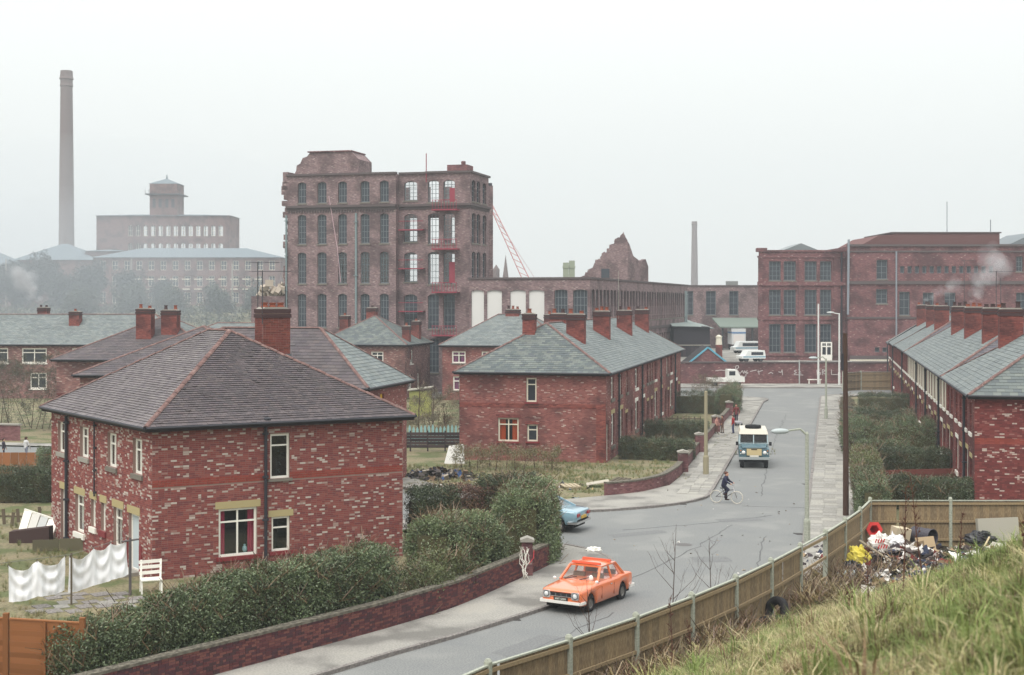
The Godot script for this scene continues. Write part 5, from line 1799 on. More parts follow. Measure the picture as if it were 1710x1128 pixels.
# ---------------------------------------------------------------- hedges
# a clipped hedge along a line of Vector2(x, depth)
func hedge(label: String, pts: Array, w: float, h: float, c: Color, dens: float, called := "hedge", bumpy := 0.12, kind := "leaf", base := 0.0, grp := "", taper := 1.0) -> Node3D:
	var o := thing(called, label, "hedge", G(pts[0].x, pts[0].y, base), 0.0, grp)
	var org := G(pts[0].x, pts[0].y)
	var core := MB.new()
	var stems := MB.new()
	var xf := []
	var tn := []
	var tw := []
	var tt := []
	var ps := along(pts, 0.5)
	var length := 0.0
	for i in ps.size() - 1:
		length += (ps[i] as Vector2).distance_to(ps[i + 1])
	for i in ps.size() - 1:
		var p: Vector2 = ps[i]
		var q: Vector2 = ps[i + 1]
		var u := G(q.x - p.x, q.y - p.y)
		var lseg := u.length()
		u = u.normalized()
		var nrm := u.cross(Vector3.UP)
		var mid := G((p.x + q.x) / 2, (p.y + q.y) / 2) - org
		var hh := h * (1.0 + bumpy * noise.get_noise_2d(p.x * 2.0 + 9.0, p.y * 2.0))
		hh *= lerpf(taper, 1.0, minf(1.0, i / 8.0))
		core.obox(mid + Vector3(0, hh * 0.42, 0), Basis(u, Vector3.UP, nrm), Vector3(lseg * 1.02, hh * 0.78, w * 0.58))
		stems.tube([mid + nrm * w * rng.randf_range(-0.3, 0.3), mid + nrm * w * rng.randf_range(-0.35, 0.35) + Vector3(0, hh * 0.6, 0)], [0.03, 0.012], 4)
		var area := lseg * (2 * hh + w)
		var end := i == 0 or i == ps.size() - 2
		var cnt := int(area * dens * (1.5 if end else 1.0))
		for k in cnt:
			var t := rng.randf_range(-0.5, 0.5) * lseg
			var f := rng.randf() * (2 * hh + w)
			var pos: Vector3
			if f < w:
				pos = Vector3(0, hh, 0) + nrm * (f - w / 2)
			elif f < w + hh:
				pos = Vector3(0, pow((f - w) / hh, 0.85) * hh, 0) + nrm * w / 2
			else:
				pos = Vector3(0, pow((f - w - hh) / hh, 0.85) * hh, 0) - nrm * w / 2
			if end and rng.randf() < 0.35:
				t = (-0.5 if i == 0 else 0.5) * lseg
				pos = Vector3(0, rng.randf() * hh, 0) + nrm * rng.randf_range(-0.5, 0.5) * w
			# round the shoulders and ruffle the face
			var y := pos.y / hh
			if y > 0.75:
				pos -= nrm * pos.dot(nrm) * (y - 0.75) * 0.9
			var wp := mid + pos + u * t
			var bump := bumpy * 1.4 * noise.get_noise_3d(wp.x * 3.0, wp.y * 3.0, wp.z * 3.0 + 40.0)
			wp += (pos - Vector3(0, hh * 0.5, 0)).normalized() * (bump - (0.06 if rng.randf() < 0.72 else 0.3) * rng.randf())
			if noise.get_noise_3d(wp.x * 5.0 + 70.0, wp.y * 5.0, wp.z * 5.0) > 0.3 and rng.randf() < 0.7:
				continue
			if rng.randf() < 0.03 + bumpy * 0.12:
				tw.append(Transform3D(Basis(Vector3.UP, rng.randf() * TAU).scaled(Vector3.ONE * rng.randf_range(0.7, 1.5)), wp))
				tt.append(lin(120, 96, 74) * rng.randf_range(0.6, 1.2))
			xf.append(Transform3D(turn3().scaled(Vector3.ONE * rng.randf_range(0.7, 1.3)), wp))
			var cc := c.srgb_to_linear() * rng.randf_range(0.7, 1.3) * (1.0 + 0.35 * noise.get_noise_2d(wp.x * 1.5, wp.z * 1.5 + wp.y))
			tn.append(cc)
	if bumpy < 0.3:
		put("branches", core, M.hedge_core, o)
	tag(put("stems", stems, M.bark, o), "", "", "", "stuff")
	scatter("foliage", kind, xf, tn, o)
	if tw:
		tag(scatter("twigs", "twig", tw, tt, o), "", "", "", "stuff")
	return o

func hedges() -> void:
	var dark := rgb(78, 88, 64)
	var mid := rgb(98, 110, 80)
	var pale := rgb(116, 128, 94)
	hedge("long clipped privet hedge on the brick garden wall below the corner house", smooth_line([Vector2(-10.2, 32.1), Vector2(-7.45, 35.6), Vector2(-4.5, 39.4), Vector2(-3.8, 40.5)]), 1.25, 2.05, mid, 105.0, "hedge", 0.16, "leaf", 0.0, "", 0.75)
	hedge("thin straggly shrubs between the long hedge and the gatepost hedge", [Vector2(-3.2, 41.0), Vector2(-2.2, 42.4), Vector2(-1.7, 43.4)], 1.0, 1.3, rgb(98, 104, 70), 55.0, "shrub", 0.3)
	hedge("broad rounded privet bush just left of the white roped gatepost", [Vector2(-2.5, 44.3), Vector2(-1.5, 45.7), Vector2(-1.05, 46.6)], 2.0, 2.1, pale, 105.0, "hedge", 0.22)
	hedge("tall rounded privet at the pavement corner beside the blue car", [Vector2(0.3, 48.6), Vector2(0.75, 50.3), Vector2(0.2, 51.6)], 1.9, 2.45, pale, 105.0, "hedge", 0.2)
	hedge("dark hedge end behind the corner house wall, before the waste ground", [Vector2(-3.6, 51.6), Vector2(-2.2, 52.4)], 1.1, 2.15, dark, 85.0, "hedge", 0.1)
	hedge("reddish brown bare hedge between the dark hedge and the tall privet", [Vector2(-2.3, 52.5), Vector2(-0.6, 53.2)], 0.9, 2.2, rgb(112, 80, 70), 60.0, "bare_hedge", 0.15)
	hedge("dark privet rising behind the reddish bare hedge", [Vector2(-1.0, 53.4), Vector2(0.8, 52.4)], 1.2, 2.6, dark, 80.0, "hedge", 0.2)
	# front gardens of the middle terrace
	hedge("clipped hedge nearest the gable end in the middle terrace gardens", [Vector2(6.3, 82.0), Vector2(10.3, 81.0)], 0.9, 1.2, dark, 60.0, "hedge", 0.08, "leaf", 0.0, "terrace garden hedges")
	hedge("clipped hedge in the second garden of the middle terrace", [Vector2(8.9, 94.4), Vector2(12.9, 93.6)], 0.9, 1.15, dark, 50.0, "hedge", 0.08, "leaf", 0.0, "terrace garden hedges")
	hedge("dark hedge at the far end of the middle terrace gardens", [Vector2(13.2, 116.0), Vector2(17.0, 115.0)], 1.4, 1.7, dark, 24.0, "hedge", 0.15, "leaf", 0.0, "terrace garden hedges")
	hedge("rounded bush by the street wall at the far end of the terrace", [Vector2(17.0, 113.0), Vector2(18.2, 118.0)], 1.6, 1.9, mid, 24.0, "bush", 0.25)
	hedge("grey green bush where the street wall meets the far junction", [Vector2(19.4, 126.0), Vector2(20.2, 129.5)], 1.3, 1.6, mid, 22.0, "bush", 0.25)
	hedge("scrubby brown bush in front of the works wall by the terrace end", [Vector2(16.6, 127.0), Vector2(18.6, 128.0)], 2.0, 2.2, rgb(104, 92, 74), 18.0, "bush", 0.3)
	# gardens on the right: along the pavement and between the plots
	hedge("tall clipped hedge along the right pavement beside the telegraph pole", [Vector2(14.75, 58.0), Vector2(16.2, 64.5)], 1.2, 1.55, mid, 60.0, "hedge", 0.14, "leaf", 0.0, "right garden hedges")
	hedge("rounded hedge on the right pavement edge past the telegraph pole", [Vector2(16.9, 67.5), Vector2(18.2, 73.5)], 1.2, 1.5, rgb(112, 118, 80), 50.0, "hedge", 0.16, "leaf", 0.0, "right garden hedges")
	hedge("hedge across the nearest right garden, just above the board fence", [Vector2(16.4, 62.6), Vector2(20.0, 61.8)], 1.2, 1.35, dark, 60.0, "hedge", 0.12, "leaf", 0.0, "right garden hedges")
	hedge("dark square cut hedge across the second right garden", [Vector2(18.6, 73.6), Vector2(22.4, 72.8)], 0.9, 1.5, dark, 55.0, "hedge", 0.05, "leaf", 0.0, "right garden hedges")
	hedge("narrow hedge just behind the dark square cut one", [Vector2(18.8, 77.4), Vector2(21.4, 76.8)], 0.7, 1.5, mid, 45.0, "hedge", 0.08, "leaf", 0.0, "right garden hedges")
	hedge("huge overgrown privet filling the third right garden", [Vector2(20.6, 84.0), Vector2(24.6, 83.2)], 5.5, 2.0, mid, 34.0, "hedge", 0.28, "leaf", 0.0, "right garden hedges")
	hedge("overgrown privet behind the huge one, against the terrace", [Vector2(22.4, 93.0), Vector2(26.0, 92.2)], 4.0, 1.9, dark, 30.0, "hedge", 0.25, "leaf", 0.0, "right garden hedges")
	hedge("bushy hedge spilling on to the right pavement half way up", [Vector2(20.0, 82.5), Vector2(22.0, 92.0)], 1.3, 1.7, mid, 32.0, "hedge", 0.3, "leaf", 0.0, "right garden hedges")
	hedge("dark clipped hedge at the far end of the right gardens", [Vector2(27.6, 113.0), Vector2(31.4, 112.0)], 3.0, 1.7, dark, 24.0, "hedge", 0.08, "leaf", 0.0, "right garden hedges")
	hedge("thin leafless hedge along the far right pavement", [Vector2(23.4, 98.0), Vector2(28.0, 119.0)], 0.8, 1.1, rgb(104, 100, 84), 16.0, "bare_hedge", 0.3)
	# left gardens
	hedge("round clipped hedge by the orange fence at the left", [Vector2(-23.8, 71.5), Vector2(-20.6, 72.4)], 1.6, 1.55, mid, 55.0, "hedge", 0.2)
	hedge("long dark hedge at the left edge below the round clipped one", [Vector2(-23.2, 64.4), Vector2(-17.0, 65.0)], 1.3, 1.5, dark, 60.0, "hedge", 0.1)
	hedge("tangled brown bush growing against the middle terrace gable", [Vector2(-3.0, 77.0), Vector2(2.4, 76.2)], 2.4, 1.05, rgb(112, 104, 72), 22.0, "bush", 0.5)
	hedge("brown scrub in the back gardens behind the plank fence", [Vector2(-8.5, 93.0), Vector2(-3.8, 92.0)], 3.0, 1.5, rgb(98, 88, 68), 16.0, "scrub", 0.5)
	hedge("taller brown scrub by the small shed in the back gardens", [Vector2(-7.6, 104.0), Vector2(-3.4, 103.0)], 3.0, 2.2, rgb(94, 86, 66), 14.0, "scrub", 0.5)
	hedge("big dark leafless bush beside the left street, behind its garden wall", [Vector2(-37.0, 102.5), Vector2(-31.0, 101.0)], 3.6, 4.6, rgb(72, 74, 58), 16.0, "bush", 0.4)
	hedge("dark bush at the left edge behind the street wall", [Vector2(-46.0, 106.0), Vector2(-38.0, 104.0)], 3.6, 5.0, rgb(76, 76, 62), 12.0, "bush", 0.4)
	hedge("dark low bush against the left end of the corner house", [Vector2(-21.4, 76.0), Vector2(-19.0, 75.4)], 1.6, 2.2, rgb(66, 66, 54), 26.0, "bush", 0.4)

# ---------------------------------------------------------------- walls and fences
func brick_run(o: Node3D, pts: Array, h: float, th: float, pal: Array, singles: int, real: bool) -> void:
	var cop := MB.new()
	var left := singles
	for i in pts.size() - 1:
		var p := G(pts[i].x, pts[i].y) - o.position
		var q := G(pts[i + 1].x, pts[i + 1].y) - o.position
		var u := (q - p).normalized()
		var n := u.cross(Vector3.UP)
		var g := MB.new()
		g.hexa([p, q, q - n * th, p - n * th, p + Vector3(0, h, 0), q + Vector3(0, h, 0), q - n * th + Vector3(0, h, 0), p - n * th + Vector3(0, h, 0)])
		put("wall_core", g, M.wall_mortar if real else M.mill_red, o)
		if real:
			var take := mini(left, 120) if pts[i].y > 33.0 and pts[i].y < 47.0 else 0
			left -= take
			bricks(o, p, q, 0.02, h, [], pal, take, 51 + i, func(r, _s, _h): return r.randi() % pal.size(), 0.008, 0.0)
		cop.hexa([p + n * 0.03 + Vector3(0, h + 0.001, 0), q + n * 0.03 + Vector3(0, h + 0.001, 0), q - n * (th + 0.03) + Vector3(0, h + 0.001, 0), p - n * (th + 0.03) + Vector3(0, h + 0.001, 0), p + n * 0.03 + Vector3(0, h + 0.07, 0), q + n * 0.03 + Vector3(0, h + 0.07, 0), q - n * (th + 0.03) + Vector3(0, h + 0.07, 0), p - n * (th + 0.03) + Vector3(0, h + 0.07, 0)])
	put("coping", cop, M.coping_wall, o)

func pier(o: Node3D, at: Vector3, w: float, h: float, m: Material) -> void:
	var g := MB.new()
	g.box(at + Vector3(-w / 2, 0, -w / 2), at + Vector3(w / 2, h, w / 2))
	put("pier", g, m, o)
	var c := MB.new()
	c.prism(PackedVector2Array([Vector2(-w / 2 - 0.05, h), Vector2(w / 2 + 0.05, h), Vector2(w / 2 + 0.05, h + 0.07), Vector2(0, h + 0.16), Vector2(-w / 2 - 0.05, h + 0.07)]), -w / 2 - 0.05, w / 2 + 0.05, Transform3D(Basis.IDENTITY, at))
	put("pier_cap", c, M.cement, o)

func walls_and_fences() -> void:
	M.wall_mortar = mat(rgb(74, 60, 62))
	M.coping_wall = rough_mat(ramp_tex(0.05, [[0.3, rgb(84, 80, 72)], [0.7, rgb(122, 116, 104)]], 256, 44, 4), 2.0)
	var o := thing("garden_wall", "low dark brick garden wall curving along the pavement under the long hedge", "wall", G(-6.35, 35.3))
	brick_run(o, WALL_RUN, 0.78, 0.24, M.wall_pal, 290, true)
	pier(o, G(1.55, 50.75) - o.position, 0.36, 1.0, M.mill_red)
	pier(o, G(0.5, 46.75) - o.position, 0.36, 1.2, M.mill_red)
	var s := thing("garden_wall", "low brick wall with piers round the waste ground and terrace gardens", "wall", G(5.0, 66.0))
	brick_run(s, smooth_line([Vector2(4.4, 65.9), Vector2(5.9, 66.9), Vector2(7.4, 69.2), Vector2(8.5, 72.6)], 1.2) + [Vector2(12.0, 88.6), Vector2(20.6, 127.5)], 0.62, 0.23, M.wall_pal, 0, false)
	for d in [75.0, 85.0, 98.0, 112.0]:
		pier(s, G(8.5 + (d - 72.6) * 0.2187, d) - s.position, 0.5, 1.1, M.mill_red)
	# works wall with graffiti
	var w := thing("boundary_wall", "long red brick works wall with white graffiti across the end of the street", "wall", G(17.0, 155.6))
	wall(w, "wall_face", M.mill_red, Vector3.ZERO, Vector3(50, 0, 0), 2.3)
	wall(w, "wall_back", M.mill_red, Vector3(50, 0, -0.4), Vector3(0, 0, -0.4), 2.3)
	var wc := MB.new()
	wc.box(Vector3(-0.1, 2.3, -0.5), Vector3(50, 2.46, 0.08))
	put("coping", wc, M.coping, w)
	for x in [0.0, 10.4, 20.0, 30.0]:
		var wp := MB.new()
		wp.box(Vector3(x, 0, -0.05), Vector3(x + 0.5, 2.3, 0.1))
		put("pier", wp, M.mill_red, w)
	var at := Vector3(7.45, 0.55, 0.0)
	var strokes := [[[0, 1.1], [0.05, 1.45], [0.3, 1.5], [0.35, 1.25], [0.1, 1.1], [0.5, 0.6], [0.75, 0.95], [0.9, 0.6], [1.0, 0.95], [1.1, 0.65]], [[1.3, 0.95], [1.1, 0.75], [1.4, 0.7], [1.1, 0.5]], [[1.6, 0.85], [2.3, 1.0]], [[2.5, 0.95], [2.6, 0.5]], [[2.4, 0.8], [3.0, 0.95]], [[0.6, 0.4], [0.9, 0.25], [1.2, 0.4]], [[4.7, 0.8], [5.0, 0.75], [5.1, 1.05], [5.15, 0.45]], [[6.7, 1.0], [6.4, 0.9], [6.7, 0.7], [6.4, 0.6]], [[6.9, 1.1], [7.1, 0.8], [6.9, 0.7], [7.2, 0.65]], [[6.4, 0.5], [7.4, 0.45]], [[9.3, 1.0], [8.9, 1.0], [8.95, 0.45], [9.3, 0.5], [9.3, 0.75], [9.1, 0.75]], [[9.5, 0.45], [9.5, 1.05], [9.85, 0.95], [9.5, 0.75], [9.9, 0.5]], [[10.5, 1.05], [10.5, 0.5], [11.2, 0.5]], [[-0.9, 0.9], [-1.6, 1.0], [-2.2, 0.9]], [[-1.1, 0.6], [-1.1, 1.1]], [[3.6, 0.6], [3.9, 0.75], [4.1, 0.6]]]
	for st in strokes:
		var g := MB.new()
		for i in st.size() - 1:
			g.bar(at + Vector3(st[i][0], st[i][1], 0.106), at + Vector3(st[i + 1][0], st[i + 1][1], 0.106), 0.005, 0.075, Vector3(0, 0, 1).cross(Vector3(st[i + 1][0] - st[i][0], st[i + 1][1] - st[i][1], 0)).normalized())
		put("graffiti", g, mat(rgb(196, 188, 186)), w)
	# close board fence along the foot of the bank: eleven bays and the turn to the right
	var posts := [Vector2(-3.6, 23.2), Vector2(-2.0, 25.95), Vector2(-0.48, 28.6), Vector2(1.23, 30.7), Vector2(2.87, 32.9), Vector2(4.45, 35.2), Vector2(5.9, 37.5), Vector2(7.27, 39.9), Vector2(8.6, 42.4), Vector2(9.9, 44.9), Vector2(11.1, 47.4), Vector2(12.2, 49.8), Vector2(13.15, 52.2)]
	board_fence("weathered close board fence with concrete posts along the foot of the bank", posts, 1.8, [8])
	var p2 := [Vector2(13.15, 52.2), Vector2(16.1, 52.2), Vector2(19.05, 52.2), Vector2(22.0, 52.2)]
	board_fence("weathered close board fence behind the rubbish heap, square to the street", p2, 1.8, [])
	# fence at the end of the right gardens
	board_fence("distant timber fence with a concrete post by the end of the right terrace", [Vector2(33.3, 143.0), Vector2(35.6, 145.0), Vector2(39.0, 145.0)], 1.9, [], 0.3)
	# overlapping panel fence in the corner below the washing
	var f := thing("panel_fence", "new orange brown overlapping board fence in the lower left corner", "fence", G(-9.7, 32.1))
	var fd := Vector3(-0.97, 0, -0.24).normalized()
	var fn := Vector3(0.24, 0, -0.97) * -1.0
	for b in 3:
		var a0 := fd * (1.95 * b)
		var a1 := fd * (1.95 * (b + 1) - 0.1)
		var pm := MB.new()
		pm.box(a0 + Vector3(-0.06, 0, -0.06), a0 + Vector3(0.06, 1.95, 0.06))
		put("post", pm, M.panel_wood[0], f)
		for j in 14:
			var bd := MB.new()
			var y := 0.06 + j * 0.125
			bd.bar(a0 + fd * 0.07 + Vector3(0, y + 0.065, 0) + fn * (0.012 * (j % 2)), a1 - fd * 0.0 + Vector3(0, y + 0.065 + rng.randf_range(-0.01, 0.01), 0) + fn * (0.012 * (j % 2)), 0.014, 0.15, (Vector3.UP + fn * 0.12).normalized())
			put("board", bd, M.panel_wood[rng.randi() % 4], f)
		for e in [0.5]:
			var bt := MB.new()
			var m0: Vector3 = a0.lerp(a1, e) + fn * 0.05
			bt.box(m0 + Vector3(-0.025, 0.05, -0.025), m0 + Vector3(0.025, 1.8, 0.025))
			put("batten", bt, M.panel_wood[1], f)
		var cp := MB.new()
		cp.bar(a0 + Vector3(0, 1.83, 0), a1 + Vector3(0, 1.83, 0), 0.09, 0.03)
		put("capping", cp, M.panel_wood[2], f)
	# plank fence between the back gardens and the waste ground
	var pf := thing("plank_fence", "low dark plank fence between the waste ground and the back gardens", "fence", G(-7.2, 86.0))
	for i in 4:
		for j in 5:
			var bd := MB.new()
			bd.box(Vector3(i * 1.05, 0.22 + j * 0.19, 0), Vector3(i * 1.05 + 1.03, 0.395 + j * 0.19, 0.03))
			put("plank", bd, [M.dark_wood, mat(rgb(66, 56, 58)), mat(rgb(78, 66, 66))][(i + j) % 3], pf)
		var pp := MB.new()
		pp.box(Vector3(i * 1.05 - 0.04, 0, -0.08), Vector3(i * 1.05 + 0.04, 1.25, 0.0))
		put("post", pp, M.dark_wood, pf)
	var pk := thing("picket_fence", "row of pale blue painted pickets in the back garden behind the plank fence", "fence", G(-7.4, 88.5))
	for i in 18:
		var g := MB.new()
		g.prism(PackedVector2Array([Vector2(0, 0.2), Vector2(0.14, 0.2), Vector2(0.14, 1.2), Vector2(0.07, 1.36), Vector2(0, 1.2)]), 0.0, 0.025, Transform3D(Basis.IDENTITY, Vector3(i * 0.24, rng.randf_range(-0.12, 0.1), 0)))
		put("picket", g, mat(rgb(150, 190, 190)), pk)
	var pr := MB.new()
	pr.box(Vector3(0, 0.5, -0.04), Vector3(4.3, 0.6, 0.0))
	put("rail", pr, mat(rgb(150, 190, 190)), pk)
	# garden walls by the left street and the back gardens
	var lw := thing("garden_wall", "low red brick garden wall across the left street with a pale coping", "wall", G(-60.0, 99.0))
	wall(lw, "wall_face", M.mill_red, Vector3.ZERO, Vector3(28.0, 0, 6.5), 1.0)
	var lc := MB.new()
	lc.bar(Vector3(0, 1.05, -0.1), Vector3(28.0, 1.05, 6.4), 0.35, 0.1)
	put("coping", lc, M.cement, lw)

func board_fence(label: String, posts: Array, h: float, broken: Array, bw := 0.125) -> void:
	var o := thing("board_fence", label, "fence", G(posts[0].x, posts[0].y), 0.0, "close board fences")
	var org := o.position
	var unit := {}
	for i in posts.size():
		var p := G(posts[i].x, posts[i].y) - org
		var d := (G(posts[mini(i + 1, posts.size() - 1)].x, posts[mini(i + 1, posts.size() - 1)].y) - G(posts[maxi(i - 1, 0)].x, posts[maxi(i - 1, 0)].y)).normalized()
		var n := d.cross(Vector3.UP)
		var g := MB.new()
		var b := Basis(d, Vector3.UP, n)
		g.obox(p + Vector3(0, h / 2 + 0.02, 0), b, Vector3(0.11, h + 0.04, 0.13))
		g.hexa([p + b * Vector3(-0.055, h + 0.04, 0.065), p + b * Vector3(0.055, h + 0.04, 0.065), p + b * Vector3(0.055, h + 0.04, -0.065), p + b * Vector3(-0.055, h + 0.04, -0.065), p + b * Vector3(-0.04, h + 0.1, 0.02), p + b * Vector3(0.04, h + 0.1, 0.02), p + b * Vector3(0.04, h + 0.1, -0.04), p + b * Vector3(-0.04, h + 0.1, -0.04)])
		put("post", g, M.concrete_post, o)
		if i == posts.size() - 1:
			continue
		var q := G(posts[i + 1].x, posts[i + 1].y) - org
		var u := (q - p).normalized()
		var nn := u.cross(Vector3.UP)   # towards the camera side
		var l := p.distance_to(q)
		for y in [0.35, 1.0, 1.66]:
			var r := MB.new()
			r.bar(p + u * 0.05 + Vector3(0, y, 0) + nn * 0.03, q - u * 0.05 + Vector3(0, y + rng.randf_range(-0.02, 0.02), 0) + nn * 0.03, 0.05, 0.08)
			put("rail", r, M.fence_wood[4], o)
		var cp := MB.new()
		cp.bar(p + u * 0.05 + Vector3(0, h - 0.03, 0), q - u * 0.05 + Vector3(0, h - 0.03, 0), 0.075, 0.035)
		put("capping", cp, M.concrete_post, o)
		if i in broken:
			continue
		var nb := int((l - 0.1) / (bw - 0.012))
		for k in nb:
			if rng.randf() < 0.006:
				continue
			var key := int(rng.randi() % 3)
			if not unit.has(key):
				var bm := MB.new()
				bm.hexa([Vector3(-bw / 2, 0, 0.006), Vector3(bw / 2, 0, 0.02), Vector3(bw / 2, 0, 0.004), Vector3(-bw / 2, 0, 0), Vector3(-bw / 2, h - 0.09 - key * 0.012, 0.006), Vector3(bw / 2, h - 0.09 - key * 0.012, 0.02), Vector3(bw / 2, h - 0.09, 0.004), Vector3(-bw / 2, h - 0.09, 0)])
				unit[key] = bm.mesh()
			var bo := put("board", unit[key], M.fence_wood[rng.randi() % 5], o)
			bo.transform = Transform3D(Basis(u, (Vector3.UP + u * rng.randf_range(-0.006, 0.006)).normalized(), nn), p + u * (0.06 + (k + 0.5) * (l - 0.12) / nb) + Vector3(0, 0.03, 0) - nn * 0.02)

# ---------------------------------------------------------------- vehicles
# body lofted from stations [z, underside y, sill half width, belt half width, belt y, crown y]; front at +z
func car_body(st: Array, wheels: Array, arch: float, wy: float) -> MB:
	var g := MB.new()
	var zs := []
	var z: float = st[0][0]
	while z > st[st.size() - 1][0] + 0.001:
		zs.append(z)
		z -= 0.05
	zs.append(st[st.size() - 1][0])
	var rings := []
	for zz: float in zs:
		var i := 0
		while i < st.size() - 2 and zz < st[i + 1][0]:
			i += 1
		var f := clampf((st[i][0] - zz) / (st[i][0] - st[i + 1][0]), 0.0, 1.0)
		var s := []
		for k in 6:
			s.append(lerpf(st[i][k], st[i + 1][k], f))
		var yb: float = s[1]
		for wz in wheels:
			var dz := absf(zz - wz)
			if dz < arch:
				yb = maxf(yb, wy + sqrt(arch * arch - dz * dz))
		var belt: float = s[4]
		yb = minf(yb, belt - 0.06)
		var h := belt - yb
		var half := [Vector3(s[2] * 0.9, yb, zz), Vector3(s[2], yb + minf(0.04, h * 0.2), zz), Vector3(maxf(s[2], s[3]) * 1.01, yb + h * 0.5, zz), Vector3(s[3] * 1.0, belt - h * 0.12, zz), Vector3(s[3] * 0.965, belt - 0.01, zz), Vector3(s[3] * 0.86, lerpf(belt, s[5], 0.62), zz), Vector3(s[3] * 0.45, lerpf(belt, s[5], 0.93), zz), Vector3(0, s[5], zz)]
		var ring := half.duplicate()
		for k in range(half.size() - 2, -1, -1):
			ring.append(Vector3(-half[k].x, half[k].y, zz))
		rings.append(ring)
	for i in rings.size() - 1:
		for k in rings[i].size() - 1:
			g.quad(rings[i][k], rings[i][k + 1], rings[i + 1][k + 1], rings[i + 1][k])
	for e in [0, rings.size() - 1]:
		var r: Array = rings[e]
		for k in r.size() / 2:
			g.quad(r[k], r[k + 1], r[r.size() - 2 - k], r[r.size() - 1 - k])
	return g

func wheel(o: Node, at: Vector3, r: float, w: float, rim: Material) -> void:
	var n := Node3D.new()
	n.name = "wheel"
	o.add_child(n, true)
	n.position = at
	var b := Basis(Vector3(0, 0, 1), PI / 2)
	var t := MB.new()
	t.lathe([Vector2(r * 0.6, -w / 2), Vector2(r * 0.95, -w / 2), Vector2(r, -w * 0.35), Vector2(r, w * 0.35), Vector2(r * 0.95, w / 2), Vector2(r * 0.6, w / 2), Vector2(r * 0.6, -w / 2)], 20, Vector3.ZERO, b)
	put("tyre", t, mat(rgb(34, 34, 36), 0.85), n, true)
	var c := MB.new()
	var s := signf(at.x)
	c.lathe([Vector2(0, -w * 0.2 * s), Vector2(r * 0.2, -w * 0.3 * s), Vector2(r * 0.5, -w * 0.2 * s), Vector2(r * 0.62, -w * 0.42 * s), Vector2(r * 0.62, 0)], 16, Vector3.ZERO, b)
	put("rim", c, rim, n)

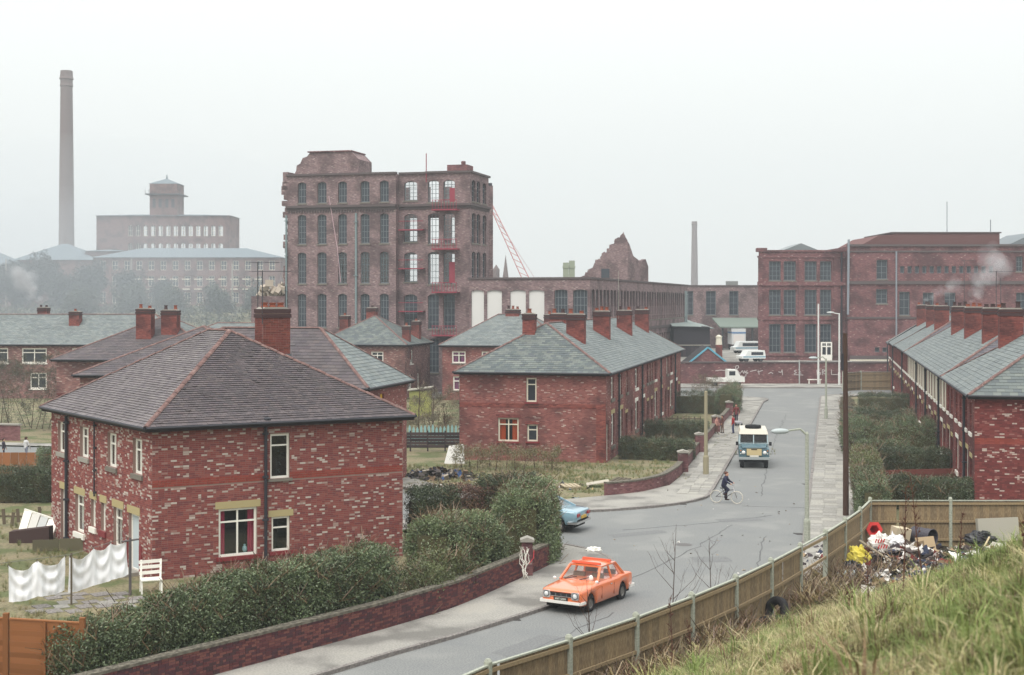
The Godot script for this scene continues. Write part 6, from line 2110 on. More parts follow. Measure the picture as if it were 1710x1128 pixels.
func saloon(label: String, at: Vector3, turn: float, paint: Color, sc: float, spec: Dictionary) -> Node3D:
	var o := thing("car", label, "car", at, turn)
	o.scale = Vector3.ONE * sc
	var pm := StandardMaterial3D.new()
	pm.albedo_color = paint
	pm.roughness = 0.3
	pm.clearcoat_enabled = true
	pm.clearcoat = 1.0
	pm.clearcoat_roughness = 0.08
	var chrome := mat(rgb(205, 205, 205), 0.2, 0.85)
	var body := car_body(spec.st, [1.2, -1.2], 0.345, 0.29)
	put("body", body, pm, o, true)
	var fl := MB.new()
	fl.box(Vector3(-0.66, 0.2, -1.85), Vector3(0.66, 0.5, 1.8))
	put("underside", fl, mat(rgb(24, 22, 22)), o)
	var lining := MB.new()
	lining.box(Vector3(-0.7, 0.5, -1.22), Vector3(0.7, 0.6, 0.66))
	lining.box(Vector3(-0.7, 0.6, 0.45), Vector3(0.7, 0.92, 0.7))
	for s in [-1, 1]:
		lining.box(Vector3(s * 0.7 - 0.02, 0.6, -1.22), Vector3(s * 0.7 + 0.02, 0.87, 0.45))
	lining.box(Vector3(-0.7, 0.6, -1.26), Vector3(0.7, 0.9, -1.18))
	put("interior", lining, mat(rgb(58, 54, 52)), o)
	for x in [-0.65, 0.65]:
		for z in [1.2, -1.2]:
			wheel(o, Vector3(x, 0.29, z), 0.29, 0.17, mat(rgb(120, 116, 112), 0.5, 0.3))
	# cabin: lower corners at the belt, upper at the roof
	var c: Dictionary = spec.cabin
	var bw: float = c.bw
	var rw: float = c.rw
	var by: float = c.by
	var ry: float = c.ry
	var zf0: float = c.zf0
	var zf1: float = c.zf1
	var zr0: float = c.zr0
	var zr1: float = c.zr1
	var lo := [Vector3(-bw, by, zf0), Vector3(bw, by, zf0), Vector3(bw, by, zr0), Vector3(-bw, by, zr0)]
	var hi := [Vector3(-rw, ry, zf1), Vector3(rw, ry, zf1), Vector3(rw, ry, zr1), Vector3(-rw, ry, zr1)]
	var cab := MB.new()
	# pillars and roof
	for i in 4:
		cab.bar(lo[i], hi[i], 0.07, 0.07)
	for i in 4:
		cab.bar(hi[i], hi[(i + 1) % 4], 0.09, 0.05)
	for s in [-1, 1]:   # middle pillar
		var f: float = c.mid
		var pa := Vector3(s * bw, by, lerpf(zf0, zr0, f))
		var pb := Vector3(s * rw, ry, lerpf(zf1, zr1, f - 0.02))
		cab.bar(pa, pb, 0.05, 0.06)
		# solid quarter behind the rear side window
		var q0 := Vector3(s * bw, by - 0.02, lerpf(zf0, zr0, c.quarter))
		var q1 := Vector3(s * rw, ry, lerpf(zf1, zr1, c.quarter + 0.06))
		cab.hexa([q0, Vector3(s * bw, by - 0.02, zr0), Vector3(s * (bw - 0.05), by - 0.02, zr0), q0 - Vector3(s * 0.05, 0, 0), q1, hi[2] if s > 0 else hi[3], (hi[2] if s > 0 else hi[3]) - Vector3(s * 0.05, 0, 0), q1 - Vector3(s * 0.05, 0, 0)])
	put("pillars", cab, pm, o)
	var rf := MB.new()
	for i in 6:
		for j in 6:
			var pt := func(a: int, b: int) -> Vector3:
				var fx := a / 6.0 * 2 - 1
				var fz := b / 6.0
				return Vector3(fx * (rw + 0.03), ry + 0.02 + 0.05 * (1 - fx * fx) * (1 - pow(2 * fz - 1, 4)), lerpf(zf1 + 0.04, zr1 - 0.04, fz))
			rf.quad(pt.call(i, j), pt.call(i + 1, j), pt.call(i + 1, j + 1), pt.call(i, j + 1))
	put("roof", rf, pm, o, true)
	var gl: Material = M.glass
	for e in [[0.36, 0.35], [-0.36, 0.35], [0.36, -0.55], [-0.36, -0.55]]:
		var se := MB.new()
		se.box(Vector3(e[0] - 0.24, 0.45, e[1] - 0.3), Vector3(e[0] + 0.24, 0.66, e[1] + 0.2))
		se.hexa([Vector3(e[0] - 0.24, 0.6, e[1] - 0.2), Vector3(e[0] + 0.24, 0.6, e[1] - 0.2), Vector3(e[0] + 0.24, 0.6, e[1] - 0.32), Vector3(e[0] - 0.24, 0.6, e[1] - 0.32), Vector3(e[0] - 0.22, 1.08, e[1] - 0.34), Vector3(e[0] + 0.22, 1.08, e[1] - 0.34), Vector3(e[0] + 0.22, 1.08, e[1] - 0.42), Vector3(e[0] - 0.22, 1.08, e[1] - 0.42)])
		put("seat", se, mat(rgb(120, 104, 88)), o)
	var ws := MB.new()
	ws.quad(lo[0], lo[1], hi[1], hi[0])
	put("windscreen", ws, gl, o)
	var rs := MB.new()
	rs.quad(lo[3], lo[2], hi[2], hi[3])
	put("rear_window", rs, gl, o)
	for s in [-1, 1]:
		for e in [[0.0, c.mid], [c.mid, c.quarter]]:
			var m := MB.new()
			m.quad(Vector3(s * bw, by, lerpf(zf0, zr0, e[0])), Vector3(s * bw, by, lerpf(zf0, zr0, e[1])), Vector3(s * rw, ry, lerpf(zf1, zr1, e[1] + (0.06 if e[0] > 0 else -0.02))), Vector3(s * rw, ry, lerpf(zf1, zr1, e[0] - (0.02 if e[0] > 0 else 0.0))))
			put("side_window", m, gl, o)
		var hd := MB.new()
		hd.box(Vector3(s * 0.775 - 0.015, 0.72, -0.28), Vector3(s * 0.775 + 0.025, 0.755, -0.14))
		put("door_handle", hd, chrome, o)
		var ln := MB.new()
		for zz in [0.5, -0.42]:
			ln.box(Vector3(s * 0.79 - 0.01, 0.34, zz - 0.005), Vector3(s * 0.79 + 0.01, 0.76, zz + 0.005))
		put("door_gap", ln, mat(paint.darkened(0.5)), o)
	for z in [[1.99, 2.06], [-2.06, -1.97]]:
		var bm := MB.new()
		bm.box(Vector3(-0.78, 0.36, z[0]), Vector3(0.78, 0.45, z[1]))
		for s in [-1, 1]:
			bm.box(Vector3(s * 0.78 - 0.03, 0.36, z[0] - 0.3 if z[0] > 0 else z[0] + 0.07), Vector3(s * 0.78 + 0.03, 0.45, z[1] - 0.07 if z[0] > 0 else z[1] + 0.3))
		put("bumper", bm, chrome if not spec.get("white_bumper", false) else mat(rgb(224, 222, 216), 0.3), o)
	return o

func vehicles() -> void:
	var st := [[1.99, 0.42, 0.68, 0.70, 0.72, 0.74], [1.9, 0.3, 0.74, 0.76, 0.80, 0.83], [1.5, 0.24, 0.76, 0.79, 0.84, 0.88], [0.7, 0.2, 0.76, 0.79, 0.88, 0.95], [0.3, 0.2, 0.76, 0.79, 0.88, 0.95], [-0.7, 0.2, 0.76, 0.79, 0.88, 0.93], [-1.0, 0.22, 0.77, 0.79, 0.92, 0.96], [-1.6, 0.28, 0.76, 0.78, 0.90, 0.93], [-1.93, 0.34, 0.72, 0.74, 0.86, 0.88], [-1.99, 0.4, 0.68, 0.70, 0.82, 0.84]]
	var cabin := {"bw": 0.73, "rw": 0.58, "by": 0.9, "ry": 1.36, "zf0": 0.72, "zf1": 0.22, "zr0": -1.28, "zr1": -0.85, "mid": 0.52, "quarter": 0.86}
	var o := saloon("bright orange two door saloon parked at the kerb, facing the camera", G(2.3, 42.75, 0.012), deg_to_rad(-31.0), rgb(222, 116, 68), 0.86, {"st": st, "cabin": cabin, "white_bumper": true})
	var chrome := mat(rgb(205, 205, 205), 0.25, 0.7)
	# front: dog bone grille with round lamps, plate
	var gr := MB.new()
	gr.box(Vector3(-0.42, 0.6, 1.985), Vector3(0.42, 0.7, 2.0))
	var gro := put("grille", gr, mat(rgb(30, 30, 34), 0.5), o)
	for i in 24:
		var b := MB.new()
		b.box(Vector3(-0.41 + i * 0.035, 0.605, 2.0), Vector3(-0.4 + i * 0.035, 0.695, 2.006))
		if i % 6 == 0:
			put("grille_bar", b, chrome, gro)
	var tr := MB.new()
	tr.box(Vector3(-0.44, 0.585, 1.985), Vector3(0.44, 0.6, 2.008))
	put("trim", tr, chrome, gro)
	for s in [-1, 1]:
		var h := Node3D.new()
		h.name = "headlight"
		o.add_child(h, true)
		h.position = Vector3(s * 0.55, 0.645, 1.99)
		var sur := MB.new()
		sur.prism(PackedVector2Array([Vector2(-0.14, -0.1), Vector2(-0.1, -0.13), Vector2(0.1, -0.13), Vector2(0.14, -0.1), Vector2(0.14, 0.1), Vector2(0.1, 0.12), Vector2(-0.1, 0.12), Vector2(-0.14, 0.1)]), -0.03, 0.02)
		put("surround", sur, chrome, h)
		var rg := MB.new()
		rg.lathe([Vector2(0.1, 0.0), Vector2(0.105, 0.03), Vector2(0.085, 0.034)], 16, Vector3(0, 0, 0), Basis(Vector3.RIGHT, PI / 2))
		put("bezel", rg, mat(rgb(50, 48, 50), 0.4), h)
		var ls := MB.new()
		ls.lathe([Vector2(0.088, 0.022), Vector2(0.07, 0.04), Vector2(0.04, 0.05), Vector2(0, 0.053)], 14, Vector3.ZERO, Basis(Vector3.RIGHT, PI / 2))
		put("lens", ls, mat(rgb(222, 224, 224), 0.12), h, true)
	var pl := MB.new()
	pl.box(Vector3(-0.27, 0.46, 1.99), Vector3(0.27, 0.57, 2.012))
	var plo := put("number_plate", pl, mat(rgb(24, 24, 24), 0.5), o)
	var tm := TextMesh.new()
	tm.text = "KWT 500H"
	tm.font_size = 16
	tm.pixel_size = 0.0056
	tm.depth = 0.004
	var tx := put("plate_lettering", tm, mat(rgb(222, 222, 210), 0.5), plo)
	tx.position = Vector3(0, 0.515, 2.014)
	for e in [[-0.55, -0.12, 0.1], [0.02, 0.42, 0.12]]:   # wipers
		var wp := MB.new()
		wp.bar(Vector3(e[0], 0.94, 0.73), Vector3(e[1], 0.93 + e[2], 0.73 - e[2] * 1.08), 0.02, 0.025)
		put("wiper", wp, M.iron, o)
	for z in [0.16, -0.62]:
		var rb := MB.new()
		rb.hexa([Vector3(-0.56, 1.41, z + 0.06), Vector3(0.56, 1.41, z + 0.06), Vector3(0.56, 1.41, z - 0.06), Vector3(-0.56, 1.41, z - 0.06), Vector3(-0.54, 1.48, z + 0.03), Vector3(0.54, 1.48, z + 0.03), Vector3(0.54, 1.48, z - 0.04), Vector3(-0.54, 1.48, z - 0.04)])
		put("roof_bar", rb, mat(rgb(206, 74, 30), 0.5), o)
	for s in [-1, 1]:
		var mr := MB.new()
		mr.ball(Vector3(s * 0.82, 0.98, 0.95), Vector3(0.07, 0.05, 0.05), 8, 5)
		put("wing_mirror", mr, mat(rgb(226, 226, 222), 0.4), o, true)
	var td := MB.new()
	td.ball(Vector3(0.42, 1.0, 0.6), Vector3(0.09, 0.12, 0.05), 8, 6)
	put("tax_disc_toy", td, mat(rgb(230, 228, 220)), o, true)

	# pale blue fastback going away behind the hedge
	var st2 := [[1.99, 0.42, 0.68, 0.70, 0.70, 0.72], [1.6, 0.26, 0.76, 0.8, 0.82, 0.86], [0.7, 0.2, 0.77, 0.81, 0.86, 0.92], [-0.8, 0.2, 0.77, 0.81, 0.86, 0.92], [-1.3, 0.26, 0.78, 0.82, 0.88, 0.93], [-1.8, 0.36, 0.76, 0.8, 0.86, 0.89], [-1.97, 0.44, 0.72, 0.76, 0.84, 0.86], [-2.02, 0.52, 0.7, 0.73, 0.8, 0.82]]
	var cab2 := {"bw": 0.74, "rw": 0.57, "by": 0.88, "ry": 1.28, "zf0": 0.75, "zf1": 0.15, "zr0": -1.42, "zr1": -0.6, "mid": 0.55, "quarter": 0.82}
	var b := saloon("pale blue car going away, half hidden behind the rounded hedge", G(0.95, 56.9, 0.012), deg_to_rad(-113.0), rgb(128, 160, 174), 1.0, {"st": st2, "cabin": cab2})
	for s in [-1, 1]:
		var tl := MB.new()
		tl.box(Vector3(s * 0.56 - 0.14, 0.64, -2.06), Vector3(s * 0.56 + 0.14, 0.76, -2.02))
		put("tail_light", tl, mat(rgb(150, 30, 34), 0.3), b)
	var np := MB.new()
	np.box(Vector3(-0.26, 0.54, -2.07), Vector3(0.26, 0.65, -2.03))
	put("number_plate", np, mat(rgb(196, 158, 60), 0.5), b)

	land_rover()
	# white flat bed truck at the junction
	var pk := thing("pickup", "small white pickup parked below the graffiti wall", "truck", G(22.6, 150.6, 0.1), deg_to_rad(90.0))
	var pkb := MB.new()
	pkb.prism(PackedVector2Array([Vector2(1.95, 0.45), Vector2(1.95, 0.95), Vector2(1.5, 1.1), Vector2(1.1, 1.75), Vector2(0.15, 1.78), Vector2(0.1, 0.85), Vector2(-1.95, 0.85), Vector2(-1.95, 0.45)]), -0.75, 0.75, Transform3D(Basis(Vector3.UP, -PI / 2), Vector3.ZERO))
	put("body", pkb, mat(rgb(222, 222, 216), 0.5), pk)
	var pgl := MB.new()
	pgl.box(Vector3(-0.76, 1.15, 0.3), Vector3(0.76, 1.6, 0.95))
	put("cab_window", pgl, M.glass_dark, pk)
	for x in [-0.62, 0.62]:
		for z in [1.25, -1.2]:
			wheel(pk, Vector3(x, 0.3, z), 0.3, 0.2, M.steel)
	# vans and cars in the works yard
	van("white estate van parked in the yard beside the works", G(31.9, 194.0, 2.0), deg_to_rad(-78.0), 3.9, 1.6, rgb(222, 225, 224))
	van("second white van in the yard, nearer the wall", G(27.9, 166.0, 2.0), deg_to_rad(-75.0), 3.0, 1.35, rgb(222, 225, 222))
	for i in 3:
		var sk := MB.new()
		for k in 4:
			sk.box(Vector3(-1.3 + k * 0.04, k * 0.09, -0.5), Vector3(1.3 - k * 0.06, k * 0.09 + 0.08, 0.5))
		var sko := put("board_stack", sk, mat([rgb(226, 224, 216), rgb(160, 168, 170), rgb(166, 172, 172)][i]))
		sko.position = G([31.0, 33.9, 36.9][i], 158.6, 2.0)
		tag(sko, ["leftmost stack of pale boards showing over the graffiti wall", "middle stack of pale boards showing over the graffiti wall", "rightmost stack of pale boards showing over the graffiti wall"][i], "boards", "board stacks in the yard")
	var tk := thing("box_lorry", "white box lorry with blue stripe standing under the yard canopy", "lorry", G(32.6, 206.0, 2.0), deg_to_rad(0.0))
	tk.scale = Vector3.ONE * 0.78
	var bx := MB.new()
	bx.box(Vector3(-1.25, 1.1, -3.0), Vector3(1.25, 4.0, 2.4))
	put("box", bx, mat(rgb(206, 208, 208), 0.6), tk)
	var bs := MB.new()
	bs.box(Vector3(-1.26, 3.1, -3.0), Vector3(1.26, 3.4, 2.42))
	put("stripe", bs, mat(rgb(96, 130, 170), 0.6), tk)
	var bp := MB.new()
	bp.box(Vector3(-1.0, 1.4, 2.4), Vector3(1.0, 2.9, 2.43))
	put("tail_door", bp, mat(rgb(220, 214, 210), 0.6), tk)
	for x in [-1.0, 1.0]:
		for z in [1.5, -2.2]:
			wheel(tk, Vector3(x, 0.48, z), 0.48, 0.3, M.steel)

func van(label: String, at: Vector3, turn: float, l: float, h: float, c: Color) -> void:
	var o := thing("van", label, "van", at, turn, "vans in the works yard")
	var g := MB.new()
	g.prism(PackedVector2Array([Vector2(l / 2, 0.4), Vector2(l / 2, h * 0.52), Vector2(l / 2 - 0.5, h * 0.58), Vector2(l / 2 - 0.85, h), Vector2(-l / 2 + 0.1, h), Vector2(-l / 2, h * 0.55), Vector2(-l / 2, 0.4)]), -0.8, 0.8, Transform3D(Basis(Vector3.UP, -PI / 2), Vector3.ZERO))
	put("body", g, mat(c, 0.45), o)
	var w := MB.new()
	w.box(Vector3(-0.81, h * 0.6, -l / 2 + 0.3), Vector3(0.81, h * 0.86, l / 2 - 1.2))
	put("side_window", w, M.glass_mill, o)
	var b := MB.new()
	b.box(Vector3(-0.812, h * 0.4, -l / 2 + 0.02), Vector3(0.812, h * 0.5, l / 2 - 0.2))
	put("stripe", b, mat(rgb(120, 160, 180), 0.5), o)
	for x in [-0.66, 0.66]:
		for z in [l * 0.3, -l * 0.3]:
			wheel(o, Vector3(x, 0.32, z), 0.32, 0.2, M.steel)

func land_rover() -> void:
	var o := thing("off_road_car", "pale blue four wheel drive with white roof driving towards the camera", "car", G(13.35, 78.6, 0.012), deg_to_rad(-8.0))
	var paint := mat(rgb(72, 99, 108), 0.45)
	var dark := mat(rgb(30, 30, 32), 0.8)
	var b := MB.new()
	b.box(Vector3(-0.8, 0.52, -2.4), Vector3(0.8, 1.08, 0.55))
	b.hexa([Vector3(-0.62, 0.62, 1.4), Vector3(0.62, 0.62, 1.4), Vector3(0.62, 0.62, 0.5), Vector3(-0.62, 0.62, 0.5), Vector3(-0.6, 1.12, 1.38), Vector3(0.6, 1.12, 1.38), Vector3(0.66, 1.2, 0.5), Vector3(-0.66, 1.2, 0.5)])
	put("body", b, paint, o)
	var bn := MB.new()
	bn.hexa([Vector3(-0.66, 1.1, 1.44), Vector3(0.66, 1.1, 1.44), Vector3(0.72, 1.2, 0.45), Vector3(-0.72, 1.2, 0.45), Vector3(-0.64, 1.15, 1.42), Vector3(0.64, 1.15, 1.42), Vector3(0.7, 1.25, 0.45), Vector3(-0.7, 1.25, 0.45)])
	put("bonnet", bn, paint, o)
	for s in [-1, 1]:
		var wg := Node3D.new()
		wg.name = "wing"
		o.add_child(wg, true)
		var w := MB.new()
		w.hexa([Vector3(s * 0.42, 0.62, 1.5), Vector3(s * 0.8, 0.62, 1.5), Vector3(s * 0.8, 0.95, 0.5), Vector3(s * 0.42, 0.95, 0.5), Vector3(s * 0.42, 1.06, 1.48), Vector3(s * 0.8, 1.04, 1.48), Vector3(s * 0.8, 1.1, 0.5), Vector3(s * 0.42, 1.1, 0.5)])
		put("wing_panel", w, paint, wg)
		var l := MB.new()
		l.lathe([Vector2(0.1, 0), Vector2(0.09, 0.03), Vector2(0, 0.045)], 14, Vector3(s * 0.57, 0.86, 1.5), Basis(Vector3.RIGHT, PI / 2))
		put("headlight", l, mat(rgb(226, 226, 222), 0.2), wg, true)
		for e in [[0.72, 0.96, rgb(206, 120, 50)], [0.72, 0.8, rgb(220, 216, 208)]]:
			var sl := MB.new()
			sl.lathe([Vector2(0.035, 0), Vector2(0.03, 0.03), Vector2(0, 0.035)], 8, Vector3(s * e[0], e[1], 1.5), Basis(Vector3.RIGHT, PI / 2))
			put("side_light", sl, mat(e[2], 0.3), wg)
		var mr := MB.new()
		mr.box(Vector3(s * 0.9 - 0.07, 1.16, 0.55), Vector3(s * 0.9 + 0.07, 1.36, 0.6))
		put("wing_mirror", mr, dark, wg)
	var gr := MB.new()
	gr.box(Vector3(-0.4, 0.7, 1.4), Vector3(0.4, 1.06, 1.46))
	put("radiator_muff", gr, mat(rgb(196, 178, 136), 0.8), o)
	var gt := MB.new()
	gt.box(Vector3(-0.16, 1.0, 1.462), Vector3(0.16, 1.05, 1.47))
	put("badge_bar", gt, dark, o)
	var bm := MB.new()
	bm.box(Vector3(-0.84, 0.5, 1.62), Vector3(0.84, 0.63, 1.74))
	put("bumper", bm, mat(rgb(150, 156, 156), 0.5), o)
	var np := MB.new()
	np.box(Vector3(-0.24, 0.64, 1.63), Vector3(0.24, 0.73, 1.66))
	put("number_plate", np, mat(rgb(206, 202, 190), 0.6), o)
	# cab
	var cb := MB.new()
	cb.box(Vector3(-0.8, 1.08, -2.38), Vector3(0.8, 1.25, 0.5))
	cb.box(Vector3(-0.78, 1.25, -2.36), Vector3(-0.74, 1.75, 0.0))
	cb.box(Vector3(0.74, 1.25, -2.36), Vector3(0.78, 1.75, 0.0))
	for x in [-0.76, 0.0, 0.76]:
		cb.bar(Vector3(x, 1.22, 0.52), Vector3(x * 0.97, 1.76, 0.3), 0.05, 0.05)
	put("cab", cb, mat(rgb(150, 168, 172), 0.5), o)
	var ws := MB.new()
	ws.quad(Vector3(-0.75, 1.24, 0.49), Vector3(0.75, 1.24, 0.49), Vector3(0.73, 1.74, 0.29), Vector3(-0.73, 1.74, 0.29))
	put("windscreen", ws, M.glass, o)
	var inn := MB.new()
	inn.box(Vector3(-0.72, 1.1, -0.9), Vector3(0.72, 1.74, -0.8))
	inn.box(Vector3(-0.72, 1.1, -0.8), Vector3(0.72, 1.14, 0.4))
	inn.box(Vector3(-0.3, 1.1, -0.6), Vector3(-0.68, 1.55, -0.45))
	put("interior", inn, mat(rgb(62, 58, 56)), o)
	var rf := MB.new()
	rf.hexa([Vector3(-0.8, 1.75, 0.38), Vector3(0.8, 1.75, 0.38), Vector3(0.8, 1.75, -2.38), Vector3(-0.8, 1.75, -2.38), Vector3(-0.72, 2.0, 0.2), Vector3(0.72, 2.0, 0.2), Vector3(0.72, 2.0, -2.3), Vector3(-0.72, 2.0, -2.3)])
	put("roof", rf, mat(rgb(196, 190, 176), 0.55), o)
	var rk := MB.new()
	rk.lathe([Vector2(0.2, 0), Vector2(0.42, 0), Vector2(0.46, 0.08), Vector2(0.42, 0.18), Vector2(0.2, 0.18)], 16, Vector3(0, 2.0, -0.6))
	put("spare_tyre", rk, dark, o)
	for x in [-0.64, 0.64]:
		for z in [1.05, -1.5]:
			wheel(o, Vector3(x, 0.38, z), 0.38, 0.22, mat(rgb(60, 76, 82), 0.6))
	var ax := MB.new()
	ax.box(Vector3(-0.55, 0.3, -2.0), Vector3(0.55, 0.55, 1.2))
	put("chassis", ax, dark, o)

# ---------------------------------------------------------------- people
# one continuous body: tapered capsules joined by a smooth minimum and meshed as surface nets
# bones: [a, b, radius a, radius b, colour]
func body_mesh(bones: Array, cell: float, k := 0.035) -> ArrayMesh:
	var lo := Vector3.ONE * 1e9
	var hi := Vector3.ONE * -1e9
	for b in bones:
		for i in 2:
			lo = lo.min(b[i] - Vector3.ONE * (b[2 + i] + 0.06))
			hi = hi.max(b[i] + Vector3.ONE * (b[2 + i] + 0.06))
	var n := Vector3i(((hi - lo) / cell).ceil()) + Vector3i.ONE
	var f := PackedFloat32Array()
	f.resize(n.x * n.y * n.z)
	f.fill(1.0)
	var who := PackedInt32Array()
	who.resize(f.size())
	var best := PackedFloat32Array()
	best.resize(f.size())
	best.fill(1e9)
	for bi in bones.size():
		var b: Array = bones[bi]
		var a: Vector3 = b[0]
		var ab: Vector3 = b[1] - a
		var l2 := maxf(ab.length_squared(), 1e-9)
		var pad := maxf(b[2], b[3]) + 0.12
		var c0 := Vector3i((((a.min(b[1]) - Vector3.ONE * pad) - lo) / cell).floor()).clamp(Vector3i.ZERO, n - Vector3i.ONE)
		var c1 := Vector3i((((a.max(b[1]) + Vector3.ONE * pad) - lo) / cell).ceil()).clamp(Vector3i.ZERO, n - Vector3i.ONE)
		for x in range(c0.x, c1.x + 1):
			for y in range(c0.y, c1.y + 1):
				for z in range(c0.z, c1.z + 1):
					var p := lo + Vector3(x, y, z) * cell
					var t := clampf((p - a).dot(ab) / l2, 0.0, 1.0)
					var d := p.distance_to(a + ab * t) - lerpf(b[2], b[3], t)
					var i := (x * n.y + y) * n.z + z
					if d < best[i]:
						best[i] = d
						who[i] = bi
					var h := clampf(0.5 + 0.5 * (f[i] - d) / k, 0.0, 1.0)
					f[i] = lerpf(f[i], d, h) - k * h * (1.0 - h)
	var vert := {}
	var st := SurfaceTool.new()
	st.begin(Mesh.PRIMITIVE_TRIANGLES)
	st.set_smooth_group(0)
	var count := 0
	var sy := n.z
	var sx := n.y * n.z
	for x in n.x - 1:
		for y in n.y - 1:
			for z in n.z - 1:
				var i := x * sx + y * sy + z
				var sum := Vector3.ZERO
				var cnt := 0
				for e in [[0, 1, 0, 0, 0, 0, 1], [0, sy, 0, 0, 0, 1, 0], [0, sx, 0, 0, 1, 0, 0], [1, sy, 0, 0, 0, 1, 0, 1], [1, sx, 0, 0, 1, 0, 0, 1], [sy, 1, 0, 1, 0, 0, 1], [sy, sx, 0, 1, 1, 0, 0], [sx, 1, 1, 0, 0, 0, 1], [sx, sy, 1, 0, 0, 1, 0], [sx + sy, 1, 1, 1, 0, 0, 1], [sx + 1, sy, 1, 0, 0, 1, 0, 1], [sy + 1, sx, 0, 1, 1, 0, 0, 1]]:
					var va := f[i + e[0]]
					var vb := f[i + e[0] + e[1]]
					if (va < 0.0) != (vb < 0.0):
						var t := va / (va - vb)
						var base := Vector3(x + (1 if e[0] >= sx else 0), y + (1 if (e[0] % sx) >= sy else 0), z + (1 if ((e[0] % sx) % sy) == 1 else 0))
						var dir := Vector3(1, 0, 0) if e[1] == sx else Vector3(0, 1, 0) if e[1] == sy else Vector3(0, 0, 1)
						sum += base + dir * t
						cnt += 1
				if cnt:
					vert[i] = count
					count += 1
					st.set_color(bones[who[i]][4])
					st.add_vertex(lo + sum / cnt * cell)
	for x in range(1, n.x - 1):
		for y in range(1, n.y - 1):
			for z in range(1, n.z - 1):
				var i := x * sx + y * sy + z
				for e in [[sx, sy, 1], [sy, 1, sx], [1, sx, sy]]:
					if (f[i] < 0.0) != (f[i + e[0]] < 0.0):
						var q := [i, i - e[1], i - e[1] - e[2], i - e[2]]
						var ok := true
						for c in q:
							ok = ok and vert.has(c)
						if ok:
							var o := [0, 1, 2, 0, 2, 3] if f[i] < 0.0 else [0, 2, 1, 0, 3, 2]
							for c in o:
								st.add_index(vert[q[c]])
	st.generate_normals()
	return st.commit()

func V(x: float, y: float, z: float) -> Vector3:
	return Vector3(x, y, z)

# standing figure of height h (facing +z); pose: arm and leg swing
func person(label: String, at: Vector3, turn: float, h: float, top: Color, trousers: Color, hair: Color, swing: float, arms: float) -> void:
	var o := thing("person", label, "person", at, turn, "")
	var s := h / 1.75
	var skin := lin(196, 150, 128)
	var t := top.srgb_to_linear()
	var tr := trousers.srgb_to_linear()
	var shoe := lin(40, 36, 36)
	var bones := []
	for sd in [-1, 1]:
		var z: float = swing * sd
		bones.append([V(sd * 0.09, 0.9, 0) * s, V(sd * 0.1, 0.5, z * 0.16 + 0.02) * s, 0.09 * s, 0.062 * s, tr])
		bones.append([V(sd * 0.1, 0.5, z * 0.16 + 0.02) * s, V(sd * 0.1, 0.09, z * 0.24 - 0.03) * s, 0.062 * s, 0.045 * s, tr])
		bones.append([V(sd * 0.1, 0.05, z * 0.24 - 0.05) * s, V(sd * 0.11, 0.04, z * 0.24 + 0.12) * s, 0.045 * s, 0.038 * s, shoe])
		var el: Vector3 = V(sd * 0.26, 1.12, -z * 0.1 + arms * 0.1) * s
		var ha: Vector3 = V(sd * 0.24, 0.86 + arms * 0.22, -z * 0.16 + arms * 0.3 + 0.05) * s
		bones.append([V(sd * 0.18, 1.4, 0) * s, el, 0.062 * s, 0.05 * s, t])
		bones.append([el, ha, 0.05 * s, 0.036 * s, t])
		bones.append([ha, ha + V(0, -0.07, 0.03) * s, 0.034 * s, 0.028 * s, skin])
		for fg in 3:
			bones.append([ha + V(0.015 * (fg - 1), -0.08, 0.03) * s, ha + V(0.018 * (fg - 1), -0.14, 0.05) * s, 0.014 * s, 0.011 * s, skin])
		bones.append([ha + V(-sd * 0.02, -0.03, 0.03) * s, ha + V(-sd * 0.03, -0.08, 0.07) * s, 0.014 * s, 0.012 * s, skin])
	bones.append([V(0, 0.92, 0) * s, V(0, 1.1, 0) * s, 0.135 * s, 0.13 * s, t])
	bones.append([V(0, 1.1, 0) * s, V(0, 1.36, -0.01) * s, 0.13 * s, 0.15 * s, t])
	bones.append([V(-0.13, 1.38, 0) * s, V(0.13, 1.38, 0) * s, 0.07 * s, 0.07 * s, t])
	bones.append([V(0, 1.4, 0) * s, V(0, 1.52, 0.02) * s, 0.055 * s, 0.055 * s, skin])
	bones.append([V(0, 1.6, 0.03) * s, V(0, 1.67, 0.015) * s, 0.088 * s, 0.1 * s, skin])
	bones.append([V(0, 1.6, 0.11) * s, V(0, 1.585, 0.135) * s, 0.018 * s, 0.014 * s, skin])
	put("body", body_mesh(bones, 0.03 * s, 0.03 * s), mat(Color.WHITE, 0.85, 0.0, true), o)
	var hm := MB.new()
	hm.ball(V(0, 1.69, -0.005) * s, V(0.112, 0.095, 0.118) * s, 12, 8)
	hm.ball(V(0, 1.62, -0.05) * s, V(0.1, 0.1, 0.075) * s, 10, 6)
	put("hair", hm, mat(hair), o, true)

